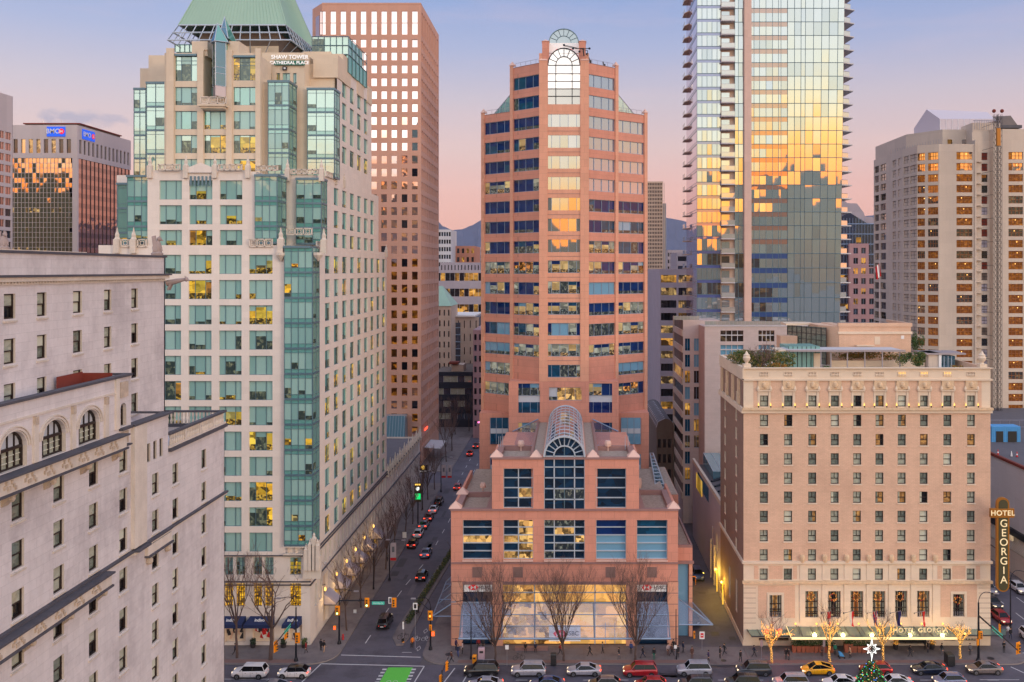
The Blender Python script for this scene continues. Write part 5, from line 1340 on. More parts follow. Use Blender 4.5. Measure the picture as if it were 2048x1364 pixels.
fn.fbox(fF, uc-ru, uc+ru, vs-6, vs, -7.9, -.1, 'hs_dark'); obj('glass_fan', fn, hs)
cr = MB(); Yk = YT-1.2; q = lambda x, y, Y=Yk: (WX(x,Y), Y, WZ(y,Y))
for a, b, r_ in ((q(1128,90),q(1175,101),.06),(q(1128,92),q(1150,97),.05),(q(1150,97),q(1179,97),.07),(q(1175,101),q(1175,112),.06),(q(1162,98),q(1158,104),.05),(q(1166,96),q(1168,112),.12)): cr.tube(a, b, r_, r_, 5, 'dark_metal')
for x, y in ((1128,90),(1146,97),(1159,103),(1179,97),(1174,108)): cr.ball(q(x,y), .22, 'dark_metal', 6, 4)
obj('window_cleaning_arm', cr, hs)
rt = MB(); 
for x, y in ((1181,127),(1209,135)): rt.box(WX(x-2,YT+3), WX(x+2,YT+3), YT+3, YT+4, WZ(y+6,YT+3), WZ(y-7,YT+3), 'dark_frame'); rt.tube((WX(x,YT+3),YT+3,WZ(y,YT+3)),(WX(x-3,YT+3),YT+3,WZ(y-12,YT+3)),.15,.08,5,'dark_frame')
obj('roof_equipment', rt, hs)
# -- podium
Y0 = 134.0; fQ = FF(Y0); X = lambda x: WX(x, Y0); Z = lambda y: WZ(y, Y0)
lo = [(925,984),(1006.6,1066.5),(1088,1169.5),(1192,1252.4),(1273.7,1335)]
rl = [(X(a), X(b), Z(1119.5), Z(1040)) for a, b in lo]
ru_ = [(X(1006.6), X(1066.5), Z(1017), Z(937)), (X(1192), X(1252.4), Z(1017), Z(937)), (X(1088), X(1169.5), Z(1021), Z(873)-.0)]
top1, top2 = Z(1018), Z(915)
wall(body, fQ, X(902), X(1356), Z(1163), top1-.02, rl, .7, 'hs_stone', 'hs_light')
va = Z(915)
wall(body, fQ, X(984), X(1278), top1-.02, top2, [(a,b,max(c,top1-.02),d_) if b-a < 5 else (a,b,top1-.02,top2) for a, b, c, d_ in ru_], .7, 'hs_stone', 'hs_light')
gx = [(904,925),(985,1006),(1252,1274),(1335,1356)]
for a, b in gx:
 body.box(X(a), X(b), Y0-.25, Y0+1.2, .1, Z(1163), 'hs_light')
 for y in (1185,1207,1230,1252,1276): trim.box(X(a)-.02, X(b)+.02, Y0-.27, Y0-.2, Z(y)-.05, Z(y)+.05, 'hs_dark')
body.box(X(984), X(984)+.3, Y0+.02, Y0+10, top1, top2, 'hs_stone'); body.box(X(1278)-.3, X(1278), Y0+.02, Y0+10, top1, top2, 'hs_stone')
body.box(X(902), X(902)+.4, Y0+.02, 160, 0, top1, 'hs_stone'); body.box(X(1356)-.4, X(1356), Y0+.02, 150, 0, top1, 'hs_stone')
body.box(X(902)+.4, X(1356)-.4, Y0+1.4, 166, 7.2, top1-1.2, 'hs_stone'); body.box(X(984)+.3, X(1278)-.3, Y0+1.4, 160, top1-1.2, top2-.9, 'hs_stone'); body.box(X(902)+.42, X(1356)-.42, 146.2, 165.9, top1-1.19, top1-1.1, 'gravel')
def ledge(x0, x1, y, h, pr, m='hs_dark'): trim.fbox(fQ, X(x0), X(x1), Z(y)-h, Z(y), 0, pr, m)
ledge(902,1356.5,1124,.28,.16); ledge(902,1356.5,1163,.42,.2); ledge(901,1357,1017.5,.3,.18); ledge(983,1279,914.5,.3,.18)
for a, b in lo: ledge(a,b,1120,.2,.24,'hs_pyr') 
for a, b in ((1006.6,1066.5),(1192,1252.4),(1088,1169.5)): ledge(a-1,b+1,1017.8,.26,.24,'hs_dark')
for a in (944.6,1026,1211,1294): trim.fbox(fQ, X(a), X(a+20), Z(1155), Z(1134), 0, .06, 'hs_dark'); [trim.fbox(fQ, X(a)+.1, X(a+20)-.1, Z(1155)+.2+k*.3, Z(1155)+.3+k*.3, .06, .1, 'alley_dark') for k in range(5)]
def terrace(x0, x1, y0, y1, z, name='roof'):
 m_ = MB(); m_.box(x0, x1, y0, y1, z-.85, z-.8, 'gravel')
 for a, b, c, d_ in ((x0,x1,y0,y0+.9),(x0,x1,y1-.5,y1),(x0,x0+.9,y0+.9,y1-.5),(x1-.9,x1,y0+.9,y1-.5)):
  m_.box(a, b, c, d_, z-.8, z-.02, 'hs_dark')
 o = obj(name, m_, hs)
zr = top1
terrace(X(902)+.42, X(984)-.02, Y0+.05, 144.6, zr); terrace(X(1278)+.02, X(1356)-.42, Y0+.05, 146, zr)
terrace(X(984)+.32, X(1083), Y0+.05, 143.5, top2); terrace(X(1175), X(1278)-.32, Y0+.05, 143.5, top2)
for (cx_, yy, z) in ((X(905)+.35,Y0+.9,top1),(X(905)+.35,143.6,top1),(X(1353)-.35,Y0+.9,top1),(X(992),Y0+1,top2),(X(1072),Y0+1,top2),(X(1186),Y0+1,top2),(X(1268),Y0+1,top2)):
 r_ = .95; body.frustum([(cx_-r_,yy-r_),(cx_+r_,yy-r_),(cx_+r_,yy+r_),(cx_-r_,yy+r_)], z, [(cx_-.03,yy-.03),(cx_+.03,yy-.03),(cx_+.03,yy+.03),(cx_-.03,yy+.03)], z+1.0, 'hs_pyr')
def podwin(h, nbar, mats, vb=(), d=.62, W=HW, arch=False):
 g = MB(); a, b, c, d_ = h; n = nbar
 vs_ = [c+(d_-c)*i/n for i in range(n+1)]
 ub = [a]+[a+(b-a)*q for q in vb]+[b]
 for v0, v1 in zip(vs_, vs_[1:]):
  for q0, q1 in zip(ub, ub[1:]): g.fquad(fQ, q0, q1, v0, v1, -d, mats(q0, v0))
  g.fbox(fQ, a, b, v0-.06, v0+.08, -d-.02, -d+.18, 'steel_light')
 g.fbox(fQ, a, b, d_-.14, d_, -d-.02, -d+.18, 'steel_light')
 for q in ub: g.fbox(fQ, max(a,q-.08), min(b,q+.08), c, d_, -d-.02, -d+.16, 'steel_light')
 W.put(g, fQ, a, b, c, d_)
w1 = lambda u, v: 'hs_pod'
podwin(rl[0], 5, lambda u, v: 'hs_pod' if v > rl[0][2]+2.4 or rng.random() < .6 else 'hs_podlit')
podwin(rl[1], 5, lambda u, v: 'hs_podlit' if u > rl[1][0]+2 else rng.choice(['hs_pod','hs_podlit']), vb=(.5,))
podwin(rl[2], 5, lambda u, v: rng.choice(['hs_pod','hs_pod','hs_dim','hs_podlit']), vb=(.25,.75))
podwin(rl[3], 5, lambda u, v: 'hs_pale' if v < rl[3][2]+2.9 else 'hs_blue')
podwin(rl[4], 5, lambda u, v: 'hs_pale' if v < rl[4][2]+2.9 else 'hs_teal')
podwin(ru_[0], 4, lambda u, v: 'hs_podlit' if (u > ru_[0][0]+2 and v < ru_[0][2]+3.5 and rng.random() < .7) else 'hs_pod', vb=(.5,))
podwin(ru_[1], 4, lambda u, v: 'hs_pod')
a, b, c, d_ = ru_[2]; vs = Z(913); g = MB(); uc = (a+b)/2; hw_ = (b-a)/2; d = .3; P = fQ.p; rv = Z(873)-vs
vv = [c+(vs-c)*i/5 for i in range(6)]; us = [a, a+(b-a)*.25, a+(b-a)*.75, b]
for v0, v1 in zip(vv, vv[1:]):
 for q0, q1 in zip(us, us[1:]): g.fquad(fQ, q0, q1, v0, v1, -d, rng.choice(['hs_pod','hs_pod','hs_dim','hs_pod']))
g.face([P(uc+hw_*math.cos(math.pi*i/20), vs+rv*math.sin(math.pi*i/20), -d) for i in range(21)], 'hs_pod')
for v in vv: g.fbox(fQ, a, b, v-.07, v+.07, -d-.02, -d+.2, 'steel_light')
for q in us: g.fbox(fQ, q-.09, q+.09, c, vs, -d-.02, -d+.2, 'steel_light')
g.fbox(fQ, uc-.06, uc+.06, c, vs+rv*.5, -d-.02, -d+.12, 'teal_frame')
arcstrip(g, fQ, uc, hw_, rv, vs, -d-.05, .25, .22, 'steel_light', 24); arcstrip(g, fQ, uc, hw_*.52, rv*.52, vs, -d, -d+.2, .18, 'steel_light', 20)
for k in range(1, 10):
 t = math.pi*k/10; g.tube(P(uc+hw_*.52*math.cos(t), vs+rv*.52*math.sin(t), -d+.1), P(uc+hw_*math.cos(t), vs+rv*math.sin(t), -d+.1), .08,.08,4,'steel_light')
obj('arched_window', g, hs)
v = MB(); n = 12; zv = vs; yA, yB = Y0+.1, YT-.8; segs = 10
for j in range(segs):
 ya, yb = yA+(yB-yA)*j/segs, yA+(yB-yA)*(j+1)/segs
 for i in range(n):
  t0, t1 = math.pi*i/n, math.pi*(i+1)/n; rr = hw_*.98
  v.face([(uc+rr*math.cos(t0),ya,zv+rr*math.sin(t0)),(uc+rr*math.cos(t0),yb,zv+rr*math.sin(t0)),(uc+rr*math.cos(t1),yb,zv+rr*math.sin(t1)),(uc+rr*math.cos(t1),ya,zv+rr*math.sin(t1))], 'vault')
for j in range(segs+1):
 y = yA+(yB-yA)*j/segs
 for i in range(n):
  t0, t1 = math.pi*i/n, math.pi*(i+1)/n; rr = hw_*.985; r_ = .14 if j in (0, segs) else .05
  v.tube((uc+rr*math.cos(t0),y,zv+rr*math.sin(t0)),(uc+rr*math.cos(t1),y,zv+rr*math.sin(t1)),r_,r_,4,'steel_light',False)
for i in range(1, n): t0 = math.pi*i/n; rr = hw_*.985; v.tube((uc+rr*math.cos(t0),yA,zv+rr*math.sin(t0)),(uc+rr*math.cos(t0),yB,zv+rr*math.sin(t0)),.045,.045,4,'steel_light',False)
obj('glass_vault', v, hs)
sr = MB()
for s in (-1, 1):
 xa, xb = sorted((uc+s*hw_, uc+s*(hw_+1.9)))
 sr.box(xa, xb, Y0+.6, YT-.7, top1, zv-.1, 'hs_stone'); sr.box(xa+.25, xb-.25, Y0+1.5, YT-.7, zv-.1, zv-.05, 'gravel')
 xr_ = xb if s > 0 else xa; sr.box(xr_-.2, xr_+.2, Y0+.6, YT-.7, zv-.1, zv+.2, 'hs_dark'); xr_ = xa if s > 0 else xb; sr.box(xr_-.15, xr_+.15, Y0+.6, YT-.7, zv-.1, zv+.25, 'hs_pyr')
 xo_ = uc+s*(hw_+1.9); xq = uc+s*(hw_+6.6)
 sr.face([(xo_,144,zv-.2),(xq,144,top2-1.5),(xq,YT-1,top2-1.5),(xo_,YT-1,zv+.6)][::s], 'canopy_sheet'); sr.tube((xo_,144,zv-.2),(xq,144,top2-1.5),.1,.1,4,'steel'); sr.tube((xo_,YT-1,zv+.6),(xq,YT-1,top2-1.5),.1,.1,4,'steel')
 sr.box(*sorted((xo_, uc+s*11.0)), 143.6, 160, top2-6, top2-1.6, 'hs_dark')
obj('flank_roof', sr, hs)
bp = MB()
for x in (1042, 1216): bp.lathe((WX(x,143), 143, top2-.8), [(.12,0),(.12,.7),(.5,.75),(.55,1.2),(.42,1.6)], 10, 'hs_pyr')
bp.lathe((WX(966,145), 145, top1), [(.12,0),(.12,.5),(.45,.55),(.5,.9),(.36,1.3)], 10, 'hs_pyr'); bp.lathe((X(1290), 147, top1), [(.5,0),(.6,.8),(.5,1.6)], 10, 'hs_pyr')
for x in (998,1002,1006,1250,1256): bp.tube((WX(x,143),142.5,top2-.5),(WX(x,143),142.5,top2+1.6),.05,.03,4,'steel_light')
obj('roof_vent', bp, hs)
hl = MB(); zt_, z1, zb = Z(1168), Z(1207), .15
fH = FF(Y0+.55)
seg = [(X(925),X(985),'s'),(X(1006),X(1252),'c'),(X(1274),X(1335),'s')]
for a, b, k in seg:
 if k == 's': hl.fquad(fH, a, b, zb, zt_, 0, 'hs_pod')
 else:
  xm = X(1158); hl.fquad(fH, a, xm-3, zb, zt_, 0, 'hs_hall2'); hl.fquad(fH, xm-3, b, zb, zt_, 0, 'hs_hall'); 
  hl.fquad(fH, X(1184), b, zb, z1, .01, 'hs_hall')
  for x in (1069,1190): hl.fbox(fH, X(x)-.09, X(x)+.09, zb, zt_, 0, .2, 'steel_light')
  for x in (1211,1230): hl.fbox(fH, X(x)-.05, X(x)+.05, zb, 3.3, 0, .15, 'steel_light')
  for y in (1187,1207): hl.fbox(fH, a, b, Z(y)-.07, Z(y)+.07, 0, .2, 'steel_light')
 hl.fbox(fH, a, b, z1-.07, z1+.07, .0, .22, 'steel_light')
obj('hall_glazing', hl, hs)
cp = MB(); pj = 4.0; Yc = Y0-pj; zc = 2.75
secs = [(X(925),X(985),WX(919,Yc),WX(983.5,Yc),1),(X(1006),X(1252),WX(1003,Yc),WX(1256,Yc),3),(X(1274),X(1335),WX(1276,Yc),WX(1340,Yc),1)]
for a, b, a2, b2, n in secs:
 P4 = [Vector((a,Y0,z1)),Vector((b,Y0,z1)),Vector((b2,Yc,zc)),Vector((a2,Yc,zc))]
 cp.face(P4, 'canopy_sheet'); cp.face([p-Vector((0,0,.05)) for p in reversed(P4)], 'canopy_sheet')
 cuts = (0,1) if n == 1 else (0,.262,.735,1)
 for t in cuts: cp.tube(P4[0].lerp(P4[1],t)+Vector((0,0,.06)), P4[3].lerp(P4[2],t)+Vector((0,0,.06)), .1,.1,4,'steel')
 for t in (0,.33,.66): cp.tube(P4[0].lerp(P4[3],t)+Vector((0,0,.05)), P4[1].lerp(P4[2],t)+Vector((0,0,.05)), .07,.07,4,'steel')
for t in (0,1): pass
cp.tube((WX(917,Yc),Yc,zc),(WX(1342,Yc),Yc,zc),.16,.16,6,'steel')
obj('glass_canopy', cp, hs)
fG = FF(Y0+.45)
for x0, x1, xl_, tx in ((927,984,946,965),(1273,1333,1294,1316)):
 sp = MB(); sp.fbox(fG, X(x0), X(x1), Z(1185), Z(1168), 0, .1, 'sign_white'); o = obj('bank_sign', sp, hs)
 lg = MB(); hexlogo(lg, fG, X(xl_), Z(1176.5), .40, .12); obj('emblem', lg, o)
 text('HSBC', (X(tx+3.5), Y0+.33, Z(1177)), .72, 'sign_grey', o, ext=.01, bold=.012)
sp = MB(); sp.fbox(fG, X(1098), X(1161), 1.0, 3.35, 1.0, 1.12, 'sign_white'); o = obj('bank_sign', sp, hs); lg = MB(); hexlogo(lg, fG, X(1120), 2.15, .52, 1.14); obj('emblem', lg, o); text('HSBC', (X(1143), Y0-.7, 2.15), .9, 'sign_grey', o, ext=.01, bold=.012)
Yw = 137.5; fX = FF(Yw); zt_ = WZ(1090,Yw); xa, xb = X(1356), WX(1385,Yw)
wg = MB(); wg.box(xa, xb, Yw, 156, WZ(1125,Yw), zt_-.4, 'hs_stone'); wg.box(xa+2.1, xb, Yw, 156, 0, WZ(1125,Yw), 'hs_light'); wg.box(xa, xa+2.0, Yw+.4, 156, 0, WZ(1125,Yw), 'hs_pale')
wg.box(xa, xb, Yw, Yw+.4, zt_-.4, zt_, 'hs_dark'); wg.box(xb-.3, xb, Yw+.4, 156, zt_-.4, zt_, 'hs_dark'); wg.box(xa, xb-.3, Yw+.4, 156, zt_-.45, zt_-.35, 'gravel')
wg.fbox(fX, xa, xb+.2, WZ(1127,Yw), WZ(1121,Yw), 0, .25, 'hs_dark')
for y in (1150,1172,1196,1220,1243): wg.fbox(fX, xa+2.1, xb, WZ(y,Yw)-.05, WZ(y,Yw)+.04, 0, .04, 'hs_dark')
obj('side_wing', wg, hs)
sc_ = MB(); P4 = [Vector((xa+.3,Yw-.1,WZ(1195,Yw))),Vector((xb+.1,Yw+2.5,5.6)),Vector((xb+2.6,134.6,3.2)),Vector((xa+.3,134.2,3.2))]
sc_.face([P4[0],Vector((xb,Yw-.1,WZ(1205,Yw))),Vector((xb+2.6,134.2,3.1)),Vector((xa+.2,134.2,3.1))], 'canopy_sheet')
for p, q in ((P4[0],(xb+2.6,134.2,3.1)),((xa+.2,134.2,3.1),(xb+2.6,134.2,3.1)),((xb,Yw,WZ(1205,Yw)),(xb+2.6,134.2,3.1))): sc_.tube(p, q, .1,.1,5,'steel')
obj('glass_canopy', sc_, hs)
lc = MB(); xl_ = X(902); P4 = [Vector((xl_,137,WZ(1205,137))),Vector((xl_,152,6.6)),Vector((xl_-3.2,152,3.3)),Vector((xl_-3.2,137,3.3))]
lc.face(P4, 'canopy_sheet')
for a, b in ((0,1),(1,2),(2,3),(3,0)): lc.tube(P4[a],P4[b],.1,.1,5,'steel')
for t in (.33,.66): lc.tube(P4[0].lerp(P4[1],t),P4[3].lerp(P4[2],t),.07,.07,4,'steel')
for y in (137,144,151): lc.tube((xl_,y,3.3),(xl_-3.2,y,3.3),.07,.07,4,'steel')
obj('glass_canopy', lc, hs)
gr = MB(); xA = X(1356)-1.0; P4 = [Vector((WX(1300,172),172,WZ(906,172))),Vector((WX(1306,171),171,WZ(906,171))),Vector((WX(1336,150),150,WZ(990,150))),Vector((WX(1314,149),149,WZ(990,149)))]
gr.face(P4, 'roof_glass')
for k in range(13):
 t = k/12; gr.tube(P4[0].lerp(P4[3],t), P4[1].lerp(P4[2],t), .07,.07,4,'steel_light')
gr.tube(P4[0],P4[3],.1,.1,4,'steel_light'); gr.tube(P4[1],P4[2],.12,.12,4,'steel_light'); obj('glass_roof', gr, hs)
body.box(CX+xe-3, CX+xe+3.2, 150, 171, 0, top1-1.9, 'hs_stone'); body.box(CX+xe-2.9, CX+xe+3.1, 150.1, 170.9, top1-1.9, top1-1.8, 'gravel')
obj('wall', body, hs); obj('trim', trim, hs)
HW.done()
# == brick hotel on the right
rng = random.Random(53)
ho = thing('brick_hotel', 'tan brick hotel with cream stone top and base storeys and a rooftop garden', 'hotel', (44, 145, 0))
GW = Windows(ho); Y0 = 134.0; fG0 = FF(Y0); X = lambda x: WX(x, Y0); Z = lambda y: WZ(y, Y0)
XLg, XRg = X(1487), X(1981); Zt = Z(735)
body = MB(); trim = MB()
cx = [(1520,1536.5),(1568.5,1585),(1617,1633),(1662,1678),(1707,1723),(1751.5,1767.5),(1796,1812),(1840.5,1856),(1887,1903),(1934.5,1950)]
cx2 = [(1519.5,1535.5),(1567.5,1584),(1616,1632),(1661,1677),(1705.5,1721.5),(1750,1766),(1794.5,1811),(1838.5,1854.5),(1886,1902),(1933.5,1949.5)]
tops = [791] + [829.5+38.35*k for k in range(8)] + [1137]
heights = [22.5]+[23.5]*8+[23.5]
tops = [791, 829.5, 868, 906.5, 945, 983, 1021.5, 1060, 1098.5, 1137]
rects = []
for r_, (t0, hh) in enumerate(zip(tops, heights)):
 for i in range(10):
  k = (t0-791)/(1137-791); a = cx[i][0]*(1-k)+cx2[i][0]*k; b = cx[i][1]*(1-k)+cx2[i][1]*k
  rects.append((X(a), X(b), Z(t0+hh-.4), Z(t0)))
tall = [(1610.5,1636,1182,1235),(1656,1681,1182,1235),(1701,1726,1182,1235),(1745,1770,1182,1235),(1790,1814,1181.5,1234),(1834,1858.5,1181.5,1234),(1539,1563,1190,1235),(1906,1928.5,1188,1233.5)]
tr_ = [(X(a), X(b), Z(d), Z(c)) for a, b, c, d in tall]
grd = [(1518,1578,1276,1296),(1606,1680,1277,1296),(1700,1745,1277,1296),(1788,1850,1277,1296),(1886,1911,1277,1297),(1924,1952,1277,1297)]
gr_ = [(X(a), X(b), .3 if 1780 < a < 1800 else .8, Z(c)) for a, b, c, d in grd]
zc1, zc2, zc3 = Z(825), Z(1124), Z(1163)
m_brick = [r for r in rects if r[3] < zc1 and r[3] > zc2]
wall(body, fG0, XLg, XRg, zc2, zc1, m_brick, .38, 'brick', 'cream')
top_r = [r for r in rects if r[3] > zc1]; wall(body, fG0, XLg, XRg, zc1, Zt, top_r, .38, 'cream')
low_r = [r for r in rects if r[3] < zc2]; wall(body, fG0, XLg, XRg, 0, zc2, low_r+tr_+gr_, .45, 'cream')
for r in rects:
 k = rng.choice(['win_curtain','win_grey','win_curtain','win_curtain2','win_grey','win_grey','win_amber'] if rng.random() < .6 else ['win_curtain','win_grey'])
 g = MB(); u0, u1, v0, v1 = r; vm = v0+(v1-v0)*.48; d = .3
 if rng.random() < .25:
  a = u0+(u1-u0)*rng.uniform(.3,.65); kk = rng.choice(['win_dark','win_dark','win_amber','win_grey']); g.fquad(fG0, u0, a, v0, v1, -d, k); g.fquad(fG0, a, u1, v0, v1, -d, kk)
 else: g.fquad(fG0, u0, u1, v0, v1, -d, k)
 f = MB(); t = .09
 for a, b in ((u0,u0+t),(u1-t,u1)): f.fbox(fG0, a, b, v0, v1, -d-.02, -d+.13, 'bronze')
 for a, b in ((v0,v0+t),(v1-t,v1),(vm-.04,vm+.05)): f.fbox(fG0, u0+t, u1-t, a, b, -d-.02, -d+.11, 'bronze')
 if k != 'win_curtain2': f.fbox(fG0, (u0+u1)/2-.03, (u0+u1)/2+.03, vm, v1-t, -d, -d+.09, 'bronze')
 g.add(f); trim.fbox(fG0, u0-.1, u1+.1, v0-.16, v0-.01, 0, .12, 'cream')
 GW.put(g, fG0, *r)
for i, r in enumerate(tr_):
 u0, u1, v0, v1 = r; d = .4; g = MB(); 
 g.fquad(fG0, u0, u1, v0, v1, -d, 'win_curtain'); w3 = (u1-u0)/3
 g.fquad(fG0, u0+w3*.9, u1-w3*.9, v0, v1, -d+.012, 'win_amber' if i in (0,3,5,6) else ('wood_lit' if i == 2 else 'win_dark'))
 for q in (0,.2,.5,.8,1): u = u0+(u1-u0)*q; g.fbox(fG0, max(u0,u-.06), min(u1,u+.06), v0, v1, -d, -d+.14, 'bronze')
 for q in (.34,.58,.12): v = v0+(v1-v0)*q; g.fbox(fG0, u0, u1, v-.05, v+.05, -d, -d+.15, 'bronze')
 for q in range(6): u = u0+(u1-u0)*(q+.5)/6; g.fbox(fG0, u-.03, u+.03, v0, v0+.8, -d+.2, -d+.26, 'silver_rail' if i > 3 else 'bronze')
 g.fbox(fG0, u0, u1, v0+.78, v0+.86, -d+.18, -d+.28, 'bronze'); g.fbox(fG0, u0-.02, u1+.02, v1-.08, v1, -d, -d+.2, 'bronze')
 GW.put(g, fG0, *r)
 if i != 6:
  wr = MB(); uc = u0+(u1-u0)*.45; vc = v1-.95; r_ = random.Random(i)
  for q in range(90):
   t = r_.uniform(0,6.283); rr = r_.uniform(.34,.66); p = Vector(fG0.p(uc+rr*math.cos(t), vc+rr*math.sin(t), -d+.25+r_.uniform(-.06,.1))); s_ = .1
   a = Vector((r_.gauss(0,1),r_.gauss(0,1)*.5,r_.gauss(0,1))).normalized()*s_; b_ = a.orthogonal().normalized()*s_*.7
   wr.face([p-a,p+b_,p+a,p-b_], r_.choice(['leaf3','leaf3','amber_dim','leaf_dark','red']))
  o = obj('wreath', wr); nm_ = ['leftmost of the tall windows','second tall window','third tall window','fourth tall window','fifth tall window','sixth tall window','', 'single tall window near the right corner'][i]
  tag(o, 'round orange wreath in the '+nm_+' of the hotel', 'wreath', 'wreaths in the tall hotel windows')
 for a, b, c, e in ((u0-.35,u0-.02,v0-.1,v1+.3),(u1+.02,u1+.35,v0-.1,v1+.3),(u0-.02,u1+.02,v1+.01,v1+.3)): trim.fbox(fG0, a, b, c, e, 0, .1, 'cream')
for (xa, xb, ya, yb) in ((1516,1590,1171,1236),(1881,1954,1169,1234)):
 hx = [tr_[6] if xa < 1600 else tr_[7]]; h = hx[0]
 for a, b, c, e in ((X(xa),h[0]-.4,Z(yb),Z(ya)),(h[1]+.4,X(xb),Z(yb),Z(ya)),(h[0]-.4,h[1]+.4,h[3]+.4,Z(ya))): trim.fbox(fG0, a, b, c, e, 0, .02, 'brick')
for (xa, xb) in ((1537.5,1565.5),(1904.5,1931),(1508,1517),(1951.5,1960),(1586,1594),(1875,1884)): trim.fbox(fG0, X(xa), X(xb), Z(1158), Z(1131.5), 0, .03, 'brick')
ends = [1506.5]+[c[0]-3.5 for c in cx]+[1973]
for i in range(11):
 a = cx[i-1][1]+5.5 if i else 1507; b = cx[i][0]-5.5 if i < 10 else 1963
 trim.fbox(fG0, X(a), X(b), Z(814.5), Z(760.5), 0, .035, 'brick')
for i in range(10):
 crt = MB(); xm = (cx[i][0]+cx[i][1])/2; crt.fbox(fG0, X(xm-12), X(xm+12), Z(778), Z(761), 0, .22, 'cream_carved')
 crt.lathe(fG0.p(X(xm), Z(777), .2), [(.0,0),(.32,.25),(.36,.55),(.3,.85),(.0,1.1)], 10, 'cream_carved')
 for s_ in (-1,1): crt.lathe(fG0.p(X(xm+s_*12.5), Z(784), .15), [(.02,0),(.2,.25),(.24,.5),(.1,.9)], 6, 'cream')
 crt.fbox(fG0, X(xm-13), X(xm+13), Z(782), Z(780), 0, .3, 'cream')
 for a, b in ((xm-12,xm-9),(xm+9,xm+12)): crt.fbox(fG0, X(a), X(b), Z(816), Z(782), 0, .1, 'cream')
 obj('cartouche', crt, ho)
for i in range(10):
 xm = (cx[i][0]+cx[i][1])/2
 for s_ in (-1,1):
  lp = MB(); p = fG0.p(X(xm+s_*12.2), Z(814.5), .42); lp.lathe((p[0],p[1],p[2]), [(.06,0),(.12,.28)], 6, 'dark_frame'); lp.lathe((p[0],p[1]+.12,p[2]+.28), [(.11,0),(.07,.2),(.02,.42)], 6, 'up_lamp'); obj('uplight', lp, ho)
for (y0, y1, pr, m_) in ((737,735,.35,'cream'),(761,757.5,.3,'cream'),(819.5,815,.6,'cream_carved'),(826,820,.28,'cream'),(1126.5,1121.5,.35,'cream'),(1166,1161,.4,'cream_carved')):
 trim.fbox(fG0, XLg-.2, XRg+.2, Z(y0), Z(y1), 0, pr, m_)
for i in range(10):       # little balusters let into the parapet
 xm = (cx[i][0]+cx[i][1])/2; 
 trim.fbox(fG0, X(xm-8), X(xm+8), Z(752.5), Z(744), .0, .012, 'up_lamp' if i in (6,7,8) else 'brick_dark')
 for q in range(6): trim.lathe(fG0.p(X(xm-7.5+q*3), Z(752.5), .05), [(.09,0),(.12,.25),(.06,.4),(.1,.62)], 6, 'cream')
for x in (1604,1649,1693,1737.5,1782,1826.5,1870): 
 trim.lathe(fG0.p(X(x), Z(1124), .15), [(.3,0),(.42,.5),(.42,.9),(.3,1.15)], 8, 'cream_carved')
 trim.fbox(fG0, X(x-4.5), X(x+4.5), Z(1160), Z(1128), 0, .08, 'cream'); trim.fbox(fG0, X(x-5), X(x+5), Z(1245), Z(1168), 0, .12, 'cream')
for y in (1176,1186,1196,1206,1216,1226,1236,1246): 
 for a, b in ((1487,1512),(1957,1981)): trim.fbox(fG0, X(a), X(b), Z(y)-.03, Z(y)+.03, 0, .015, 'brick_dark')
Yb = 154.5; fL0 = FLt(XLg); Yc = Yb
sr_ = []
for y in (139.2, 149.2):
 for z in [Z(t) for t in tops[1:9]]: sr_.append((y, y+1.25, z-1.75, z))
tl = [(y, y+.9, Z(814), Z(792)) for y in (139.2,143.5,149.2)]
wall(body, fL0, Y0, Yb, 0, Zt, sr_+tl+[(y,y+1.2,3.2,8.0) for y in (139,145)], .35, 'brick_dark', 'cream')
for r in sr_+tl+[(y,y+1.2,3.2,8.0) for y in (139,145)]:
 g = MB(); g.fquad(fL0, *r, -.3, 'win_dark' if rng.random() < .6 else 'win_grey'); g.fbox(fL0, r[0], r[1], (r[2]+r[3])/2-.05, (r[2]+r[3])/2+.05, -.3, -.2, 'bronze'); trim.fbox(fL0, r[0]-.05, r[1]+.05, r[2]-.14, r[2]-.01, 0, .05, 'brick'); GW.put(g, fL0, *r)
trim.fbox(fL0, Y0-.3, Yb, Z(826), Z(815), 0, .35, 'cream'); trim.fbox(fL0, Y0-.3, Yb, Z(760), Z(735), 0, .2, 'cream'); trim.fbox(fL0, Y0-.2, Yb, Z(1127), Z(1121), 0, .25, 'cream'); trim.fbox(fL0, Y0, Yb, 0, .9, 0, .1, 'cream')
for y in (136.6,141.6,146.8,151.8): trim.fbox(fL0, y, y+1.3, Z(814), Z(762), 0, .25, 'cream_carved')
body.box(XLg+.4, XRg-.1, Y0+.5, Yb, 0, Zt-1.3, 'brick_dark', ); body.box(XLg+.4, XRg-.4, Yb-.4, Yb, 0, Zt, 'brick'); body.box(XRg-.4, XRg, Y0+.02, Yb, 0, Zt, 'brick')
body.box(XLg+.02, XRg-.02, Y0+.02, Y0+.5, Zt-1.3, Zt-.02, 'cream'); body.box(XLg+.02, XLg+.4, Y0+.5, Yb, Zt-1.3, Zt-.02, 'cream')
obj('wall', body, ho); 
rf = MB(); zd = Zt-1.28; rf.box(XLg+.4, XRg-.4, Y0+.5, Yb-.4, zd, zd+.05, 'concrete'); obj('roof_deck', rf, ho)
for px in (1495,1968):
 u = MB(); u.smooth = True; u.box(X(px)-.55, X(px)+.55, Y0+.1, Y0+1.2, Zt, Zt+.5, 'cream'); u.lathe((X(px), Y0+.65, Zt+.5), [(.3,0),(.22,.2),(.5,.55),(.58,.9),(.45,1.15),(.5,1.3),(.3,1.45),(.16,1.7),(.02,1.95)], 12, 'cream'); obj('stone_urn', u, ho)
rm = MB(); Ya = 143.0; zt2 = WZ(693,Ya)
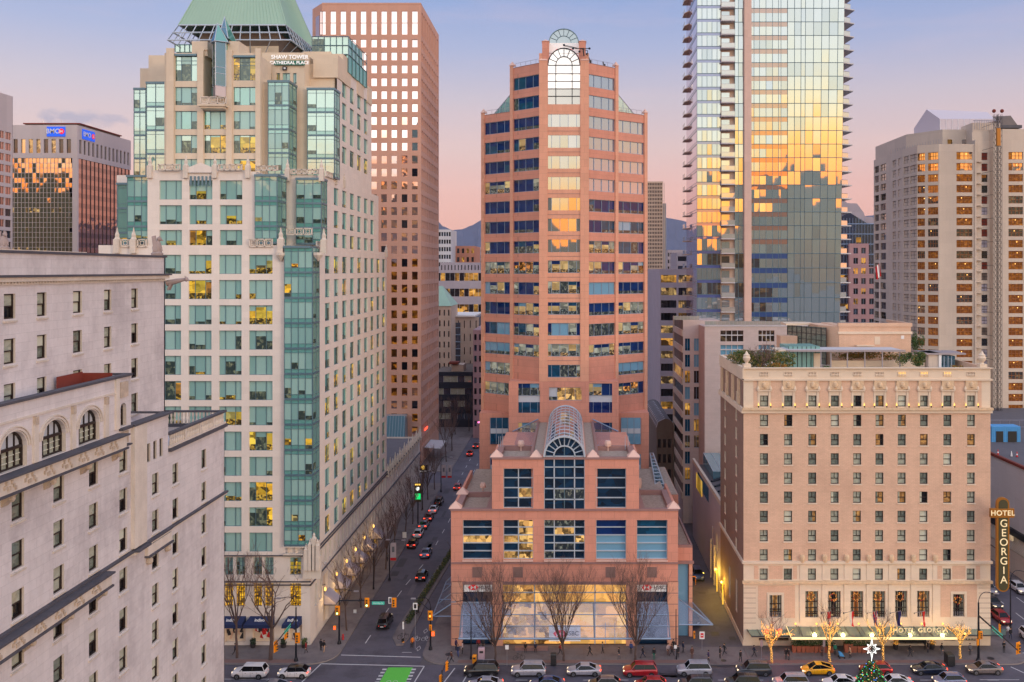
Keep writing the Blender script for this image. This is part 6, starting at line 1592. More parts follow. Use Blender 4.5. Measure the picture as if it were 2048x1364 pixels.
rm.box(WX(1577,Ya), WX(1640,Ya), Ya, Ya+6, zd, zt2, 'sh_blind2'); 
for i in range(7): x = WX(1577+i*9,Ya); rm.tube((x,Ya-.05,zd),(x,Ya-.05,zt2),.05,.05,4,'dark_frame')
rm.box(WX(1627,Ya), WX(1641,Ya), Ya-.2, Ya, zd, zd+2.6, 'cream'); obj('roof_room', rm, ho)
pg = MB(); Yp_ = 141.0; zp = WZ(700,Yp_); x0, x1 = WX(1576,Yp_), WX(1806,Yp_)
pg.box(x0, x1, Yp_, Yp_+5.5, zp-.12, zp, 'white_panel'); pg.box(x0-.3, x1+.3, Yp_-.3, Yp_, zp-.25, zp+.05, 'silver_rail'); pg.box(x0-1.6, x0, Yp_-.1, Yp_+5.5, zp-.2, zp-.05, 'cream')
for px in (1578,1642,1662,1695,1730,1765,1800): x = WX(px,Yp_); pg.box(x-.08, x+.08, Yp_, Yp_+.16, zd, zp-.12, 'silver_rail')
pg.box(WX(1662,Yp_+3), WX(1850,Yp_+3), Yp_+3, Yp_+3.4, zd, zd+1.3, 'cream'); obj('pergola', pg, ho)
pb = MB(); Yq = 148.0; za = zd; zt3 = WZ(652,Yq); 
pb.box(WX(1678,Yq), WX(1822,Yq), Yq, Yb+4, za, zt3, 'brick'); pb.box(WX(1676,Yq), WX(1824,Yq), Yq-.2, Yb+4.2, WZ(668,Yq), WZ(663,Yq), 'cream'); 
pb.frustum([(WX(1650,Yq),Yq+4),(WX(1678.5,Yq),Yq+.01),(WX(1678.5,Yq),Yb+4),(WX(1650,Yq),Yb+4)], za, [(WX(1650,Yq),Yq+4),(WX(1678.5,Yq),Yq+.01),(WX(1678.5,Yq),Yb+4),(WX(1650,Yq),Yb+4)], zt3-.1, 'brick')
pb.box(WX(1749,Yq), WX(1760,Yq), Yq-.05, Yq, WZ(689,Yq), WZ(673,Yq), 'cream'); pb.box(WX(1711,Yq), WX(1747,Yq), Yq-.7, Yq, WZ(691,Yq)-.1, WZ(691,Yq)+.1, 'cream'); pb.box(WX(1802,Yq), WX(1808,Yq), Yq-.06, Yq, WZ(678,Yq), WZ(671,Yq), 'white')
pb.box(WX(1700,Yq), WX(1822,Yq), Yq+.5, Yb+3.5, zt3, zt3+.02, 'roofing')
for a, b, c, d_ in ((1676,1824,0,.3),): pb.box(WX(a,Yq), WX(b,Yq), Yq-.15, Yq+.35, zt3-.1, zt3+.5, 'brick'); pb.box(WX(1822,Yq)-.4, WX(1822,Yq), Yq+.35, Yb+4, zt3-.1, zt3+.5, 'brick')
obj('plant_block', pb, ho)
ps = MB(); Yr = 149.5; xa, xb = WX(1601,Yr), WX(1652,Yr); ps.hexa([(xa,Yr+9,za),(xb,Yr,za),(xb,Yr+.3,za),(xa,Yr+9.3,za),(xa,Yr+9,WZ(650,Yr+9)),(xb,Yr,WZ(655,Yr)),(xb,Yr+.3,WZ(655,Yr)),(xa,Yr+9.3,WZ(650,Yr+9))], 'win_grey')
for i in range(9):
 t = i/8; x = xa+(xb-xa)*t; y = Yr+9-9*t-.08; z1 = WZ(650,Yr+9)*(1-t)+WZ(655,Yr)*t
 ps.tube((x,y,za),(x,y,z1),.07,.07,4,'dark_frame')
for q in range(6): ps.tube((xa,Yr+8.9,za+1+q*1.0),(xb,Yr-.1,za+1+q*1.0),.05,.05,4,'dark_frame')
ps.box(WX(1578,Yr), xa+1, Yr+6, Yr+9, za, WZ(672,Yr+6), 'brick'); ps.box(xa-.5, xb+.4, Yr+8, Yr+12, WZ(650,Yr+9), WZ(646,Yr+9), 'cream')
obj('roof_louvres', ps, ho)
gr2 = MB(); Yg = 143; gr2.box(WX(1880,Yg), WX(1910,Yg), Yg, Yg+4, zd, WZ(712,Yg), 'sh_blue'); gr2.box(WX(1850,Yg), WX(1930,Yg), Yg-.4, Yg+5, WZ(709,Yg), WZ(706,Yg), 'silver_rail'); gr2.box(WX(1857,Yg), WX(1880,Yg), Yg, Yg+4, zd, WZ(706,Yg), 'concrete'); gr2.box(WX(1877,Yg), WX(1882,Yg), Yg-.2, Yg+.2, zd, WZ(706,Yg), 'white')
for px in (1888,1896,1903): gr2.tube((WX(px,Yg),Yg-.04,zd),(WX(px,Yg),Yg-.04,WZ(712,Yg)),.06,.06,4,'steel_light')
obj('stair_room', gr2, ho)
cn = MB(); P4 = lambda xa, xb, xa2, xb2, z1, z2, Ya, Yb_: [Vector((xa,Yb_,z1)),Vector((xb,Yb_,z1)),Vector((xb2,Ya,z2)),Vector((xa2,Ya,z2))]
Yc0 = Y0-4.2
mainc = P4(X(1574), X(1896), WX(1583,Yc0), WX(1915,Yc0), Z(1253), WZ(1275,Yc0), Yc0, Y0); lc_ = P4(X(1494), X(1574), WX(1503,Y0-2.6), WX(1583,Y0-2.6), Z(1259), WZ(1273,Y0-2.6), Y0-2.6, Y0); rc_ = P4(X(1905), X(1981)+2.4, WX(1915,Y0-2.6), WX(2012,Y0-2.6), Z(1258), WZ(1271,Y0-2.6), Y0-2.6, Y0)
for q, n in ((mainc,14),(lc_,4),(rc_,4)):
 cn.face(q, 'geo_canopy'); cn.face([p-Vector((0,0,.06)) for p in reversed(q)], 'geo_canopy')
 for k in range(n+1): t = k/n; cn.tube(q[0].lerp(q[1],t)+Vector((0,0,.04)), q[3].lerp(q[2],t)+Vector((0,0,.04)), .045,.045,4,'dark_frame')
 cn.tube(q[3], q[2], .1,.1,5,'dark_frame')
for k in range(8): x = X(1590+k*42); cn.tube((x,Y0-.1,Z(1247)),(x,Y0-3.2,WZ(1268,Y0-3.2)),.04,.04,4,'dark_frame'); cn.ball((x,Y0-.3,Z(1246)),.16,'up_lamp',6,4)
co = obj('entrance_canopy', cn, ho)
ed = MB(); ed.box(WX(1583,Yc0), WX(1915,Yc0), Yc0-.15, Yc0-.02, WZ(1278.5,Yc0), WZ(1274,Yc0), 'warm_strip'); ed.tube(mainc[0]+Vector((-.05,0,0)), mainc[3]+Vector((-.05,0,0)), .09,.09,4,'warm_strip'); obj('light_strip', ed, co)
hl_ = MB()
for px in (1629,1686,1744,1930): hl_.ball((WX(px,Y0-2.5),Y0-2.5,WZ(1268,Y0-2.5)+.05), .16, 'warm_lamp', 6, 4)
obj('heater_lamp', hl_, co)
Yl = Y0-3.3
text('HOTEL', (WX(1808,Yl), Yl, WZ(1261,Yl)), .92, 'neon', co, ext=.05, bold=.0, spacing=1.12); text('GEORGIA', (WX(1866,Yl), Yl, WZ(1260.5,Yl)), .92, 'neon', co, ext=.05, bold=.0, spacing=1.12)
g = MB()
mats = ['win_dark','win_curtain','win_grey','black','win_curtain2','win_curtain2']
for r, k in zip(gr_, mats):
 g.fquad(fG0, *r, -.42, k)
 for q in range(1, 5): u = r[0]+(r[1]-r[0])*q/5; g.fbox(fG0, u-.04, u+.04, r[2], r[3], -.42, -.32, 'bronze')
g.fbox(fG0, X(1594), X(1603), Z(1289), Z(1282), .0, .06, 'bronze')
obj('ground_floor_window', g, ho)
def flag(px, cols, label, furl=.35):
 t = thing('flag', label, 'flag', (X(px), Y0, Z(1221)), 'flags above the hotel entrance')
 p = MB(); a = Vector((X(px)-1.1,Y0-.05,Z(1226))); b = Vector((X(px)-.2,Y0-1.9,Z(1212))); p.tube(a,b,.05,.04,5,'silver_rail'); p.ball(a, .14, 'dark_frame', 6, 4); obj('pole', p, t)
 c = MB(); n, mth = 7, 5; Hh = 2.3; W_ = .95
 for i in range(n):
  for j in range(mth):
   def pt(u, v):
    base = b.lerp(a, u*.45); return (base.x+.16*math.sin(v*6+u*9)*v+u*furl*.5*(1-v)+furl*v*(u-.2), base.y+.14*math.sin(u*14+v*3), base.z-v*Hh*(1-.12*u))
   c.face([pt(i/n,j/mth),pt((i+1)/n,j/mth),pt((i+1)/n,(j+1)/mth),pt(i/n,(j+1)/mth)], cols[(i*len(cols))//n] if len(cols) < 4 else cols[(i+j)%len(cols)])
 obj('cloth', c, t)
flag(1657, ['flag_red','white','flag_red'], 'red and white flag hanging leftmost above the hotel entrance')
flag(1702, ['flag_red','white','white'], 'pale red flag on the second pole from the left above the canopy', .2)
flag(1749, ['flag_blue','white','flag_red','flag_blue'], 'red white and blue flag on the middle pole above the canopy', .2)
flag(1795, ['flag_blue','flag_blue','dark_frame'], 'dark blue flag on the fourth pole above the canopy', .1)
flag(1843, ['flag_red'], 'plain bright red flag hanging rightmost above the hotel entrance', .8)
obj('trim', trim, ho); GW.done()
t = thing('flag', 'small red and white flag on a tall thin pole on the hotel roof', 'flag', (WX(1759,150), 150, zt3))
p = MB(); p.tube((WX(1759,150),150,zt3-.2),(WX(1759,150),150,WZ(515,150)),.09,.05,6,'silver_rail'); obj('pole', p, t)
c = MB()
for i in range(6):
 def pt(u, v): return (WX(1759,150)+.05-u*.75+.25*v+.08*math.sin(u*9), 150+.15*math.sin(u*8), WZ(526,150)-v*2.1-u*.7)
 for j in range(4): c.face([pt(i/6,j/4),pt((i+1)/6,j/4),pt((i+1)/6,(j+1)/4),pt(i/6,(j+1)/4)], 'white' if 2 <= i < 4 else 'flag_red')
obj('cloth', c, t)
# -- vertical blade sign
vs_ = thing('blade_sign', 'tall vertical olive and gold hotel sign with lit neon letters', 'sign', (WX(2007,131), 131, Z(1180)))
Ys = 131.5; fs = FF(Ys); Xs = lambda x: WX(x,Ys); Zs = lambda y: WZ(y,Ys)
def capsule(mb, xa, xb, ya, yb, w0, w1, m, n=10):
 r_ = (xb-xa)/2; xc = (xa+xb)/2; pts = [(xc+r_*math.cos(math.pi*i/n), yb-r_+r_*math.sin(math.pi*i/n)) for i in range(n+1)]+[(xc+r_*math.cos(math.pi+math.pi*i/n), ya+r_+r_*math.sin(math.pi+math.pi*i/n)) for i in range(n+1)]
 f0 = [fs.p(u, v, w1) for u, v in pts]; b0 = [fs.p(u, v, w0) for u, v in pts]; mb.face(f0, m); mb.face(b0[::-1], m)
 for i in range(len(pts)): j = (i+1)%len(pts); mb.face([f0[i],b0[i],b0[j],f0[j]], m)
bx = MB(); capsule(bx, Xs(1994), Xs(2019), Zs(1184), Zs(995), -.5, 0, 'gold_frame'); obj('frame', bx, vs_)
bx = MB(); capsule(bx, Xs(1997.5), Xs(2015.5), Zs(1181), Zs(999), 0, .06, 'sign_olive'); obj('face', bx, vs_)
bx = MB(); bx.fbox(fs, Xs(1981), Xs(2028), Zs(1035), Zs(1017), -.4, .12, 'gold_frame'); o = obj('name_board', bx, vs_); text('HOTEL', (Xs(2004.5), Ys-.16, Zs(1026)), 1.05, 'neon', o, spacing=1.1, bold=.015)
for i, ch in enumerate('GEORGIA'): text(ch, (Xs(2007), Ys-.1, Zs(1047+i*18.8)), 1.55, 'neon', vs_, bold=-.0, name='letter')
bk_ = MB()
for y in (1060,1160): bk_.tube((XRg,Ys+.2,Zs(y)),(Xs(1996),Ys+.2,Zs(y)),.12,.12,5,'dark_frame')
bk_.tube((XRg,133.9,Zs(1100)),(XRg,Ys+.2,Zs(1100)),.1,.1,4,'dark_frame'); obj('bracket', bk_, vs_)
# == glass residential tower
rng = random.Random(61)
rt = thing('residential_tower', 'very tall mirror glass tower with balconies and a stone fin, cut off at the top', 'apartment tower', (47, 225, 0), 'background towers')
RW = Windows(rt); Y = 209.0; fT = FF(Y); X = lambda x, Y=Y: WX(x, Y); Z = lambda y, Y=Y: WZ(y, Y)
ys = [-64.8+27.15*k for k in range(21)]; ys = [y for y in ys if y < 482] + [507,536,565.5,595,624,651]
zf = [Z(y) for y in ys]                                         # floor lines from the top down
zb, ztop = zf[-1], zf[0]
body = MB(); body.box(X(1394), X(1655), Y+.6, 228, 20, ztop, 'far_grey'); body.box(X(1394)-.0, X(1394)+.5, Y+.02, 228, 38, ztop, 'far_grey')
obj('core', body, rt)
lean = lambda z: 1.0+ (z-43)/75.0*.042                           # the right hand half widens upwards
fl = MB()
for i, (z1, z0) in enumerate(zip(zf, zf[1:])):
 hgt_ = z1-z0; low = ys[i] > 480
 def panes(xs, v0, v1, w, mats, scale=False, spand=None, name='window', unit=None):
  g = MB(); cur = rng.choice(mats)
  for a, b in zip(xs, xs[1:]):
   if rng.random() < .4: cur = rng.choice(mats)
   a_, b_ = X(a), X(b)
   if scale:
    q = lambda x, z: X(1575)+(X(x)-X(1575))*(1+(lean(z)-1)*2.2)
    P = fT.p; ja, jb = random.gauss(0,.010), random.gauss(0,.010); g.face([P(q(a,v0),v0,w-ja-jb),P(q(b,v0),v0,w+ja-jb),P(q(b,v1),v1,w+ja+jb),P(q(a,v1),v1,w-ja+jb)], cur)
    g.tube(P(q(a,v0),v0,w+.03),P(q(a,v1),v1,w+.03),.06,.06,4,'teal_frame',False)
   else:
    g.fpane(fT, a_, b_, v0, v1, w, cur, .010); g.fbox(fT, a_-.05, a_+.05, v0, v1, w-.02, w+.06, 'teal_frame')
  q_ = (lambda x, z: X(1575)+(X(x)-X(1575))*(1+(lean(z)-1)*2.2)) if scale else (lambda x, z: X(x))
  P = fT.p; g.tube(P(q_(xs[0],v0),v0,w+.03),P(q_(xs[-1],v0),v0,w+.03),.07,.07,4,'teal_frame',False)
  RW.put(g, fT, X(xs[0]), X(xs[-1]), v0, v1)
 gm = ['rs_glass','rs_glass','rs_glass2','rs_glass3'] if not low else ['rs_glass3','rs_glass2','rs_dark','rs_glass3']
 sp = z0+hgt_*.2
 panes([1394,1404,1414,1424,1434,1441], sp, z1, 0, gm); fl.fquad(fT, X(1394), X(1441), z0, sp, .03, 'rs_span2' if not low else 'blue_panel')
 panes([1470,1477,1487.5], z0, z1, -.2, gm)
 sp = z0+hgt_*.0; st_ = z1-hgt_*.35
 panes([1502,1508,1519,1532,1545,1557,1562,1575], z0, st_, 0, gm if not low else ['rs_glass3','rs_glass3','rs_dark','rs_glass2']); fl.fquad(fT, X(1502), X(1575), st_, z1, .02, 'rs_span' if not low else 'blue_panel2')
 for x in (1508,1519,1532,1545,1557,1562): fl.fbox(fT, X(x)-.04, X(x)+.04, st_, z1, .0, .07, 'teal_frame')
 panes([1575,1588,1600,1608,1623,1638,1652,1668,1679], z0, z1, .05, gm if not low else ['rs_glass2','rs_glass3','rs_glass2','rs_glass3','rs_dark'], scale=True)
 xa, xb = X(1441), X(1470)
 fl.fquad(fT, xa, xb, z0, z1, -.5, 'far_beige'); fl.fquad(fT, xa+.3, xb-1.2, z0+.2, z1-.6, -.45, rng.choice(gm)); 
 b = MB(); b.fbox(fT, xa, xb-.2, z0-.1, z0+.14, -.5, 1.2, 'white_panel'); rail = MB(); rail.fbox(fT, xa+.05, xb-.25, z0+.15, z0+1.15, 1.12, 1.18, 'rail_glass'); rail.fbox(fT, xa, xb-.2, z0+1.12, z0+1.18, 1.1, 1.2, 'silver_rail')
 b.add(rail); obj('balcony', b, rt)
 q = X(1575)+(X(1679)-X(1575))*(1+(lean(z0)-1)*2.2); e = 2.9
 b = MB(); b.prism([(q,Y),(q+e,Y+1.5),(q+e-.6,Y+9),(q,Y+9)], z0-.12, z0+.12, 'white_panel')
 b.hexa([(q+.1,Y+.1,z0+.14),(q+e*.6,Y+.95,z0+.14),(q+e*.6,Y+1.0,z0+.14),(q+.1,Y+.16,z0+.14),(q+.1,Y+.1,z0+1.2),(q+e*.6,Y+.95,z0+1.2),(q+e*.6,Y+1.0,z0+1.2),(q+.1,Y+.16,z0+1.2)], 'rail_glass')
 b.tube((q+.1,Y+.1,z0+1.2),(q+e*.6,Y+.95,z0+1.2),.05,.05,4,'silver_rail'); b.box(q-1, q+.6, Y+1.6, Y+8, z0+.14, z1-.2, 'far_beige'); b.box(q+.6, q+.66, Y+2.5, Y+5, z0+.2, z1-.4, 'rs_dark')
 obj('balcony', b, rt)
 b = MB(); b.prism([(X(1394)-.02,222),(X(1394)-1.0,224),(X(1394)-1.0,228),(X(1394)-.02,228)], z0-.1, z0+.1, 'far_beige'); b.box(X(1394)-.95, X(1394)-.9, 224, 228, z0+.1, z0+1.1, 'rail_glass'); obj('balcony', b, rt)
fz = MB(); fz.fbox(fT, X(1487.5), X(1501.5), zb, ztop, -.3, .9, 'fin_stone'); obj('stone_fin', fz, rt)
fLs = FLt(X(1394)); sgl = MB(); 
for i, (z1, z0) in enumerate(zip(zf, zf[1:])):
 for k in range(8):
  y0 = Y+.05+k*2.35; sgl.fquad(fLs, y0, y0+2.35, z0, z1, .02, 'rs_side')
 sgl.fbox(fLs, Y, 228, z0-.05, z0+.05, .02, .08, 'teal_frame'); sgl.fbox(fLs, Y, 228, z0+.55, z0+.62, .02, .06, 'teal_frame')
obj('side_glazing', sgl, rt); obj('spandrel', fl, rt); RW.done()
# == its lower beige wing behind the brick hotel
pw = thing('apartment_block', 'beige panelled block with blue window strips behind the brick hotel garden', 'building', (35, 200, 0), 'background buildings')
Y = 190.0; fU = FF(Y); b = MB(); X = lambda x, Y=Y: WX(x, Y); Z = lambda y, Y=Y: WZ(y, Y)
op = [(X(1441),X(1487),Z(683),Z(661)),(X(1517),X(1549),Z(683),Z(661)),(X(1441),X(1487),Z(720),Z(690)),(X(1517),X(1549),Z(720),Z(690))]
wall(b, fU, X(1409.5), X(1640), 0, Z(653), op, .4, 'beige_panel'); b.box(X(1409.5)+.05, X(1640), Y+.45, Y+14, 0, Z(654), 'beige_panel')
for o_ in op: b.fquad(fU, *o_, -.38, 'rs_dark' if o_[3] > Z(670) else 'hs_pale'); [b.fbox(fU, o_[0]+(o_[1]-o_[0])*q-.06, o_[0]+(o_[1]-o_[0])*q+.06, o_[2], o_[3], -.4, -.25, 'white_panel') for q in (.25,.5,.75)]; b.fbox(fU, o_[0], o_[1], o_[3]-1.1, o_[3]-.9, -.4, -.2, 'white_panel')
b.box(X(1409), X(1610), Y-.15, Y+.05, Z(653), Z(651), 'white_panel')
obj('wall', b, pw)
ra = MB()
for i in range(26): x = X(1411+i*8); ra.tube((x,Y+.3,Z(651)),(x,Y+.3,Z(642)),.04,.04,4,'silver_rail')
ra.box(X(1410), X(1610), Y+.28, Y+.32, Z(650), Z(642.5), 'rail_glass'); obj('glass_rail', ra, pw)
Yw = 199.0; fV = FF(Yw); w_ = MB(); x = lambda p: WX(p, Yw); z = lambda p: WZ(p, Yw)
wo = [(x(1370),x(1380),z(702+32.3*k),z(677+32.3*k)) for k in range(10)]+[(x(1388),x(1398),z(702+32.3*k),z(677+32.3*k)) for k in range(7)]
wall(w_, fV, x(1366), x(1399), 0, z(640), wo, .3, 'beige_panel'); w_.box(x(1366)+.05, x(1440), Yw+.35, Yw+17, 0, z(641), 'beige_panel')
obj('wall', w_, pw); BWn = Windows(pw)
for o_ in wo:
 g = MB(); g.fquad(fV, *o_, -.28, rng.choice(['far_dark','far_lit','hs_pale','rs_dark','hs_teal'])); g.fbox(fV, o_[0], o_[1], o_[2], o_[2]+.1, -.3, -.15, 'steel'); g.fbox(fV, (o_[0]+o_[1])/2-.04, (o_[0]+o_[1])/2+.04, o_[2], o_[3], -.3, -.2, 'steel'); BWn.put(g, fV, *o_)
g = MB(); xs0, xs1 = x(1399), x(1410)
for k in range(9):
 z1 = z(655+32.3*k); g.box(xs0, xs1, Yw-.1, Yw, z1-3.6, z1-.8, rng.choice(['hs_pale','far_dark','hs_teal','hs_pale'])); g.box(xs0, xs1, Yw-.14, Yw, z1-.8, z1, 'blue_panel')
obj('window_strip', g, pw); BWn.done()
sc2 = MB(); fM = FLt(x(1366))
for k in range(11):
 z1 = z(640)-k*3.6; sc2.fbox(fM, Yw+.2, 215.5, z1-3.6, z1-2.2, 0, .25, 'concrete'); sc2.fbox(fM, Yw+.4, 215, z1-2.2, z1-.1, -.1, .03, rng.choice(['far_dark','alley_dark','far_lit'] if k in (3,7) else ['far_dark','alley_dark']))
sc2.fbox(fM, 215.5, 216, 0, z(640), 0, .3, 'concrete'); obj('side_balconies', sc2, pw)
tr2 = MB(); tr2.box(x(1348), x(1399), Yw+.3, Yw+.36, z(640), z(632), 'rail_glass')
for i in range(8): tr2.tube((x(1347+i*7),Yw+.33,z(640)),(x(1347+i*7),Yw+.33,z(631)),.05,.05,4,'silver_rail')
obj('glass_rail', tr2, pw)
# == low alley building with a green glass roof
al = thing('low_building', 'low pale building with blue green glass roof lining the alley behind the brick hotel', 'building', (35, 170, 0), 'background buildings')
m = MB(); xa = 25.9; fN = FLt(xa)
wo = [(y,y+1.0,6,9.5) for y in (158,163)]
wall(m, fN, 154.7, 189.8, 0, 15.5, wo, .3, 'grey_panel'); [m.fquad(fN, *o_, -.28, 'far_dark') for o_ in wo]
m.box(xa+.35, 56, 154.7, 189.8, 0, 15.0, 'roofing'); m.fbox(fN, 154.7, 189.8, 15.5, 16.3, -.4, .1, 'concrete'); m.fbox(fN, 168, 182, 12.6, 15.2, .0, .06, 'sh_blue')
m.fbox(fN, 176, 184, 11.6, 14.6, .06, .12, 'store_soft'); obj('wall', m, al)
m = MB(); m.hexa([(28,176,15.1),(40,176,15.1),(40,189,15.1),(28,189,15.1),(28,176,16.6),(40,176,16.6),(40,189,17.6),(28,189,17.6)], 'gable_glass'); 
for i in range(8): m.tube((28+i*1.7,176,16.65),(28+i*1.7,189,17.65),.06,.06,4,'steel_light')
for i in range(5): m.tube((27.4,158+i*4,15.1),(31,161+i*4,15.6),.25,.25,6,'dark_metal')
obj('roof', m, al)
# == white panelled office block right of the salmon tower
wb = thing('office_block', 'white panelled office block with dark and lit window strips right of the salmon tower', 'office block', (32, 260, 0), 'background buildings')
Y = 249.0; f_ = FF(Y); X = lambda x, Y=Y: WX(x, Y); Z = lambda y, Y=Y: WZ(y, Y); m = MB(); WB = Windows(wb)
op = [(X(a),X(b),Z(565+25.3*k),Z(550+25.3*k)) for k in range(14) for a, b in ((1322,1353),(1357,1378))]
wall(m, f_, X(1320), X(1400), 0, Z(538), op, .5, 'grey_panel'); m.box(X(1320)+.05, X(1400), Y+.55, 287, 0, Z(539), 'grey_panel')
fO = FLt(X(1320)); lo_ = [(y,y+2.0,Z(562+25.3*k),Z(550+25.3*k)) for k in range(14) for y in (278,282)]
wall(m, fO, Y, 288, 0, Z(538), lo_, .3, 'grey_panel'); [m.fquad(fO, *o_, -.28, 'far_dark') for o_ in lo_]; obj('wall', m, wb)
for o_ in op:
 g = MB(); g.fquad(f_, *o_, -.48, rng.choice(['far_dark','bm_lit','bm_lit','far_lit','far_dark'])); 
 for q in range(1,5): u = o_[0]+(o_[1]-o_[0])*q/5; g.fbox(f_, u-.04, u+.04, o_[2], o_[3], -.5, -.4, 'dark_frame')
 WB.put(g, f_, *o_)
WB.done()
cb = thing('old_building', 'narrow dark brown building with a curved metal roof in the gap beside the salmon tower', 'building', (23, 185, 0), 'background buildings')
m = MB(); m.box(20.6, 24.6, 214, 246, 0, 18.6, 'alley_dark'); [m.box(20.9+q*1.2, 21.6+q*1.2, 213.93, 214, 3+k_*3.6, 5+k_*3.6, 'far_dark') for q in range(3) for k_ in range(4)]; obj('wall', m, cb); m = MB(); n = 8
for i in range(n):
 t0, t1 = math.pi*i/n, math.pi*(i+1)/n; c_ = (22.6, 18.6)
 m.face([(c_[0]+2.1*math.cos(t0),214,c_[1]+2.1*math.sin(t0)),(c_[0]+2.1*math.cos(t0),246,c_[1]+2.1*math.sin(t0)),(c_[0]+2.1*math.cos(t1),246,c_[1]+2.1*math.sin(t1)),(c_[0]+2.1*math.cos(t1),214,c_[1]+2.1*math.sin(t1))], 'roofing')
m.face([(22.6+2.1*math.cos(math.pi*i/n),214,18.6+2.1*math.sin(math.pi*i/n)) for i in range(n+1)], 'alley_dark')
for j in range(12): m.tube((20.5,214+j*2.5,18.6),(20.9,214+j*2.5,19.9),.1,.1,4,'silver_rail'); m.tube((20.9,214+j*2.5,19.9),(22.6,214+j*2.5,20.75),.1,.1,4,'silver_rail')
obj('roof', m, cb)
ft = thing('office_tower', 'slender pale finned office tower far behind, right of the salmon tower', 'office tower', (40, 430, 0), 'background towers')
Y = 420.0; X = lambda x, Y=Y: WX(x, Y); Z = lambda y, Y=Y: WZ(y, Y); m = MB(); f_ = FF(Y)
m.box(X(1290), X(1325), Y+.1, 440, 0, Z(366), 'far_dark'); m.box(X(1325), X(1335), Y+6, 440, 0, Z(405), 'far_grey')
for i in range(11): x_ = X(1296)+i*.75; m.box(x_-.14, x_+.14, Y-.35, Y+.1, 0, Z(366), 'far_beige')
for k in range(26): m.box(X(1290), X(1325), Y-.1, Y+.08, Z(372+7.5*k)-.35, Z(372+7.5*k)+.35, 'far_beige')
for i in range(5): x_ = X(1326)+i*.5; m.box(x_-.1, x_+.1, Y+5.7, Y+6, 0, Z(405), 'white_panel')
m.box(X(1290), X(1326), Y-.4, 440, Z(366), Z(363), 'far_beige'); obj('body', m, ft)
def simple(name, label, x0, x1, ytop, Y, depth, m, bands=None, wm=None, pitch=3.5, cols=None, group='background buildings', cat='building', zb=0, roofm=None, side=None):
 """a plain far block whose storeys are real recessed window bands or a grid of openings"""
 t = thing(name, label, cat, (WX((x0+x1)/2,Y), Y+depth/2, 0), group); b = MB(); f = FF(Y); a, c = WX(x0,Y), WX(x1,Y); zt = WZ(ytop,Y); rects = []
 z = zt-1.4
 while z-pitch > zb and len(rects) < 900:
  if cols:
   n, fr_ = cols; s_ = (c-a)/n
   for i in range(n): rects.append((a+s_*(i+.5-fr_/2), a+s_*(i+.5+fr_/2), z-pitch*.55, z))
  else: rects.append((a+.5, c-.5, z-pitch*.5, z))
  z -= pitch
 wall(b, f, a, c, zb, zt, rects, .4, m); 
 b.box(a+.02, c-.02, Y+.42, Y+depth, zb, zt-.02, roofm or m); obj('wall', b, t)
 r = random.Random(int(x0)); W_ = Windows(t, 'window', 50)
 for q in rects:
  g = MB()
  n = 1 if cols else max(1, int((q[1]-q[0])/2.2))
  for i in range(n): u0 = q[0]+(q[1]-q[0])*i/n; u1 = q[0]+(q[1]-q[0])*(i+1)/n; g.fquad(f, u0, u1, q[2], q[3], -.38, r.choice(wm)); n > 1 and g.fbox(f, u0-.05, u0+.05, q[2], q[3], -.4, -.3, 'white_panel')
  W_.put(g, f, *q)
 W_.done()
 if side:
  s_ = MB(); fs_ = side(c if side is FRt else a); zz = zt-1.4
  while zz-pitch > zb: s_.fbox(fs_, Y+1, Y+depth-1, zz-pitch*.5, zz, .0, .06, wm[0]); zz -= pitch
  obj('side_glazing', s_, t)
 return t
D_ = ['far_dark','far_dark','far_glass']; L_ = ['far_dark','far_lit','far_glass']
simple('office_block','small grey block at the horizon between the finned tower and the glass tower',1335,1372,500,460,30,'far_grey',wm=D_,cols=(8,.6))
simple('office_block','flat roofed white block low behind the parking block right of the salmon tower',1353,1378,505,330,20,'far_grey',wm=D_)
# == blue glass tower with pink stone front
bt = thing('office_tower', 'dark blue glass tower with sloping top and pink stone front, half hidden', 'office tower', (105, 345, 0), 'background towers')
Y = 334.0; X = lambda x, Y=Y: WX(x, Y); Z = lambda y, Y=Y: WZ(y, Y); m = MB(); f_ = FF(Y)
prof = [(1672,440),(1698.5,424),(1734,446),(1756,448)]
pts = [f_.p(X(1672),20,-.3)]+[f_.p(X(a),Z(b),-.3) for a, b in prof]+[f_.p(X(1756),20,-.3)]
m.face([pts[0]]+[pts[-1]]+pts[-2:0:-1], 'far_glass'); bkp = [(p[0],p[1]+25,p[2]) for p in pts]
for i in range(1, len(pts)-2): m.face([pts[i],pts[i+1],bkp[i+1],bkp[i]], 'far_glass')
for x_ in range(1676,1756,6): m.tube((X(x_),Y+.25,20),(X(x_),Y+.25,Z(446 if x_ > 1730 else 436)),.1,.1,4,'steel',False)
for k in range(14): m.tube((X(1674),Y+.25,Z(448+20.3*k)),(X(1756),Y+.25,Z(448+20.3*k)),.22,.22,4,'steel',False)
for k, (a, b) in {2:(1676,1687),5:(1676,1698),8:(1676,1700),1:(1712,1722)}.items(): m.box(X(a), X(b), Y-.05, Y+.1, Z(466+20.3*k*.93), Z(456+20.3*k*.93), 'far_lit')
obj('curtain_wall', m, bt); m = MB(); f2 = FF(Y-2)
op = [(WX(a,Y-2),WX(a+9,Y-2),WZ(507+20.3*k,Y-2),WZ(495.5+20.3*k,Y-2)) for k in range(9) for a in (1707,1722.5)]
op += [(WX(1738.5,Y-2),WX(1747.5,Y-2),WZ(507+20.3*k,Y-2),WZ(495.5+20.3*k,Y-2)) for k in range(2,9)]
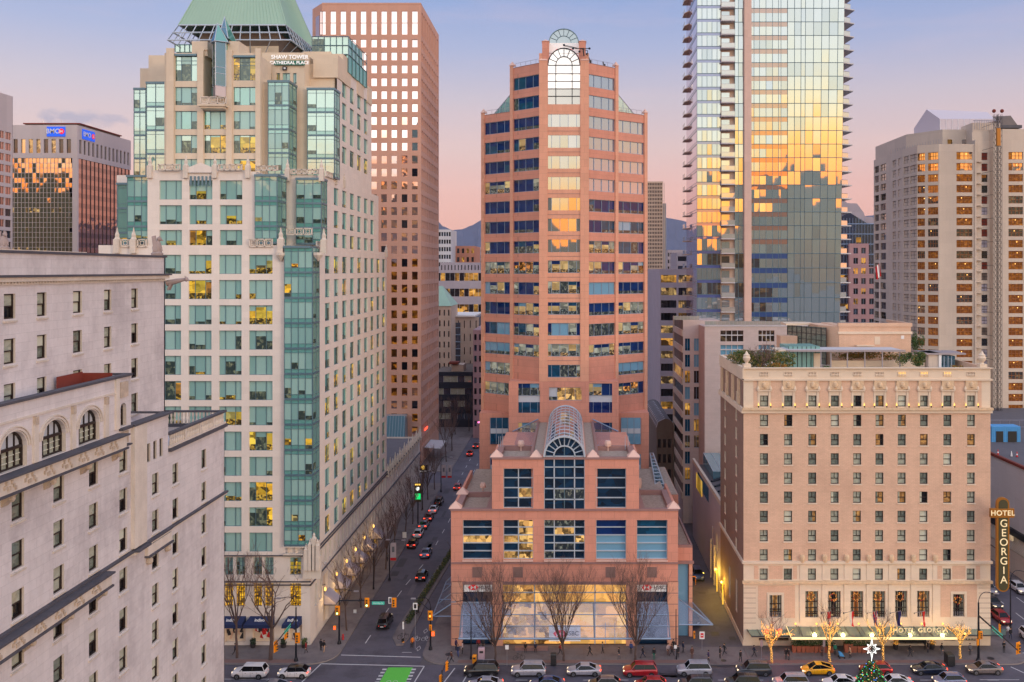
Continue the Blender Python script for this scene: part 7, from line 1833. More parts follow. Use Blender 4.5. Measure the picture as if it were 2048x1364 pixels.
wall(m, f2, WX(1698.5,Y-2), WX(1737.5,Y-2), 20, WZ(487,Y-2), [o_ for o_ in op if o_[1] < WX(1737,Y-2)], .3, 'far_pink'); wall(m, f2, WX(1737.5,Y-2), WX(1755,Y-2), 20, WZ(534,Y-2), [o_ for o_ in op if o_[0] > WX(1737,Y-2)], .3, 'far_pink')
m.box(WX(1698.5,Y-2), WX(1737.5,Y-2), Y-1.6, Y-.2, 20, WZ(487.5,Y-2), 'far_pink'); m.box(WX(1674,Y-2), WX(1676,Y-2), Y-2, Y-.3, 20, WZ(520,Y), 'far_pink'); obj('stone_front', m, bt)
g = MB()
for o_ in op: g.fquad(f2, *o_, -.28, rng.choice(['far_glass','far_glass','far_lit','far_dark'])); g.fbox(f2, (o_[0]+o_[1])/2-.05, (o_[0]+o_[1])/2+.05, o_[2], o_[3], -.3, -.2, 'steel')
obj('window', g, bt)
m = MB(); 
def slab(pp, Y0_, dp, mat):
 a = [(WX(x_,Y0_),Y0_,WZ(y_,Y0_)) for x_, y_ in pp]; b = [(p[0],p[1]+dp,p[2]) for p in a]; m.face(a, mat); m.face(b[::-1], mat)
 for i in range(len(a)): j = (i+1)%len(a); m.face([a[i],b[i],b[j],a[j]], mat)
slab([(1676,450),(1734,450),(1728,426),(1714,407),(1695,406),(1687,400),(1676,404)], Y+8, 14, 'far_grey'); slab([(1728,450),(1762,450),(1745,434),(1730,433)], Y+10, 10, 'far_grey'); obj('roof_plant', m, bt)
# == concrete tower under renovation
ct = thing('concrete_tower', 'grey concrete tower under renovation with amber timber framed windows and bare slots', 'tower', (125, 250, 0), 'background towers')
Y = 235.0; X = lambda x, Y=Y: WX(x, Y); Z = lambda y, Y=Y: WZ(y, Y); m = MB(); CWn = Windows(ct)
zr = [Z(304)-2.87*k for k in range(27)]; hw = 1.95
def conc(fr, L0, L1, ztop, cols, mats, wood=False, k0=0):
 rects = [(a, b, z-hw, z) for a, b in cols for z in zr[k0:]]
 wall(m, fr, L0, L1, 0, ztop, rects, .35, 'concrete')
 for r in rects:
  k = rng.choice(mats); g = MB(); g.fquad(fr, *r, -.3, k)
  fm = 'wood' if wood else 'dark_frame'; t = .1 if wood else .06; u0, u1, v0, v1 = r; vm = (v0+v1)/2
  if wood and r[3] > zr[2]: g.fquad(fr, u0+(u1-u0)*.25, u1, v0, v1, -.28, 'cc_glass')
  n = 4 if wood else 2
  for q in range(1, n): u = u0+(u1-u0)*q/n; g.fbox(fr, u-t/2, u+t/2, v0, v1, -.32, -.2, fm)
  g.fbox(fr, u0, u1, vm-.05, vm+.05, -.32, -.2, fm); g.fbox(fr, u0, u1, v0, v0+.08, -.32, -.2, fm); g.fbox(fr, u0, u1, v1-.08, v1, -.32, -.2, fm)
  if wood and rng.random() < .5: c = fr.p((u0+u1)/2+rng.uniform(-.8,.8), v1-.5, -.2); g.ball(c, .13, 'warm_lamp', 5, 3)
  CWn.put(g, fr, *r)
zT = Z(288); ZB = [WZ(321,270), WZ(309,256)]
Pp = [(WX(1747.5,270),270),(WX(1781,256),256),(WX(1804,246),246),(WX(1834,238),238),(X(1878),235),(X(2070),235)]
fa = FAng(*Pp[0], *Pp[1]); conc(fa, 0, fa.L, zT, [(.5,1.6),(2.4,3.9)] if fa.L < 6 else [(fa.L*.06,fa.L*.32),(fa.L*.42,fa.L*.74)], ['cc_dark','cc_dark','win_dark','cc_glass'])
fb = FAng(*Pp[1], *Pp[2]); conc(fb, 0, fb.L, zT, [(fb.L*.2,fb.L*.5),(fb.L*.66,fb.L*.93)], ['cc_dark','cc_dark','win_dark','cc_glass'])
fc = FAng(*Pp[2], *Pp[3]); conc(fc, 0, fc.L, zT, [(fc.L*.12,fc.L*.48),(fc.L*.55,fc.L*.98)], ['cc_dark','cc_glass','cc_dark'])
fd = FAng(*Pp[3], *Pp[4]); conc(fd, 0, fd.L, zT, [(fd.L*.02,fd.L*.36),(fd.L*.5,fd.L*.96)], ['cc_wood','cc_wood','rs_dark'], True)
fe = FF(Y); conc(fe, X(1878), X(1949), zT, [(X(1913),X(1945))], ['cc_wood','cc_wood','rs_dark'], True)
conc(FF(Y+1.4), X(1949), X(1989), Z(262), [(X(1968),X(1980))], ['far_dark','alley_dark','rust','far_dark','grey_panel'])
conc(fe, X(2009), X(2070), Z(258), [(X(2017),X(2046))], ['cc_wood','cc_wood','rs_dark'], True)
m.box(X(1949), X(1952), Y-.3, Y+1.4, 0, Z(280), 'concrete'); m.box(X(1985), X(2009), Y-.2, Y+2, 0, Z(258), 'concrete')
for z in zr:
 for a in (1950.5,1986): m.box(X(a), X(a+16), Y+.6, Y+1.38, z-2.5, z-2.2, 'concrete')
m.prism([(Pp[0][0]+.4,270.4),(Pp[1][0]+.3,256.5),(Pp[2][0]+.2,246.5),(Pp[3][0]+.2,238.5),(Pp[4][0],235.5),(X(1949),235.5),(X(1949),Y+1.8),(X(2070),Y+1.8),(X(2070),285),(WX(1749,285)+.6,285)], 0, zT-.4, 'concrete', 'roofing')
m.prism([(WX(1812,250),250),(WX(1876,244),241),(X(1960),241),(X(2070),241),(X(2070),275),(WX(1812,250),275)], zT-.5, Z(259,241), 'concrete'); m.box(X(1952), X(2009), Y+2, 244, zT-.5, Z(243), 'concrete')
for a in (1895,1924): m.box(WX(a,241), WX(a+9,241), 240.9, 240.99, WZ(288,241), WZ(279,241), 'far_dark' if a < 1900 else 'cc_glass')
obj('wall', m, ct); CWn.done()
m = MB(); Yt = 246; A = (WX(1880,Yt),Yt); B = (WX(1990,Yt),Yt); C_ = (WX(1828,262),262); zt0, zt1 = WZ(277,Yt), WZ(238,Yt); zr_ = WZ(221,254)
m.face([(*C_,zt0),(*A,zt0),(*A,zt1),((A[0]+C_[0])/2,(A[1]+C_[1])/2,zr_+.3),(*C_,zt1)], 'tent'); m.face([(*A,zt0),(*B,zt0),(*B,zt1),(*A,zt1)], 'tent')
rg0 = ((A[0]+C_[0])/2,(A[1]+C_[1])/2,zr_+.3); rg1 = (rg0[0]+B[0]-A[0]+2, rg0[1], zr_-.4); m.face([(*A,zt1),(*B,zt1),rg1,rg0], 'tent'); m.face([rg0,rg1,(C_[0]+B[0]-A[0],C_[1],zt1),(*C_,zt1)], 'tent')
for i in range(10): t = i/9; m.tube((A[0]+(B[0]-A[0])*t,Yt-.05,zt0),(A[0]+(B[0]-A[0])*t,Yt-.05,zt1),.07,.07,4,'white')
obj('roof_tent', m, ct)
m = MB(); m.box(X(2004), X(2070), 244, 270, Z(258), Z(243), 'alley_dark'); m.frustum([(X(2004),244),(X(2070),244),(X(2070),270),(X(2004),270)], Z(240), [(X(2030),250),(X(2070),248),(X(2070),262),(X(2030),262)], Z(214), 'alley_dark'); m.box(X(2000), X(2075), 243, 271, Z(246), Z(240), 'hv_ledge'); obj('penthouse', m, ct)
m = MB()
for i in range(12): x_ = X(1955)+i*.62; m.tube((x_,Y+1.6,Z(258)),(x_,Y+1.6,Z(238)),.06,.06,4,'silver_rail')
m.tube((X(1952),Y+1.6,Z(239)),(X(2004),Y+1.6,Z(239)),.08,.08,4,'silver_rail')
for i in range(20): t = i/19; p = Vector((*Pp[1],zT)).lerp(Vector((*Pp[4],zT)), t); m.tube(p, p+Vector((0,0,1.3)), .05,.05,4,'silver_rail')
obj('roof_rail', m, ct)
hm = thing('hoist_mast', 'dark lattice construction hoist mast climbing the grey tower, red lamps on top', 'hoist', (X(1997,228), 228, 20), None)
m = MB(); Yh = 228.0; xa, xb = WX(1989.5,Yh), WX(2004,Yh); z0, z1 = WZ(862,Yh), WZ(228,Yh)
for x_ in (xa, xa+.8, xb-.8, xb):
 for y_ in (Yh, Yh+.8): m.tube((x_,y_,z0),(x_,y_,z1),.06,.06,4,'dark_frame',False)
nz = int((z1-z0)/1.5)
for i in range(nz):
 a, b = z0+i*1.5, z0+(i+1)*1.5
 for x0, x1 in ((xa,xa+.8),(xb-.8,xb)):
  m.tube((x0,Yh,a),(x1,Yh,b),.045,.045,3,'dark_frame',False); m.tube((x0,Yh,a),(x1,Yh,a),.045,.045,3,'dark_frame',False); m.tube((x1,Yh+.8,a),(x0,Yh+.8,b),.045,.045,3,'dark_frame',False)
 if i % 4 == 0: m.tube((xa,Yh+.8,a),(xa,235,a),.06,.06,3,'dark_frame',False); m.tube((xa+.8,Yh,a),(xb-.8,Yh,a+.1),.05,.05,3,'dark_frame',False)
obj('mast', m, hm); m = MB(); m.box(xb-1.6, xb-.7, Yh-.8, Yh-.1, WZ(292,Yh), WZ(257,Yh), 'gold_frame'); obj('hoist_car', m, hm)
m = MB()
for x_ in (1988,2004): m.ball((WX(x_,Yh),Yh,WZ(222,Yh)), .5, 'rust', 8, 5)
obj('top_lamp', m, hm)
# == low department store with a roof terrace, right edge
ds = thing('department_store', 'low white panelled store building with dark roof at the right edge', 'building', (110, 180, 0), 'background buildings')
m = MB(); fX_ = FLt(81.5); m.box(81.9, 150, 158, 233, 0, 20.2, 'white_panel'); m.box(82, 150, 158, 233, 20.2, 20.25, 'roofing'); m.fbox(fX_, 157.9, 233, 8.5, 20.2, -.4, 0, 'white_panel'); m.fbox(fX_, 157.8, 233, 20.2, 20.7, -.4, .2, 'rust')
m.fbox(fX_, 158, 200, 7.4, 8.5, -.3, .6, 'black'); m.fbox(fX_, 158, 200, 4.4, 7.3, -.3, .02, 'win_curtain2'); m.fbox(fX_, 158, 200, .15, 4.3, -.3, .0, 'concrete')
for q in range(10): m.fbox(fX_, 158, 200, 4.6+q*.27, 4.7+q*.27, .02, .1, 'sh_stone')
obj('wall', m, ds); m = MB(); m.fbox(fX_, 176, 178.5, 9.5, 11.6, .05, .3, 'up_lamp'); m.fbox(fX_, 164, 166, 6.6, 7.4, .7, 1.0, 'neon'); obj('lit_sign', m, ds)
kc = thing('site_container', 'bright blue site cabin with two dark doorways on the store roof', 'cabin', (90.5, 187, 20.25))
m = MB(); xa, xb = WX(1983,187), WX(2041,187); m.box(xa, xb, 187, 190, 20.25, WZ(853,187), 'container_blue'); 
for i in range(16): x_ = xa+(xb-xa)*(i+.5)/16; m.box(x_-.08, x_+.08, 186.93, 187, 20.4, WZ(853,187)-.1, 'container_blue')
obj('body', m, kc); m = MB(); m.box(xa+.9, xa+2.4, 186.86, 186.95, 20.25, 22.5, 'black'); m.box(xa+3.4, xa+5.2, 186.86, 186.95, 20.25, 22.5, 'black'); obj('doorway', m, kc)
def cone(px, Yc, label, col='flag_red'):
 m = MB(); x_ = WX(px,Yc); m.box(x_-.25,x_+.25,Yc-.25,Yc+.25,20.25,20.3,'dark_frame'); m.lathe((x_,Yc,20.3), [(.2,0),(.16,.35)], 8, col); m.lathe((x_,Yc,20.65), [(.158,0),(.12,.25)], 8, 'white'); m.lathe((x_,Yc,20.9), [(.118,0),(.05,.4)], 8, col)
 tag(obj('traffic_cone', m), label, 'traffic cone', 'cones on the store roof')
cone(1996,174,'red traffic cone on the store roof nearest the brick hotel'); cone(2034,172,'red traffic cone nearer the right edge on the store roof'); cone(2023,172.5,'white cone between the two red cones on the store roof','white')
fs_ = thing('site_fence', 'grey wire fence panels standing on the store roof', 'fence', (95, 200, 20.25)); m = MB()
for i in range(14): m.tube((86+i*2.2,203,20.25),(86+i*2.2,203,22.2),.05,.05,4,'silver_rail')
for z in (20.6,22.15): m.tube((86,203,z),(114.6,203,z),.04,.04,4,'silver_rail')
obj('panel', m, fs_)
gb_ = thing('grey_booth', 'small grey louvred box on the pavement right of the blade sign', 'utility box', (84, 150, .15)); m = MB(); m.box(82.6, 87, 148, 154, .15, 3.4, 'concrete'); m.box(83.4, 85.8, 147.9, 148, .8, 2.8, 'dark_frame'); [m.box(83.5, 85.7, 147.85, 147.9, .95+i*.3, 1.1+i*.3, 'concrete') for i in range(6)]; obj('body', m, gb_)
# == buildings on the left edge
bm = thing('office_block', 'dark glass office block with white stone crown and two blue bank signs', 'office block', (-195, 355, 0), 'background buildings')
Y = 336.0; X = lambda x, Y=Y: WX(x, Y); Z = lambda y, Y=Y: WZ(y, Y); f_ = FF(Y); m = MB(); xl, xr = X(20), X(154.6); 
zt, zg0, zg1 = Z(250), Z(316), 20
up = [(X(26.5+15.2*i), X(35.5+15.2*i), Z(306), Z(278)) for i in range(9) if 26.5+15.2*i < 148]
wall(m, f_, xl, xr, zg0, zt, up, .5, 'bm_stone'); m.box(X(144.5), xr, Y, Y+.8, 0, zg0, 'bm_stone')
Yb = 377; fr_ = FRt(xr); us = [(Y+1.5+3.05*i, Y+3.0+3.05*i, Z(306), Z(278)) for i in range(13)]
wall(m, fr_, Y, Yb, zg0, zt, us, .5, 'bm_stone'); m.fbox(fr_, Y+.8, Y+.9, 0, zg0, -.8, 0, 'bm_stone'); m.box(xl, xr-.6, Y+.6, Yb, 0, zt-.4, 'bm_stone', ); obj('wall', m, bm)
g = MB()
for u in up: g.fquad(f_, *u, -.48, rng.choice(['bm_glass','far_dark','bm_lit']))
for u in us: g.fquad(fr_, *u, -.48, 'far_dark')
nz = 34; dz_ = 1.85; nx = 17
for k in range(nz):
 z1 = zg0-k*dz_
 for i in range(nx): a = xl+(X(144.5)-xl)*i/nx; b = xl+(X(144.5)-xl)*(i+1)/nx; g.fpane(f_, a, b, z1-dz_, z1, -.3, 'bm_lit' if (k > 9 and k % 4 == 2 and rng.random() < .3) else 'bm_glass', .005)
 g.fbox(f_, xl, X(144.5), z1-.07, z1+.07, -.32, -.2, 'silver_rail')
 g.fquad(fr_, Y+.8, Yb, z1-dz_, z1, -.3, 'bm_side' if k % 2 == 0 else 'bm_side2')
for i in range(nx+1): a = xl+(X(144.5)-xl)*i/nx; g.fbox(f_, a-.07, a+.07, zg1, zg0, -.32, -.18, 'silver_rail')
for i in range(14): y_ = Y+.8+3.0*i; g.fbox(fr_, y_-.12, y_+.12, zg1, zg0, -.32, -.1, 'dark_frame')
obj('curtain_wall', g, bm)
m = MB(); m.box(xl+2, xr-2.5, Y+6, Yb-4, zt-.4, Z(243), 'alley_dark'); m.box(xl+1.5, xr-2, Y+5.5, Yb-3.5, Z(243), Z(241), 'rust'); [m.tube((X(x_),Y+7,Z(243)),(X(x_),Y+7,Z(243)+h_),.15,.1,4,'silver_rail') for x_, h_ in ((64,2.2),(102,1.6),(30,1),(130,1))]; obj('penthouse', m, bm)
sg_ = MB(); sg_.fbox(f_, X(94.5), X(131), Z(273), Z(253.5), 0, .3, 'bmo_blue'); o = obj('bank_sign', sg_, bm); text('BMO', (X(107.5), Y-.42, Z(263)), 2.5, 'white', o, ext=.03, bold=.03)
rdd = MB(); c_ = f_.p(X(124), Z(263), .42); rdd.tube(c_, (c_[0],c_[1]+.1,c_[2]), 1.05, 1.05, 18, 'bmo_red'); rdd.fbox(f_, X(124)-.5, X(124)+.5, Z(263)-.14, Z(263)+.14, .43, .47, 'white'); [rdd.fbox(f_, X(124)+s_*.35-.14, X(124)+s_*.35+.14, Z(263)-.4, Z(263)+.4, .43, .48, 'white') for s_ in (-1,1)]; obj('emblem', rdd, o)
sg_ = MB(); ya_, yb_ = YX(164.2,xr), YX(188.5,xr); ya_ = F*(-xr)/(1140-164.2); yb_ = F*(-xr)/(1140-188.5)
sg_.fbox(fr_, ya_, yb_, Z(275), Z(255), 0, .3, 'bmo_blue'); o = obj('bank_sign', sg_, bm); yc_ = (ya_+yb_)/2; text('BMO', (xr+.42, yc_-1.5, Z(265)), 2.5, 'white', o, rot=(R(90),0,R(90)), ext=.03, bold=.03)
rdd = MB(); rdd.tube((xr+.35,yc_+2.9,Z(265)),(xr+.45,yc_+2.9,Z(265)),1.0,1.0,18,'bmo_red'); rdd.box(xr+.46, xr+.5, yc_+2.4, yc_+3.4, Z(265)-.4, Z(265)-.1, 'white'); rdd.box(xr+.46, xr+.5, yc_+2.4, yc_+3.4, Z(265)+.1, Z(265)+.4, 'white'); obj('emblem', rdd, o)
lb = thing('office_block', 'banded office block with coppery windows cut by the left edge of the photo', 'office block', (-188, 285, 0), 'background buildings')
xf = WX(25.5,300); fr_ = FRt(xf); m = MB(); zt = WZ(193,300); m.fbox(fr_, 270, 300, 20, zt, -20, -.4, 'bm_stone'); 
bands = [(270.8+3.6*i, 273.9+3.6*i, zt-14.7-3.62*k, zt-12.3-3.62*k) for k in range(14) for i in range(8)]
wall(m, fr_, 270, 300, 20, zt, bands, .4, 'bm_stone'); m.box(xf-20, xf, 299.9, 300, 20, zt, 'bm_stone'); obj('wall', m, lb); g = MB()
for i, b in enumerate(bands): g.fquad(fr_, *b, -.35, 'bm_side' if b[3] > zt-34 else 'far_dark' if rng.random() < .6 else 'bm_side2'); g.fbox(fr_, (b[0]+b[1])/2-.06, (b[0]+b[1])/2+.06, b[2], b[3], -.37, -.25, 'dark_frame')
obj('window', g, lb)
# == blocks closing the side street view
t = simple('office_block','low dark glass office with pale window bands at the end of the side street',870,946,744,320,30,'far_dark2',wm=['far_glass','win_curtain','far_glass'],pitch=4.4,roofm='alley_dark')
m = MB(); m.box(WX(903,322), WX(927,322), 322, 330, WZ(744,320), WZ(730,322), 'far_beige'); m.box(WX(898,322), WX(917,322), 321, 326, WZ(728,322), WZ(724,322), 'rust'); obj('roof_plant', m, t)
t = simple('apartment_block','pale beige mid rise with a strip of teal glazing, end of the side street',876,958,634,352,30,'far_beige',wm=['far_dark'],pitch=5.2,cols=(7,.16),roofm='roofing')
m = MB(); m.box(WX(904,352), WX(921,352), 351.6, 352, WZ(745,352), WZ(645,352), 'far_glass'); [m.box(WX(904,352), WX(921,352), 351.5, 351.6, WZ(655+14*k,352)-.2, WZ(655+14*k,352)+.2, 'steel') for k in range(7)]; m.box(WX(876,352), WX(950,352), 351.3, 382, WZ(634,352), WZ(631,352), 'sh_stone'); obj('glazing_strip', m, t)
t = simple('apartment_block','narrow pale building with a pale green pyramid roof left of the side street view',866,902,612,338,20,'far_beige',wm=['far_dark'],pitch=4,cols=(4,.3))
m = MB(); a = [(WX(866,338),337.6),(WX(903,338),337.6),(WX(903,338),358),(WX(866,338),358)]; c_ = (WX(876,346),347.5); m.frustum(a, WZ(612,338), [(c_[0]-1.5,c_[1]-1.5),(c_[0]+1.5,c_[1]-1.5),(c_[0]+1.5,c_[1]+1.5),(c_[0]-1.5,c_[1]+1.5)], WZ(572,347), 'copper'); obj('roof', m, t)
simple('parking_block','long grey banded parking block across the side street view',860,968,540,430,40,'far_grey',wm=['far_dark','far_dark','far_lit'],pitch=7.5,cat='building')
simple('brick_block','red brown brick block with amber lit windows beyond the parking block',902,950,492,520,30,'far_brick',wm=['far_lit','far_lit','far_dark'],pitch=5,cols=(5,.5))
simple('office_tower','small white gridded office tower at the horizon beside the square window tower',872,902,459,500,25,'white_panel',wm=['far_dark','far_glass'],pitch=4.2,cols=(6,.75),cat='office tower')
simple('office_block','white gridded low block at the horizon just left of the salmon tower',934,972,494,560,25,'far_grey',wm=['far_dark','far_glass'],pitch=3.6,cols=(10,.6))
simple('factory_block','pale industrial block with small white chimneys in the side street view',880,960,525,490,20,'far_grey',wm=['far_dark'],pitch=6,cols=(12,.3))
t = simple('office_block','narrow pink grey block lining the right side of the far side street',946,975,660,300,40,'far_pink',wm=['far_dark','far_glass'],pitch=3.6,cols=(3,.5),side=FLt)
# == vehicles
rng = random.Random(77)
PAINTS = {'white':(210,208,214),'silver':(168,166,178),'grey':(120,118,130),'black':(22,22,26),'navy':(30,38,62),'blue':(52,74,120),'red':(170,22,34),'dark_red':(88,18,26),'yellow':(240,168,10),'bronze_grey':(118,108,108),'blue_grey':(112,118,150),'dark_grey':(58,58,66)}
for k, c in PAINTS.items(): paint('car_'+k, lin(*c), .28, .25 if k not in ('white','yellow') else 0.0, coat=.8)
paint('tyre', (.015,.015,.017), .8); paint('rim', lin(130,130,138), .35, .7); paint('trim_black', (.02,.02,.022), .5); paint('tail_off', lin(130, 14, 18), .3)
SHAPES = {  # length, width, roof height, (t, lower body height, half width factor) stations, glasshouse (base front, roof front, roof rear, base rear)
 'sedan': (4.75,1.84,1.45, [(0,.55,.70),(.03,.68,.86),(.10,.80,.95),(.26,.93,.99),(.50,.95,1.0),(.80,1.0,.99),(.94,.98,.92),(1.0,.80,.78)], (.25,.40,.66,.86)),
 'suv':   (4.75,1.92,1.72, [(0,.62,.74),(.03,.85,.90),(.10,.98,.97),(.25,1.06,1.0),(.50,1.08,1.0),(.85,1.10,1.0),(.97,1.08,.94),(1.0,.85,.86)], (.24,.36,.90,.985)),
 'hatch': (4.3,1.80,1.52, [(0,.58,.70),(.03,.74,.87),(.10,.86,.95),(.26,.95,.99),(.50,.98,1.0),(.82,1.02,.99),(.96,1.0,.90),(1.0,.80,.80)], (.24,.38,.80,.97)),
 'prius': (4.5,1.76,1.50, [(0,.52,.66),(.03,.66,.84),(.10,.80,.94),(.24,.94,.99),(.50,.98,1.0),(.80,1.03,.98),(.96,1.02,.88),(1.0,.80,.80)], (.20,.42,.62,.94)),
}
PROTO = {}
def car_proto(kind, col, roof=None, lights='head', rails=False):
 key = (kind, col, roof, lights, rails)
 L, W, Hh, st, (g0, g1, g2, g3) = SHAPES[kind]
 m = 'car_'+col; hwd = W/2; b = MB(); b.smooth = True
 rings = []
 dense = []
 for (t0, z0, w0), (t1, z1, w1) in zip(st, st[1:]):
  n = 3 if t1-t0 > .1 else 1
  for i in range(n): q = i/n; dense.append((t0+(t1-t0)*q, z0+(z1-z0)*q, w0+(w1-w0)*q))
 dense.append(st[-1])
 for t, z, wf in dense:
  x = (t-.5)*L; h_ = hwd*wf; zb = .22 if .04 < t < .96 else .34
  half = [(h_*.86, zb), (h_*.98, zb+.12), (h_, (zb+z)*.52), (h_*.985, z-.12), (h_*.90, z-.02), (h_*.55, z+.03)]
  ring_ = [(x, -y, z_) for y, z_ in half] + [(x, y, z_) for y, z_ in reversed(half)]
  rings.append(ring_)
 n = len(rings[0]); o = len(b.v)
 for r in rings: b.v.extend(r)
 for a in range(len(rings)-1):
  for i in range(n):
   j = (i+1)%n; b.f.append((o+a*n+i, o+a*n+j, o+(a+1)*n+j, o+(a+1)*n+i)); b.m.append(b.mi(m if i != n-1 else 'trim_black'))
 b.f.append(tuple(o+i for i in range(n))); b.m.append(b.mi(m)); b.f.append(tuple(o+(len(rings)-1)*n+i for i in reversed(range(n)))); b.m.append(b.mi(m))
 def zt(t):
  for (t0, z0, _), (t1, z1, _) in zip(st, st[1:]):
   if t0 <= t <= t1: return z0+(z1-z0)*(t-t0)/(t1-t0)
  return .9
 X_ = lambda t: (t-.5)*L
 rw, bw = hwd*.66, hwd*.89; rm = 'car_'+(roof or col)
 R4 = [(X_(g1),-rw,Hh-.03),(X_(g2),-rw,Hh-.05),(X_(g2),rw,Hh-.05),(X_(g1),rw,Hh-.03)]
 B4 = [(X_(g0),-bw,zt(g0)),(X_(g3),-bw,zt(g3)),(X_(g3),bw,zt(g3)),(X_(g0),bw,zt(g0))]
 xm = (X_(g1)+X_(g2))/2; 
 top = [R4[0],(xm,-rw*1.02,Hh+.0),R4[1],R4[2],(xm,rw*1.02,Hh+.0),R4[3]]
 rid = [(R4[0][0],0,Hh+.01),(xm,0,Hh+.05),(R4[1][0],0,Hh)]
 for q in ([top[0],top[1],rid[1],rid[0]],[top[1],top[2],rid[2],rid[1]],[rid[0],rid[1],top[4],top[5]],[rid[1],rid[2],top[3],top[4]]): b.face(q, rm)
 for s in (0, 1):
  i = 0 if s == 0 else 3; k = 1 if s == 0 else 2
  b.tube(B4[i], R4[i], .05, .04, 4, rm); b.tube(B4[k], R4[k], .07, .05, 4, rm); b.tube(R4[i], R4[k], .04, .04, 4, rm)
  mb_ = tuple((B4[i][q]+B4[k][q])/2 for q in range(3)); mr_ = (xm, R4[i][1], Hh-.02); b.tube(mb_, mr_, .035, .035, 4, 'trim_black')
  sy = -1 if s == 0 else 1; b.hexa([(X_(g0)+.25,sy*bw,zt(g0)+.02),(X_(g0)+.45,sy*bw,zt(g0)+.02),(X_(g0)+.45,sy*(bw+.2),zt(g0)+.04),(X_(g0)+.25,sy*(bw+.2),zt(g0)+.04),(X_(g0)+.3,sy*bw,zt(g0)+.17),(X_(g0)+.45,sy*bw,zt(g0)+.17),(X_(g0)+.45,sy*(bw+.2),zt(g0)+.17),(X_(g0)+.3,sy*(bw+.2),zt(g0)+.17)], m)
  for t in (.36,.58,.76 if kind != 'sedan' else .74): b.box(X_(t)-.008, X_(t)+.008, min(sy*hwd*.985,sy*hwd*1.003), max(sy*hwd*.985,sy*hwd*1.003), .35, zt(t)-.12, 'trim_black')
  for t in (.42,.62): b.box(X_(t), X_(t)+.16, min(sy*hwd,sy*(hwd+.02)), max(sy*hwd,sy*(hwd+.02)), zt(t)-.24, zt(t)-.2, 'trim_black')
  if rails: b.tube((X_(g1)+.2,sy*rw*.95,Hh+.05),(X_(g2)-.1,sy*rw*.95,Hh+.05),.025,.025,4,'rim')
 if rails:
  for t in (.35,.6): xx = X_(g1)+(X_(g2)-X_(g1))*t; b.tube((xx,-rw*.95,Hh+.06),(xx,rw*.95,Hh+.06),.02,.02,4,'rim')
 b.box(X_(0)-.02, X_(0)+.04, -hwd*.5, hwd*.5, .38, .58, 'trim_black'); b.box(X_(1)-.04, X_(1)+.02, -hwd*.25, hwd*.25, .55, .67, 'white')
 for t in (.185,.815):
  for s in (-1,1): b.tube((X_(t), s*(hwd-.22), .34),(X_(t), s*(hwd+.004), .34), .40, .40, 16, 'trim_black')
 root = bpy.data.objects.new('parked_car', None); COL.objects.link(root); root.empty_display_size = .5
 body = obj('body', b, root)
 g = MB(); e = .012
 g.face([B4[3],B4[0],R4[0],R4[3]], 'car_glass'); g.face([B4[1],B4[2],R4[2],R4[1]], 'car_glass'); g.face([B4[0],B4[1],R4[1],(xm,-rw*1.0,Hh-.02),R4[0]], 'car_glass'); g.face([B4[2],B4[3],R4[3],(xm,rw*1.0,Hh-.02),R4[2]], 'car_glass')
 obj('window_glass', g, body)
 wm = MB(); wm.smooth = True; wm.tube((0,-.11,0),(0,.11,0),.34,.34,18,'tyre'); wm.tube((0,-.118,0),(0,.118,0),.21,.21,14,'rim'); wm.tube((0,-.125,0),(0,.125,0),.06,.06,8,'trim_black'); wmesh = wm.mesh('wheel')
 for t in (.185,.815):
  for s in (-1,1): o_ = obj('wheel', wmesh, root); o_.location = (X_(t), s*(hwd-.08), .34)
 for s in (-1,1):
  hl = MB(); zc_ = zt(.05)-.12; hl.hexa([(X_(.002),s*hwd*.42,zc_-.06),(X_(.012),s*hwd*.74,zc_-.06),(X_(.06),s*hwd*.9,zc_-.02),(X_(.06),s*hwd*.5,zc_),(X_(.008),s*hwd*.42,zc_+.1),(X_(.02),s*hwd*.74,zc_+.1),(X_(.09),s*hwd*.91,zc_+.12),(X_(.08),s*hwd*.5,zc_+.12)], 'head_lamp' if lights != 'off' else 'sky_panel'); obj('headlight', hl, root)
  tl = MB(); zc_ = .80; tl.hexa([(X_(1)+.015,s*hwd*.48,zc_-.09),(X_(1)-.06,s*hwd*.82,zc_-.09),(X_(.965),s*hwd*.93,zc_-.07),(X_(.97),s*hwd*.5,zc_-.07),(X_(1)-.01,s*hwd*.48,zc_+.1),(X_(1)-.08,s*hwd*.82,zc_+.1),(X_(.96),s*hwd*.935,zc_+.12),(X_(.96),s*hwd*.5,zc_+.12)], 'red_lamp' if lights != 'off' else 'tail_off'); obj('taillight', tl, root)
 PROTO[key] = root; root['used'] = 0; return root
def car(kind, col, px, Y, label, heading=0.0, group='cars waiting in the street in front', roof=None, lights='head', rails=False, name='car', cat='car', X=None, extra=None):
 key = (kind, col, roof, lights, rails); x = WX(px, Y) if X is None else X
 pr = PROTO.get(key) or car_proto(kind, col, roof, lights, rails)
 if pr.get('used') == 0: o = pr; pr['used'] = 1
 else: o = copy_tree(pr)
 o.name = name; o.location = (x, Y, .006); o.rotation_euler = (0,0,heading)
 tag(o, label, cat, group); 
 for q in ('used',):
  if q in o and o is not pr: del o[q]
 if extra: extra(o)
 return o
G1, G2 = 'cars in the kerb lane of the street in front', 'cars in the second lane at the bottom edge'
car('suv','white',500,124.0,'white crossover leftmost in the street, behind the stone hotel corner',group=G1)
car('hatch','white',588,124.0,'white car with black roof second from the left in the street',group=G1,roof='black')
car('suv','black',963,124.6,'black utility vehicle at the left end of the row before the salmon building',group=G1,rails=True)
car('suv','silver',1057,124.6,'silver grey wagon with roof rails in front of the bank entrance',group=G1,rails=True)
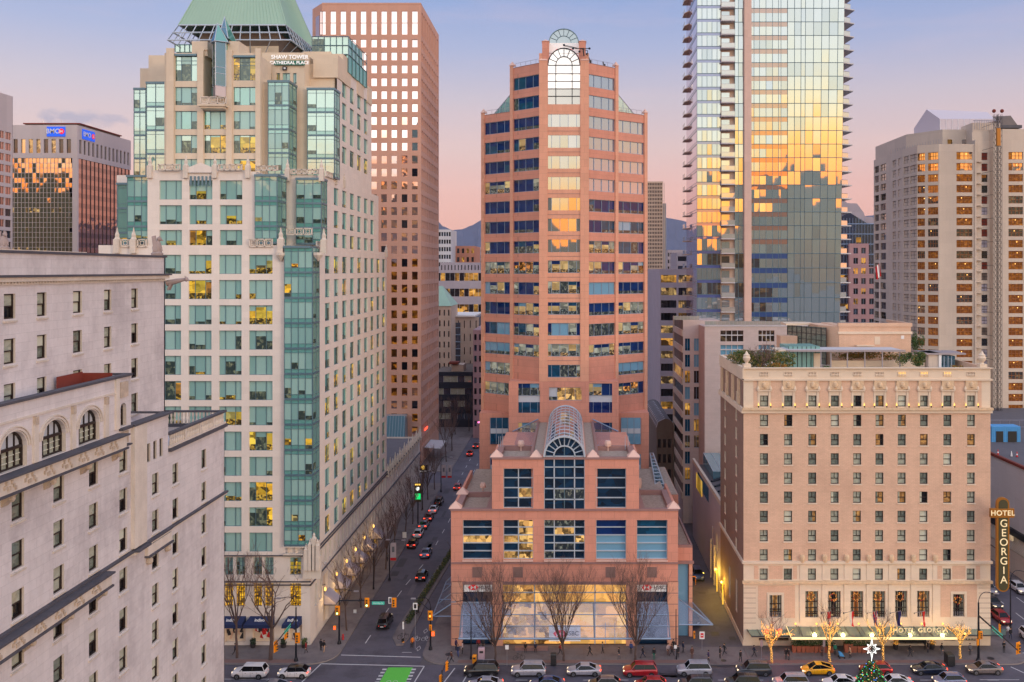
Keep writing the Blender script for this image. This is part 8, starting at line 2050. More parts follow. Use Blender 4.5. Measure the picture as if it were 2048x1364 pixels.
car('sedan','silver',1168,124.7,'silver sedan in the kerb lane before the middle bare tree',group=G1)
car('suv','red',1280,124.5,'bright red sports utility vehicle in the kerb lane before the right bare tree',group=G1)
car('suv','silver',1388,124.8,'pale silver crossover with loaded roof rack near the alley mouth',group=G1,rails=True,lights='off')
car('suv','dark_grey',1507,124.8,'dark grey utility vehicle with roof rails before the leftmost lit tree',group=G1,rails=True)
car('prius','yellow',1635,124.9,'yellow taxi in the kerb lane before the brick hotel',group=G1,name='taxi',cat='taxi')
car('hatch','red',1751,125.0,'red car half hidden behind the decorated Christmas tree',group=G1)
car('sedan','navy',1858,125.1,'dark navy sedan with lit headlights right of the Christmas tree',group=G1)
car('sedan','bronze_grey',1968,125.2,'brownish grey sedan with orange lights at the right street corner',group=G1)
for a in [('sedan','grey',545,119.6,'grey car roof just showing at the bottom edge below the white crossovers'),
 ('sedan','silver',971,120.4,'silver sedan cut by the bottom edge below the black utility vehicle'),
 ('sedan','blue',1094,120.6,'blue sedan cut by the bottom edge below the silver wagon'),
 ('hatch','black',1209,120.6,'black small car with tan roof at the bottom edge'),
 ('hatch','red',1301,120.4,'red hatchback cut by the bottom edge below the red utility vehicle'),
 ('suv','dark_grey',1392,120.3,'dark grey vehicle with roof rails cut by the bottom edge near the alley'),
 ('suv','black',1485,120.8,'black utility vehicle at the bottom edge left of the silver wagon'),
 ('suv','silver',1581,120.9,'silver wagon with roof rails at the bottom edge before the taxi'),
 ('sedan','white',1681,121.0,'white sedan with sunroof left of the Christmas tree'),
 ('sedan','white',1789,121.0,'white sedan directly right of the Christmas tree'),
 ('hatch','blue_grey',1898,121.6,'blue grey coupe with pink tail light before the navy sedan')]:
 car(*a[:5], group=G2, roof='bronze_grey' if 'tan' in a[4] else None, rails=a[0]=='suv')
UP = R(-90); G3 = 'cars driving or parked up the side street'
for a in [('suv','black',-29.2,142.0,'black utility vehicle crossing the junction, nearest in the side street'),
 ('hatch','black',-26.9,163.4,'dark car with bright tail lights beside the hedge in the side street'),
 ('sedan','blue_grey',-28.2,176.5,'blue grey sedan in the middle lane behind the dark car'),
 ('hatch','dark_red',-31.9,182.5,'red lit car at the near end of the parked row'),
 ('hatch','white',-31.9,189.5,'white hatchback second in the parked row up the side street'),
 ('sedan','grey',-31.8,196.0,'grey sedan third in the parked row up the side street'),
 ('sedan','dark_red',-31.7,202.0,'dark red sedan in the middle of the parked row'),
 ('sedan','white',-31.6,208.6,'white sedan near the far end of the parked row'),
 ('suv','black',-31.4,215.6,'black vehicle at the far end of the parked row'),
 ('hatch','red',-28.7,230.0,'red car with glowing lamps alone past the parked row'),
 ('hatch','red',-30.2,272.0,'small red car far up the side street'),
 ('sedan','dark_red',-29.6,284.0,'small dark red car farthest up the side street')]:
 car(a[0],a[1],0,a[3],a[4],heading=UP,group=G3,X=a[2])
DN = R(90); G4 = 'cars coming down the right hand street'
for a in [('hatch','red',68.8,143.6,'red car with white headlights coming down the right street'),
 ('sedan','dark_grey',70.6,150.4,'dark sedan with lit headlights behind the red car on the right street'),
 ('suv','grey',72.6,156.8,'grey vehicle under the foot of the blade sign'),
 ('hatch','white',78.2,157.0,'white hatchback at the right edge beside the blade sign'),
 ('suv','white',69.6,135.6,'white van like vehicle cut by the right edge near the crossing')]:
 car(a[0],a[1],0,a[3],a[4],heading=DN,group=G4,X=a[2])
car('sedan','black',0,143.4,'black car in the alley mouth beside the salmon building',heading=DN,group=G4,X=19.6,lights='off')
car('suv','navy',0,163.4,'dark blue vehicle deep in the alley',heading=DN,group=G4,X=19.8,lights='off')
car('suv','blue',0,163.8,'bright blue truck in the alley beside a yellow rail',heading=DN,group=G4,X=23.2,lights='off',name='truck',cat='truck')
for pr in PROTO.values():
 if 'used' in pr: del pr['used']
# == people
rng = random.Random(88)
paint('skin', lin(205,160,135), .7); paint('hair', lin(50,38,34), .8)
CL = {'black':(28,28,32),'navy':(32,40,66),'dark':(44,42,48),'grey':(96,96,104),'red':(150,40,40),'brown':(96,62,54),'tan':(190,150,120),'white':(215,212,215),'teal':(30,110,92),'purple':(70,50,90),'orange':(225,120,30),'blue':(60,80,140),'pale':(190,170,170)}
for k, c in CL.items(): paint('cloth_'+k, lin(*c), .85)
def figure(pose, coat, legs, long_coat=False, hat=None):
 """one continuous skinned body; pose gives joint positions (facing +x)"""
 P_ = {'stand': dict(hl=(0,.09),hr=(0,-.09),kl=(.02,.1,.5),kr=(-.01,-.1,.5),al=(.0,.11,.09),ar=(.0,-.11,.09),el=(.02,.25,1.13),er=(.0,-.26,1.13),wl=(.12,.24,.90),wr=(.06,-.27,.88),lean=.0),
   'walk': dict(hl=(0,.09),hr=(0,-.09),kl=(.22,.1,.53),kr=(-.08,-.1,.49),al=(.34,.1,.12),ar=(-.38,-.1,.18),el=(-.14,.24,1.15),er=(.16,-.24,1.16),wl=(-.2,.24,.92),wr=(.34,-.22,.98),lean=.04),
   'stride': dict(hl=(0,.09),hr=(0,-.09),kl=(.10,.1,.5),kr=(-.02,-.1,.5),al=(.12,.1,.09),ar=(-.22,-.1,.14),el=(-.06,.25,1.14),er=(.06,-.25,1.14),wl=(-.06,.25,.9),wr=(.16,-.24,.92),lean=.02),
   'phone': dict(hl=(0,.09),hr=(0,-.09),kl=(.02,.1,.5),kr=(.0,-.1,.5),al=(.0,.11,.09),ar=(.02,-.11,.09),el=(.06,.25,1.15),er=(.04,-.25,1.15),wl=(.28,.14,1.25),wr=(.25,-.12,1.2),lean=.02),
   'sit': dict(hl=(0,.1),hr=(0,-.1),kl=(.42,.12,.50),kr=(.42,-.12,.50),al=(.44,.12,.09),ar=(.40,-.12,.09),el=(.06,.24,.78),er=(.06,-.24,.78),wl=(.3,.14,.66),wr=(.3,-.14,.66),lean=.03)}[pose]
 zp = .93 if pose != 'sit' else .52; dz_ = zp-.93; ln_ = P_['lean']
 V = [(0,0,zp,.14),(ln_*.5,0,zp+.22,.13),(ln_,0,zp+.43,.155),(ln_,0,zp+.55,.07),(ln_+.02,0,zp+.64,.075),(ln_+.03,0,zp+.70,.098),(ln_+.02,0,zp+.78,.082)]
 E = [(0,1),(1,2),(2,3),(3,4),(4,5),(5,6)]
 reg = ['coat','coat','coat','coat','skin','skin','hair']
 def addv(p, r, k, par): V.append((*p, r)); reg.append(k); E.append((par, len(V)-1)); return len(V)-1
 for s in ('l','r'):
  sg = 1 if s == 'l' else -1; hx, hy = P_['h'+s]
  h_ = addv((hx,hy*1.05,zp-.06), .095, 'legs', 0); k_ = addv(P_['k'+s], .062, 'legs', h_); a_ = addv(P_['a'+s], .042, 'legs', k_); ax_ = P_['a'+s]
  addv((ax_[0]+.15,ax_[1],ax_[2]-.045), .036, 'shoe', a_)
  sh = addv((ln_,sg*.17,zp+.47), .068, 'coat', 2); e_ = addv(P_['e'+s], .048, 'coat', sh); w_ = addv(P_['w'+s], .032, 'coat', e_); wx, wy, wz = P_['w'+s]; ex, ey, ez = P_['e'+s]
  d_ = Vector((wx-ex,wy-ey,wz-ez)).normalized(); side = Vector((d_.z,0,-d_.x)).normalized() if abs(d_.y) < .9 else Vector((1,0,0))
  pm = addv(tuple(Vector((wx,wy,wz))+d_*.06), .028, 'skin', w_)
  for i, (o_, l_) in enumerate(((-.03,.065),(-.01,.075),(.01,.07),(.028,.055))): q = Vector((wx,wy,wz))+d_*(.09+l_)+side*o_; addv(tuple(q), .009, 'skin', pm)
  addv(tuple(Vector((wx,wy,wz))+d_*.09+side*-.055), .010, 'skin', w_)
 me = bpy.data.meshes.new('person'); me.from_pydata([v[:3] for v in V], E, []); o = bpy.data.objects.new('tmp', me); COL.objects.link(o)
 sk = o.modifiers.new('skin', 'SKIN'); sk.use_smooth_shade = True; o.modifiers.new('sub', 'SUBSURF').levels = 1
 for i, sv in enumerate(me.skin_vertices[0].data): r = V[i][3]; sv.radius = (r, r*(1.0 if i > 3 else 1.25)) ; sv.use_root = i == 0
 dg = bpy.context.evaluated_depsgraph_get(); new = bpy.data.meshes.new_from_object(o.evaluated_get(dg)); bpy.data.objects.remove(o)
 mats = ['cloth_'+coat,'cloth_'+legs,'skin','hair','trim_black']; new.materials.clear()
 for m in mats: new.materials.append(MAT[m])
 kmap = {'coat':0,'legs':1,'skin':2,'hair':3,'shoe':4}; vv = [Vector(v[:3]) for v in V]
 for p in new.polygons:
  c = p.center; j = min(range(len(vv)), key=lambda i: (vv[i]-c).length); k = kmap[reg[j]]
  if k == 1 and long_coat and c.z > zp-.35: k = 0
  if c.z > zp+.66 and c.x < ln_+.0 : k = 3
  if reg[j] in ('coat',) and c.z > zp+.60: k = 2
  p.material_index = k; p.use_smooth = True
 new.name = 'person'; return new
FIG = {}
def person(px, Y, pose, coat, legs, rz, label, X=None, z=.15, group='people on the pavements', long_coat=False, sc=1.0, bag=None):
 key = (pose, coat, legs, long_coat)
 if key not in FIG: FIG[key] = figure(*key[:3], long_coat=long_coat)
 o = obj('person', FIG[key]); o.location = (WX(px,Y) if X is None else X, Y, z-.045); o.rotation_euler = (0,0,R(rz)); o.scale = (sc,)*3
 h = MB(); h.smooth = True; zp = (.93 if pose != 'sit' else .52); h.lathe((.0,0,zp+.66), [(.08,0),(.112,.06),(.11,.12),(.07,.17),(.01,.185)], 9, 'hair'); obj('hair', h, o)
 if bag:
  b = MB(); b.box(-.1,.12,-.42,-.30,.45,.78,bag); b.tube((0,-.34,.78),(.03,-.28,.92),.012,.012,4,bag); tag(obj('shopping_bag', b), 'bag carried by the '+label, 'bag'); bo = bpy.data.objects[-1] if False else None
 tag(o, label, 'person', group); return o
def yg(py): return GY(py)
P_LIST = [
 (648,1306,'stride','black','tan',60,'person in black coat with tan trousers on the left pavement corner'),
 (642,1303,'stand','dark','black',70,'person in a dark coat close beside the tan trousered walker'),
 (912,1302,'stand','purple','navy',-30,'person in purple hood by the corner pier of the salmon building'),
 (916,1315,'stride','navy','blue',-90,'person in blue jeans walking at the salmon building corner'),
 (925,1309,'stand','pale','dark',180,'person in pale top at the salmon building corner'),
 (903,1328,'walk','brown','dark',200,'person in brown coat stepping off at the kerb corner'),
 (957,1300,'stand','red','dark',-90,'person in red jacket under the left end of the glass canopy'),
 (966,1300,'stand','dark','dark',-90,'person in dark clothes next to the red jacket'),
 (1180,1314,'walk','black','black',180,'person in black striding left past the bank doors'),
 (1238,1320,'stride','black','grey',180,'person in black coat walking before the right bare tree'),
 (1286,1318,'walk','dark','navy',170,'person in dark jacket striding just right of the right bare tree'),
 (1308,1321,'stand','black','teal',-90,'person in black top and green trousers'),
 (1336,1312,'stand','pale','brown',-60,'person in pale jacket near the right end of the canopy'),
 (1343,1314,'walk','brown','dark',0,'person in brown passing behind the pale jacket'),
 (1347,1304,'stand','black','black',-90,'person in black standing at the right pier of the salmon building'),
 (1356,1316,'stand','dark','dark',-120,'person in dark clothes by the pole near the alley'),
 (1366,1308,'stride','navy','dark',10,'person in navy jacket at the alley side corner'),
 (1384,1319,'stand','brown','brown',-90,'person in a long brown coat near the alley mouth'),
 (1440,1318,'stand','black','black',-30,'left one of two people in black crossing the alley mouth'),
 (1449,1312,'walk','black','black',200,'right one of two people in black crossing the alley mouth'),
 (1481,1326,'stride','black','dark',-60,'person in black with a white bag left of the lit tree'),
 (1572,1321,'stand','black','dark',-90,'person in black right of the leftmost lit tree'),
 (1578,1322,'stand','dark','black',180,'person in dark coat facing another right of the leftmost lit tree'),
 (1644,1314,'stand','brown','dark',-90,'person in brown by the flower pots at the hotel'),
 (1670,1312,'stand','teal','dark',-90,'person in green top beside the second lit tree'),
 (1850,1301,'stand','black','black',-90,'left one of two people at the hotel doors'),
 (1856,1307,'stand','dark','navy',180,'right one of two people at the hotel doors'),
 (1884,1312,'stride','dark','grey',200,'person bending by the black bin at the hotel'),
 (2008,1307,'phone','black','black',-100,'person in black holding a phone at the right street corner'),
 (2021,1280,'stride','black','navy',-90,'person in black at the far side of the right crossing'),
 (2016,1274,'stride','white','grey',-90,'person in white near the right crossing'),
]
for px, py, pose, coat, legs, rz, lab in P_LIST:
 person(px, yg(py), pose, coat, legs, rz, lab, long_coat='long' in lab, sc=1.0)
for px, py, pose, coat, rz, lab in ((1120,1312,'walk','red',0,'person in red walking right past the entrance sign'),(1205,1309,'stride','grey',0,'person in grey walking right below the lit bank windows'),(1262,1309,'stand','blue','-90','person in blue by the bank windows behind the right bare tree'),(1417,1326,'stride','purple',180,'person in purple before the alley mouth'),(1508,1316,'walk','navy',0,'person in navy walking right past the hotel corner'),(1700,1318,'stride','tan',180,'person in a tan coat before the row of pots'),(1820,1316,'walk','dark','0','person in dark clothes walking before the hotel doors'),(1940,1312,'stand','grey','-90','person in grey by the right end of the hotel'),(470,1312,'walk','navy',0,'person in navy before the leftmost blue awning'),(612,1308,'stride','red',180,'person in red before the right blue awning'),(721,1216,'walk','dark',90,'person in dark clothes walking up the side street'),(775,1125,'walk','grey',90,'person in grey farther up the side street pavement')):
 person(px, yg(py), pose, coat, 'dark', float(rz), lab)
def sitter(px, Y, coat, rz, lab): person(px, Y, 'sit', coat, 'dark', rz, lab, group='people sitting on the ledge')
sitter(1051, 131.9, 'black', -90, 'person in black sitting on the low ledge left of the entrance sign')
sitter(1071, 131.9, 'navy', -90, 'person in navy sitting on the low ledge near the entrance sign')
led = MB(); led.box(WX(1030,132.3), WX(1096,132.3), 132.0, 132.6, .15, .62, 'hs_dark'); tag(obj('stone_bench', led), 'low dark stone ledge before the bank windows where two people sit', 'bench')
def bicycle(x, y, rz, label, z=.006, dark='trim_black'):
 t = thing('bicycle', label, 'bicycle', (x,y,z), 'bicycles', rz)
 BASE.pop(t.name)
 def ringm(cx):
  m = MB(); n = 18
  for i in range(n):
   a, b = 2*math.pi*i/n, 2*math.pi*(i+1)/n; m.tube((cx+.33*math.cos(a),0,.34+.33*math.sin(a)),(cx+.33*math.cos(b),0,.34+.33*math.sin(b)),.022,.022,4,'tyre',False)
  for i in range(8): a = math.pi*i/4; m.tube((cx,0,.34),(cx+.32*math.cos(a),0,.34+.32*math.sin(a)),.004,.004,3,'rim',False)
  return m
 for cx in (-.52,.52): obj('wheel', ringm(cx), t)
 f = MB(); S, Hh_, B = (-.18,0,.88),(.38,0,.92),(-.08,0,.32)
 for a, b in ((S,B),(B,(.36,0,.74)),((-.16,0,.76),(.37,0,.78)),((-.52,0,.34),B),((-.52,0,.34),(-.15,0,.72)),((.52,0,.34),Hh_)): f.tube(a,b,.022,.022,6,'dark_metal')
 obj('frame', f, t); f = MB(); f.tube((.38,-.25,.98),(.38,.25,.98),.018,.018,6,dark); f.tube((.38,0,.9),(.38,0,.98),.018,.018,6,dark); obj('handlebar', f, t)
 f = MB(); f.box(-.32,-.06,-.07,.07,.88,.94,dark); obj('saddle', f, t); return t
bicycle(WX(1038,yg(1322)), yg(1322), R(8), 'bicycle leaning by the kerb sign before the salmon building', .15)
bicycle(WX(833,yg(1232)), yg(1232), R(0), 'bicycle of the rider crossing at the far side of the island')
bicycle(WX(806,yg(1280)), yg(1280), R(20), 'dark bicycle on the island behind the striped marker', .15)
bicycle(WX(823,yg(1292)), yg(1292), R(90), 'bicycle ridden by the cyclist in orange')
person(825, yg(1296), 'stride', 'orange', 'black', 90, 'cyclist in an orange jacket waiting by the island', z=.05)
person(836, yg(1229), 'stride', 'black', 'black', 0, 'cyclist in black beyond the island', z=.05)
t = thing('pushchair', 'pushchair with blue cover beside the second lit tree', 'pushchair', (WX(1683,129.6),129.6,.15)); x, y = WX(1683,129.6), 129.6
m = MB(); m.hexa([(x-.3,y-.3,.5),(x+.35,y-.3,.45),(x+.35,y+.3,.45),(x-.3,y+.3,.5),(x-.45,y-.3,1.05),(x+.1,y-.3,.85),(x+.1,y+.3,.85),(x-.45,y+.3,1.05)], 'container_blue'); obj('seat', m, t)
for a, b in ((-.35,-.3),(.35,-.3),(-.35,.3),(.35,.3)): m = MB(); m.tube((x+a,y+b-.03,.27),(x+a,y+b+.03,.27),.12,.12,10,'tyre'); obj('wheel', m, t)
m = MB(); m.tube((x-.3,y-.28,.5),(x-.8,y-.28,1.15),.02,.02,4,'rim'); m.tube((x-.3,y+.28,.5),(x-.8,y+.28,1.15),.02,.02,4,'rim'); m.tube((x-.8,y-.28,1.15),(x-.8,y+.28,1.15),.02,.02,4,'rim'); obj('handle', m, t)
# == trees
def branching(seed, h, trunk_h, r0, levels, spread, up, nb=(3,5), seg=4, lenf=.62, minr=.012, first=None, wob=.10):
 """bare tree: returns trunk mesh builder and branch mesh builder, local coordinates, foot at the origin"""
 r = random.Random(seed); T = MB(); B = MB(); tips = []
 pts = [(0,0,0)]; n = 6
 for i in range(1, n+1): pts.append((pts[-1][0]+r.uniform(-1,1)*wob*.6, pts[-1][1]+r.uniform(-1,1)*wob*.6, trunk_h*i/n))
 for i in range(n): a = r0*(1-.35*i/n); b = r0*(1-.35*(i+1)/n); T.tube(pts[i], pts[i+1], a, b, 8, 'bark')
 def grow(p, d, L, rad, lev):
  q = p; dd = d.copy(); segs = max(2, seg-lev//2)
  ps = [p]
  for i in range(segs):
   dd = (dd+Vector((r.uniform(-1,1),r.uniform(-1,1),r.uniform(-.4,.8)))*wob+Vector((0,0,up*.25))).normalized(); q2 = q+dd*(L/segs)
   ra = rad*(1-.5*i/segs); rb = rad*(1-.5*(i+1)/segs); B.tube(q, q2, max(minr,ra), max(minr*.7,rb), 5 if lev < 2 else 3, 'bark' if lev < 2 else 'twig', False); q = q2; ps.append(q)
  if lev >= levels: tips.append(q); return
  k = r.randint(*nb)
  for i in range(k):
   t = r.uniform(.3,1.0) if i else 1.0; j = min(segs-1, int(t*segs)); s_ = ps[j].lerp(ps[j+1], t*segs-j) if j < segs else q
   a = r.uniform(0, 2*math.pi); o = dd.orthogonal().normalized(); o = Matrix.Rotation(a, 3, dd) @ o
   nd = (dd+o*spread*r.uniform(.6,1.2)+Vector((0,0,up))).normalized(); grow(s_, nd, L*lenf*r.uniform(.8,1.15), rad*.52, lev+1)
 top = Vector(pts[-1])
 k = first or 5
 for i in range(k):
  a = 2*math.pi*i/k+r.uniform(-.4,.4); z = trunk_h*r.uniform(.72,1.0); nd = Vector((math.cos(a)*spread,math.sin(a)*spread,.8+up)).normalized()
  grow(Vector((pts[-2][0],pts[-2][1],z)), nd, (h-trunk_h)*.46, r0*.5, 0)
 grow(top, Vector((0,0,1)), (h-trunk_h)*.5, r0*.62, 0)
 return T, B, tips
def bare_tree(x, y, z, args, label, group, name='bare_tree', rz=0.0, lit=None, cat='tree'):
 T, B, tips = branching(**args); t = thing(name, label, cat, (x,y,z), group, rz); BASE.pop(t.name)
 obj('trunk', T, t); obj('branches', B, t)
 return t, T, B
COLM = dict(h=14.2, trunk_h=2.6, r0=.17, levels=4, spread=.66, up=.36, nb=(3,4), lenf=.62, minr=.010, first=11, wob=.15)
GT = 'bare columnar trees before the salmon building'
for i, (px, py, lab) in enumerate(((990,1330,'bare upright street tree left before the salmon building'),(1128,1329,'bare upright street tree in front of the bank entrance sign'),(1270,1327,'bare upright street tree right before the salmon building'))):
 Yt = GY(py)+.8; bare_tree(WX(px,Yt), Yt, .15, dict(COLM, seed=101+i*7), lab, GT)
BIG = dict(h=14.5, trunk_h=5.4, r0=.30, levels=4, spread=.75, up=.16, nb=(2,4), lenf=.66, minr=.016, first=5, wob=.13)
Yt = 129.0; bare_tree(WX(541,Yt), Yt, .15, dict(BIG, seed=5), 'large bare spreading tree before the blue awnings', 'bare street trees on the left pavement')
Yt = 129.6; bare_tree(WX(474,Yt), Yt, .15, dict(BIG, seed=9, h=15.5, trunk_h=6, r0=.2, spread=.45), 'slender bare tree at the edge of the stone hotel', 'bare street trees on the left pavement')
STR = dict(h=11.5, trunk_h=4.2, r0=.14, levels=3, spread=.55, up=.25, nb=(3,4), lenf=.66, minr=.016, first=6, wob=.13)
protos = []
names = ['nearest to the junction','second from the junction','third from the junction','fourth from the junction','fifth from the junction','beside the parked white hatchback','beside the parked dark red sedan','beside the far parked cars','just before the cross street','at the cross street corner']
for i, y in enumerate((139.5,149,158.5,168,177.5,188,198,209,219,229)):
 lab = 'bare street tree on the left side street pavement, '+names[i]
 if i < 3: t, _, _ = bare_tree(-34.6, y, .15, dict(STR, seed=31+i), lab, 'bare trees up the side street'); protos.append(t)
 else: copy_tree(protos[i%3], loc=(-34.6+(i%2)*.2, y, .15), rz=i*1.3, label=lab)
far_n = ['left past the cross street','left of the awning past the cross street','at the foot of the dark office block','beside the dark office block','right of the street before the dark office block','in the middle distance by the dark office']
for i, (x, y) in enumerate(((-36,262),(-36.5,278),(-44,300),(-39,306),(-19.5,292),(-35,312))):
 copy_tree(protos[i%3], loc=(x, y, .15), rz=i*2.1, label='bare tree '+far_n[i], group='bare trees at the far end of the side street', sc=1.15)
for i, (y, n_) in enumerate(((158,'near the hedge'),(178,'beyond the hedge'),(200,'farther up'))):
 copy_tree(protos[i%3], loc=(-18.9, y, .15), rz=i*2.1, label='bare tree on the right pavement of the side street '+n_, group='bare trees on the right side of the side street', sc=.8)
LT = dict(h=7.6, trunk_h=2.7, r0=.15, levels=3, spread=.80, up=.12, nb=(2,3), lenf=.66, minr=.014, first=6, wob=.14)
def lit_tree(px, Y, seed, label, h=7.6, spread=.8, top=4.8):
 T, B, tips = branching(**dict(LT, seed=seed, h=h, spread=spread)); t = thing('lit_tree', label, 'tree', (WX(px,Y),Y,.15), 'trees wrapped in yellow lights before the hotel'); BASE.pop(t.name)
 obj('trunk', T, t); obj('branches', B, t); L = MB(); r = random.Random(seed)
 for mbx in (T, B):
  for f in mbx.f:
   if len(f) != 4: continue
   p = Vector(mbx.v[f[0]]); q = Vector(mbx.v[f[2]]); 
   if (p.z+q.z)/2 > top or (mbx is B and (p-q).length < .12): continue
   k = 4 if mbx is T else (2 if (p-q).length > .3 else (1 if r.random() < .6 else 0))
   for i in range(k):
    c = p.lerp(q, r.random()); s_ = r.uniform(.03,.05); L.face([c+Vector((-s_,-.02,0)),c+Vector((0,-.02,-s_)),c+Vector((s_,-.02,0)),c+Vector((0,-.02,s_))], 'fairy'); L.face([c+Vector((0,-s_,0)),c+Vector((0,0,-s_)),c+Vector((0,s_,0)),c+Vector((0,0,s_))], 'fairy')
 o = obj('string_lights', L, t); return t
lit_tree(1544, GY(1335)+1.2, 3, 'bare tree with widest crown of yellow lights, leftmost before the hotel')
lit_tree(1660, GY(1333)+1.2, 8, 'bare tree wrapped in yellow lights second from the left before the hotel', 8.4, .5, 5.4)
lit_tree(1767, GY(1330)+1.2, 14, 'bare tree wrapped in yellow lights right behind the star', 7.6, .55, 5.2)
lit_tree(1921, GY(1323)+.6, 21, 'small bare tree in yellow lights at the right end of the hotel', 5.6, .6, 4.6)
m = MB(); 
for i, px in enumerate((1533,1559)): m.ball((WX(px,127.5),127.3,4.9), .28, 'red_lamp', 8, 5, 1.2)
tag(obj('red_lantern', m), 'pair of round red lanterns hanging in the leftmost lit tree', 'lantern')
def leafmass(mb, n, fn, s, mats, r):
 for i in range(n):
  p = Vector(fn()); a = Vector((r.gauss(0,1),r.gauss(0,1),r.gauss(0,1))).normalized()*s*r.uniform(.6,1.3); b = a.orthogonal().normalized(); b = Matrix.Rotation(r.uniform(0,6.28),3,a.normalized()) @ b * s*.5
  mb.face([p-a,p+b,p+a,p-b], r.choice(mats))
xt = WX(1743,113.0); t = thing('christmas_tree', 'green Christmas tree with coloured lights at the bottom edge', 'christmas tree', (xt,113.0,0)); r = random.Random(2)
topz = WZ(1322,113.0)
m = MB(); m.tube((xt,113,0),(xt,113,topz-.5),.35,.05,8,'bark'); obj('trunk', m, t); m = MB()
hh = topz
def fp():
 while True:
  z = hh*r.random()**.8; rad = 2.2*min(1.0, max(.05, (hh-z)/4.2))**.62
  if r.random() < rad/2.2+.05: break
 a = r.uniform(0,6.283); rr = rad*(1-.35*r.random()**2)*(1+.12*math.sin(a*9+z*5)); return (xt+rr*math.cos(a), 113+rr*math.sin(a), z)
leafmass(m, 12000, fp, .2, ['leaf','leaf','leaf_dark','leaf_green'], r); obj('foliage', m, t)
m = MB()
for i in range(1500):
 p = fp(); c = Vector((xt,113,p[2])); q = c+(Vector(p)-c)*1.06; m.ball(q, .055, r.choice(['fairy','fairy','bulb_red','bulb_blue','bulb_green','bulb_green']), 4, 2)
obj('bulbs', m, t)
st_ = thing('light_star', 'white eight pointed star of lights on top of the Christmas tree', 'star ornament', (xt,113,topz)); m = MB(); cz_ = WZ(1297,113); pts = []
for i in range(16):
 a = math.pi*i/8+math.pi/2; rr = (1.06 if i % 4 == 0 else (.80 if i % 2 == 0 else .44)); rr = rr*(1.18 if i in (0,8) else 1); pts.append((xt+rr*math.cos(a),112.9,cz_+rr*math.sin(a)))
for i in range(16): m.tube(pts[i], pts[(i+1)%16], .03,.03,5,'white_led'); 
for i in range(0,16,2): m.tube((xt+(pts[i][0]-xt)*.25,112.9,cz_+(pts[i][2]-cz_)*.25), pts[i], .02,.02,4,'white_led')
m.tube((xt,112.95,topz-.6),(xt,112.95,cz_-1.2),.04,.04,5,'white_led'); obj('star', m, st_)
def bush(name, label, cx_, cy_, z0, rx, ry, rz_, n, mats, s=.16, group='roof garden plants'):
 r = random.Random(int(cx_*13+cy_)); m = MB()
 cl = [(r.uniform(-.75,.75),r.uniform(-.75,.75),r.uniform(.25,.85),r.uniform(.25,.5)) for _ in range(14)]
 def f():
  c = r.choice(cl); a = Vector((r.gauss(0,1),r.gauss(0,1),r.gauss(0,1))).normalized()*c[3]*r.random()**.3; return (cx_+(c[0]+a.x)*rx, cy_+(c[1]+a.y)*ry, z0+max(.02,(c[2]*.8+a.z*.6))*rz_)
 leafmass(m, n, f, s, mats, r); o = obj(name, m); tag(o, label, 'hedge' if name == 'hedge' else 'bush', group); return o
zd = WZ(735,134)-1.25
bush('hedge','long green and yellow hedge behind the left urn on the hotel roof', WX(1520,139), 139.5, zd, 5.2, 1.6, 4.0, 5200, ['leaf','leaf2','leaf2','leaf_green'])
bush('bush','orange autumn bush at the right end of the roof hedge', WX(1561,138), 137.6, zd, 1.1, .9, 1.9, 500, ['leaf3','leaf3','leaf2'])
bush('bush','yellow green bush in the middle of the left roof hedge', WX(1534,138), 137.6, zd, 1.5, .9, 1.8, 600, ['leaf2','leaf2','leaf3','leaf'])
bush('hedge','row of yellow green planting under the pergola roof', WX(1735,144.5), 145.2, zd+1.2, 5.2, .7, 1.9, 1500, ['leaf2','leaf','leaf2','leaf3'])
bush('bush','round green pine right of the pergola on the hotel roof', WX(1826,140), 140.2, zd+.4, 2.1, 1.6, 3.3, 2000, ['leaf','leaf_green','leaf_green','leaf2'])
bush('bush','dark green shrub behind the brick plant block on the hotel roof', WX(1832,150), 150.5, zd+2, 1.4, 1.3, 4.0, 800, ['leaf','leaf_green'])
bush('bush','low orange shrub beside the small roof stair room', WX(1918,139), 139.5, zd, 1.0, .7, 1.3, 300, ['leaf3','leaf2'])
for px, lab in ((1556,'potted shrub left under the pergola'),(1652,'round potted shrub beside the roof room door')): bush('bush', lab, WX(px,138.5), 138.4, zd, .6, .5, 1.2, 220, ['leaf_green','leaf'])
bt_ = dict(h=5.2, trunk_h=1.2, r0=.1, levels=3, spread=.8, up=.1, nb=(3,4), lenf=.65, minr=.02, first=6, wob=.12, seed=77)
bare_tree(WX(1527,136.5), 136.5, zd, bt_, 'small pale bare tree on the hotel roof garden', 'roof garden plants', 'small_tree')
m = MB(); r = random.Random(4); line_ = [(-25.7,142),(-25.0,155),(-23.9,170),(-23.1,182),(-22.9,204)]
def fm():
 k = r.randrange(4); q = r.random(); a, b = line_[k], line_[k+1]; return (a[0]+(b[0]-a[0])*q+r.uniform(-.45,.45), a[1]+(b[1]-a[1])*q, .15+abs(r.gauss(.35,.25)))
leafmass(m, 5200, fm, .13, ['leaf','leaf_dark','leaf_dark','leaf2','leaf'], r); tag(obj('hedge', m), 'low dark green hedge along the planted median of the side street', 'hedge')
k = 0
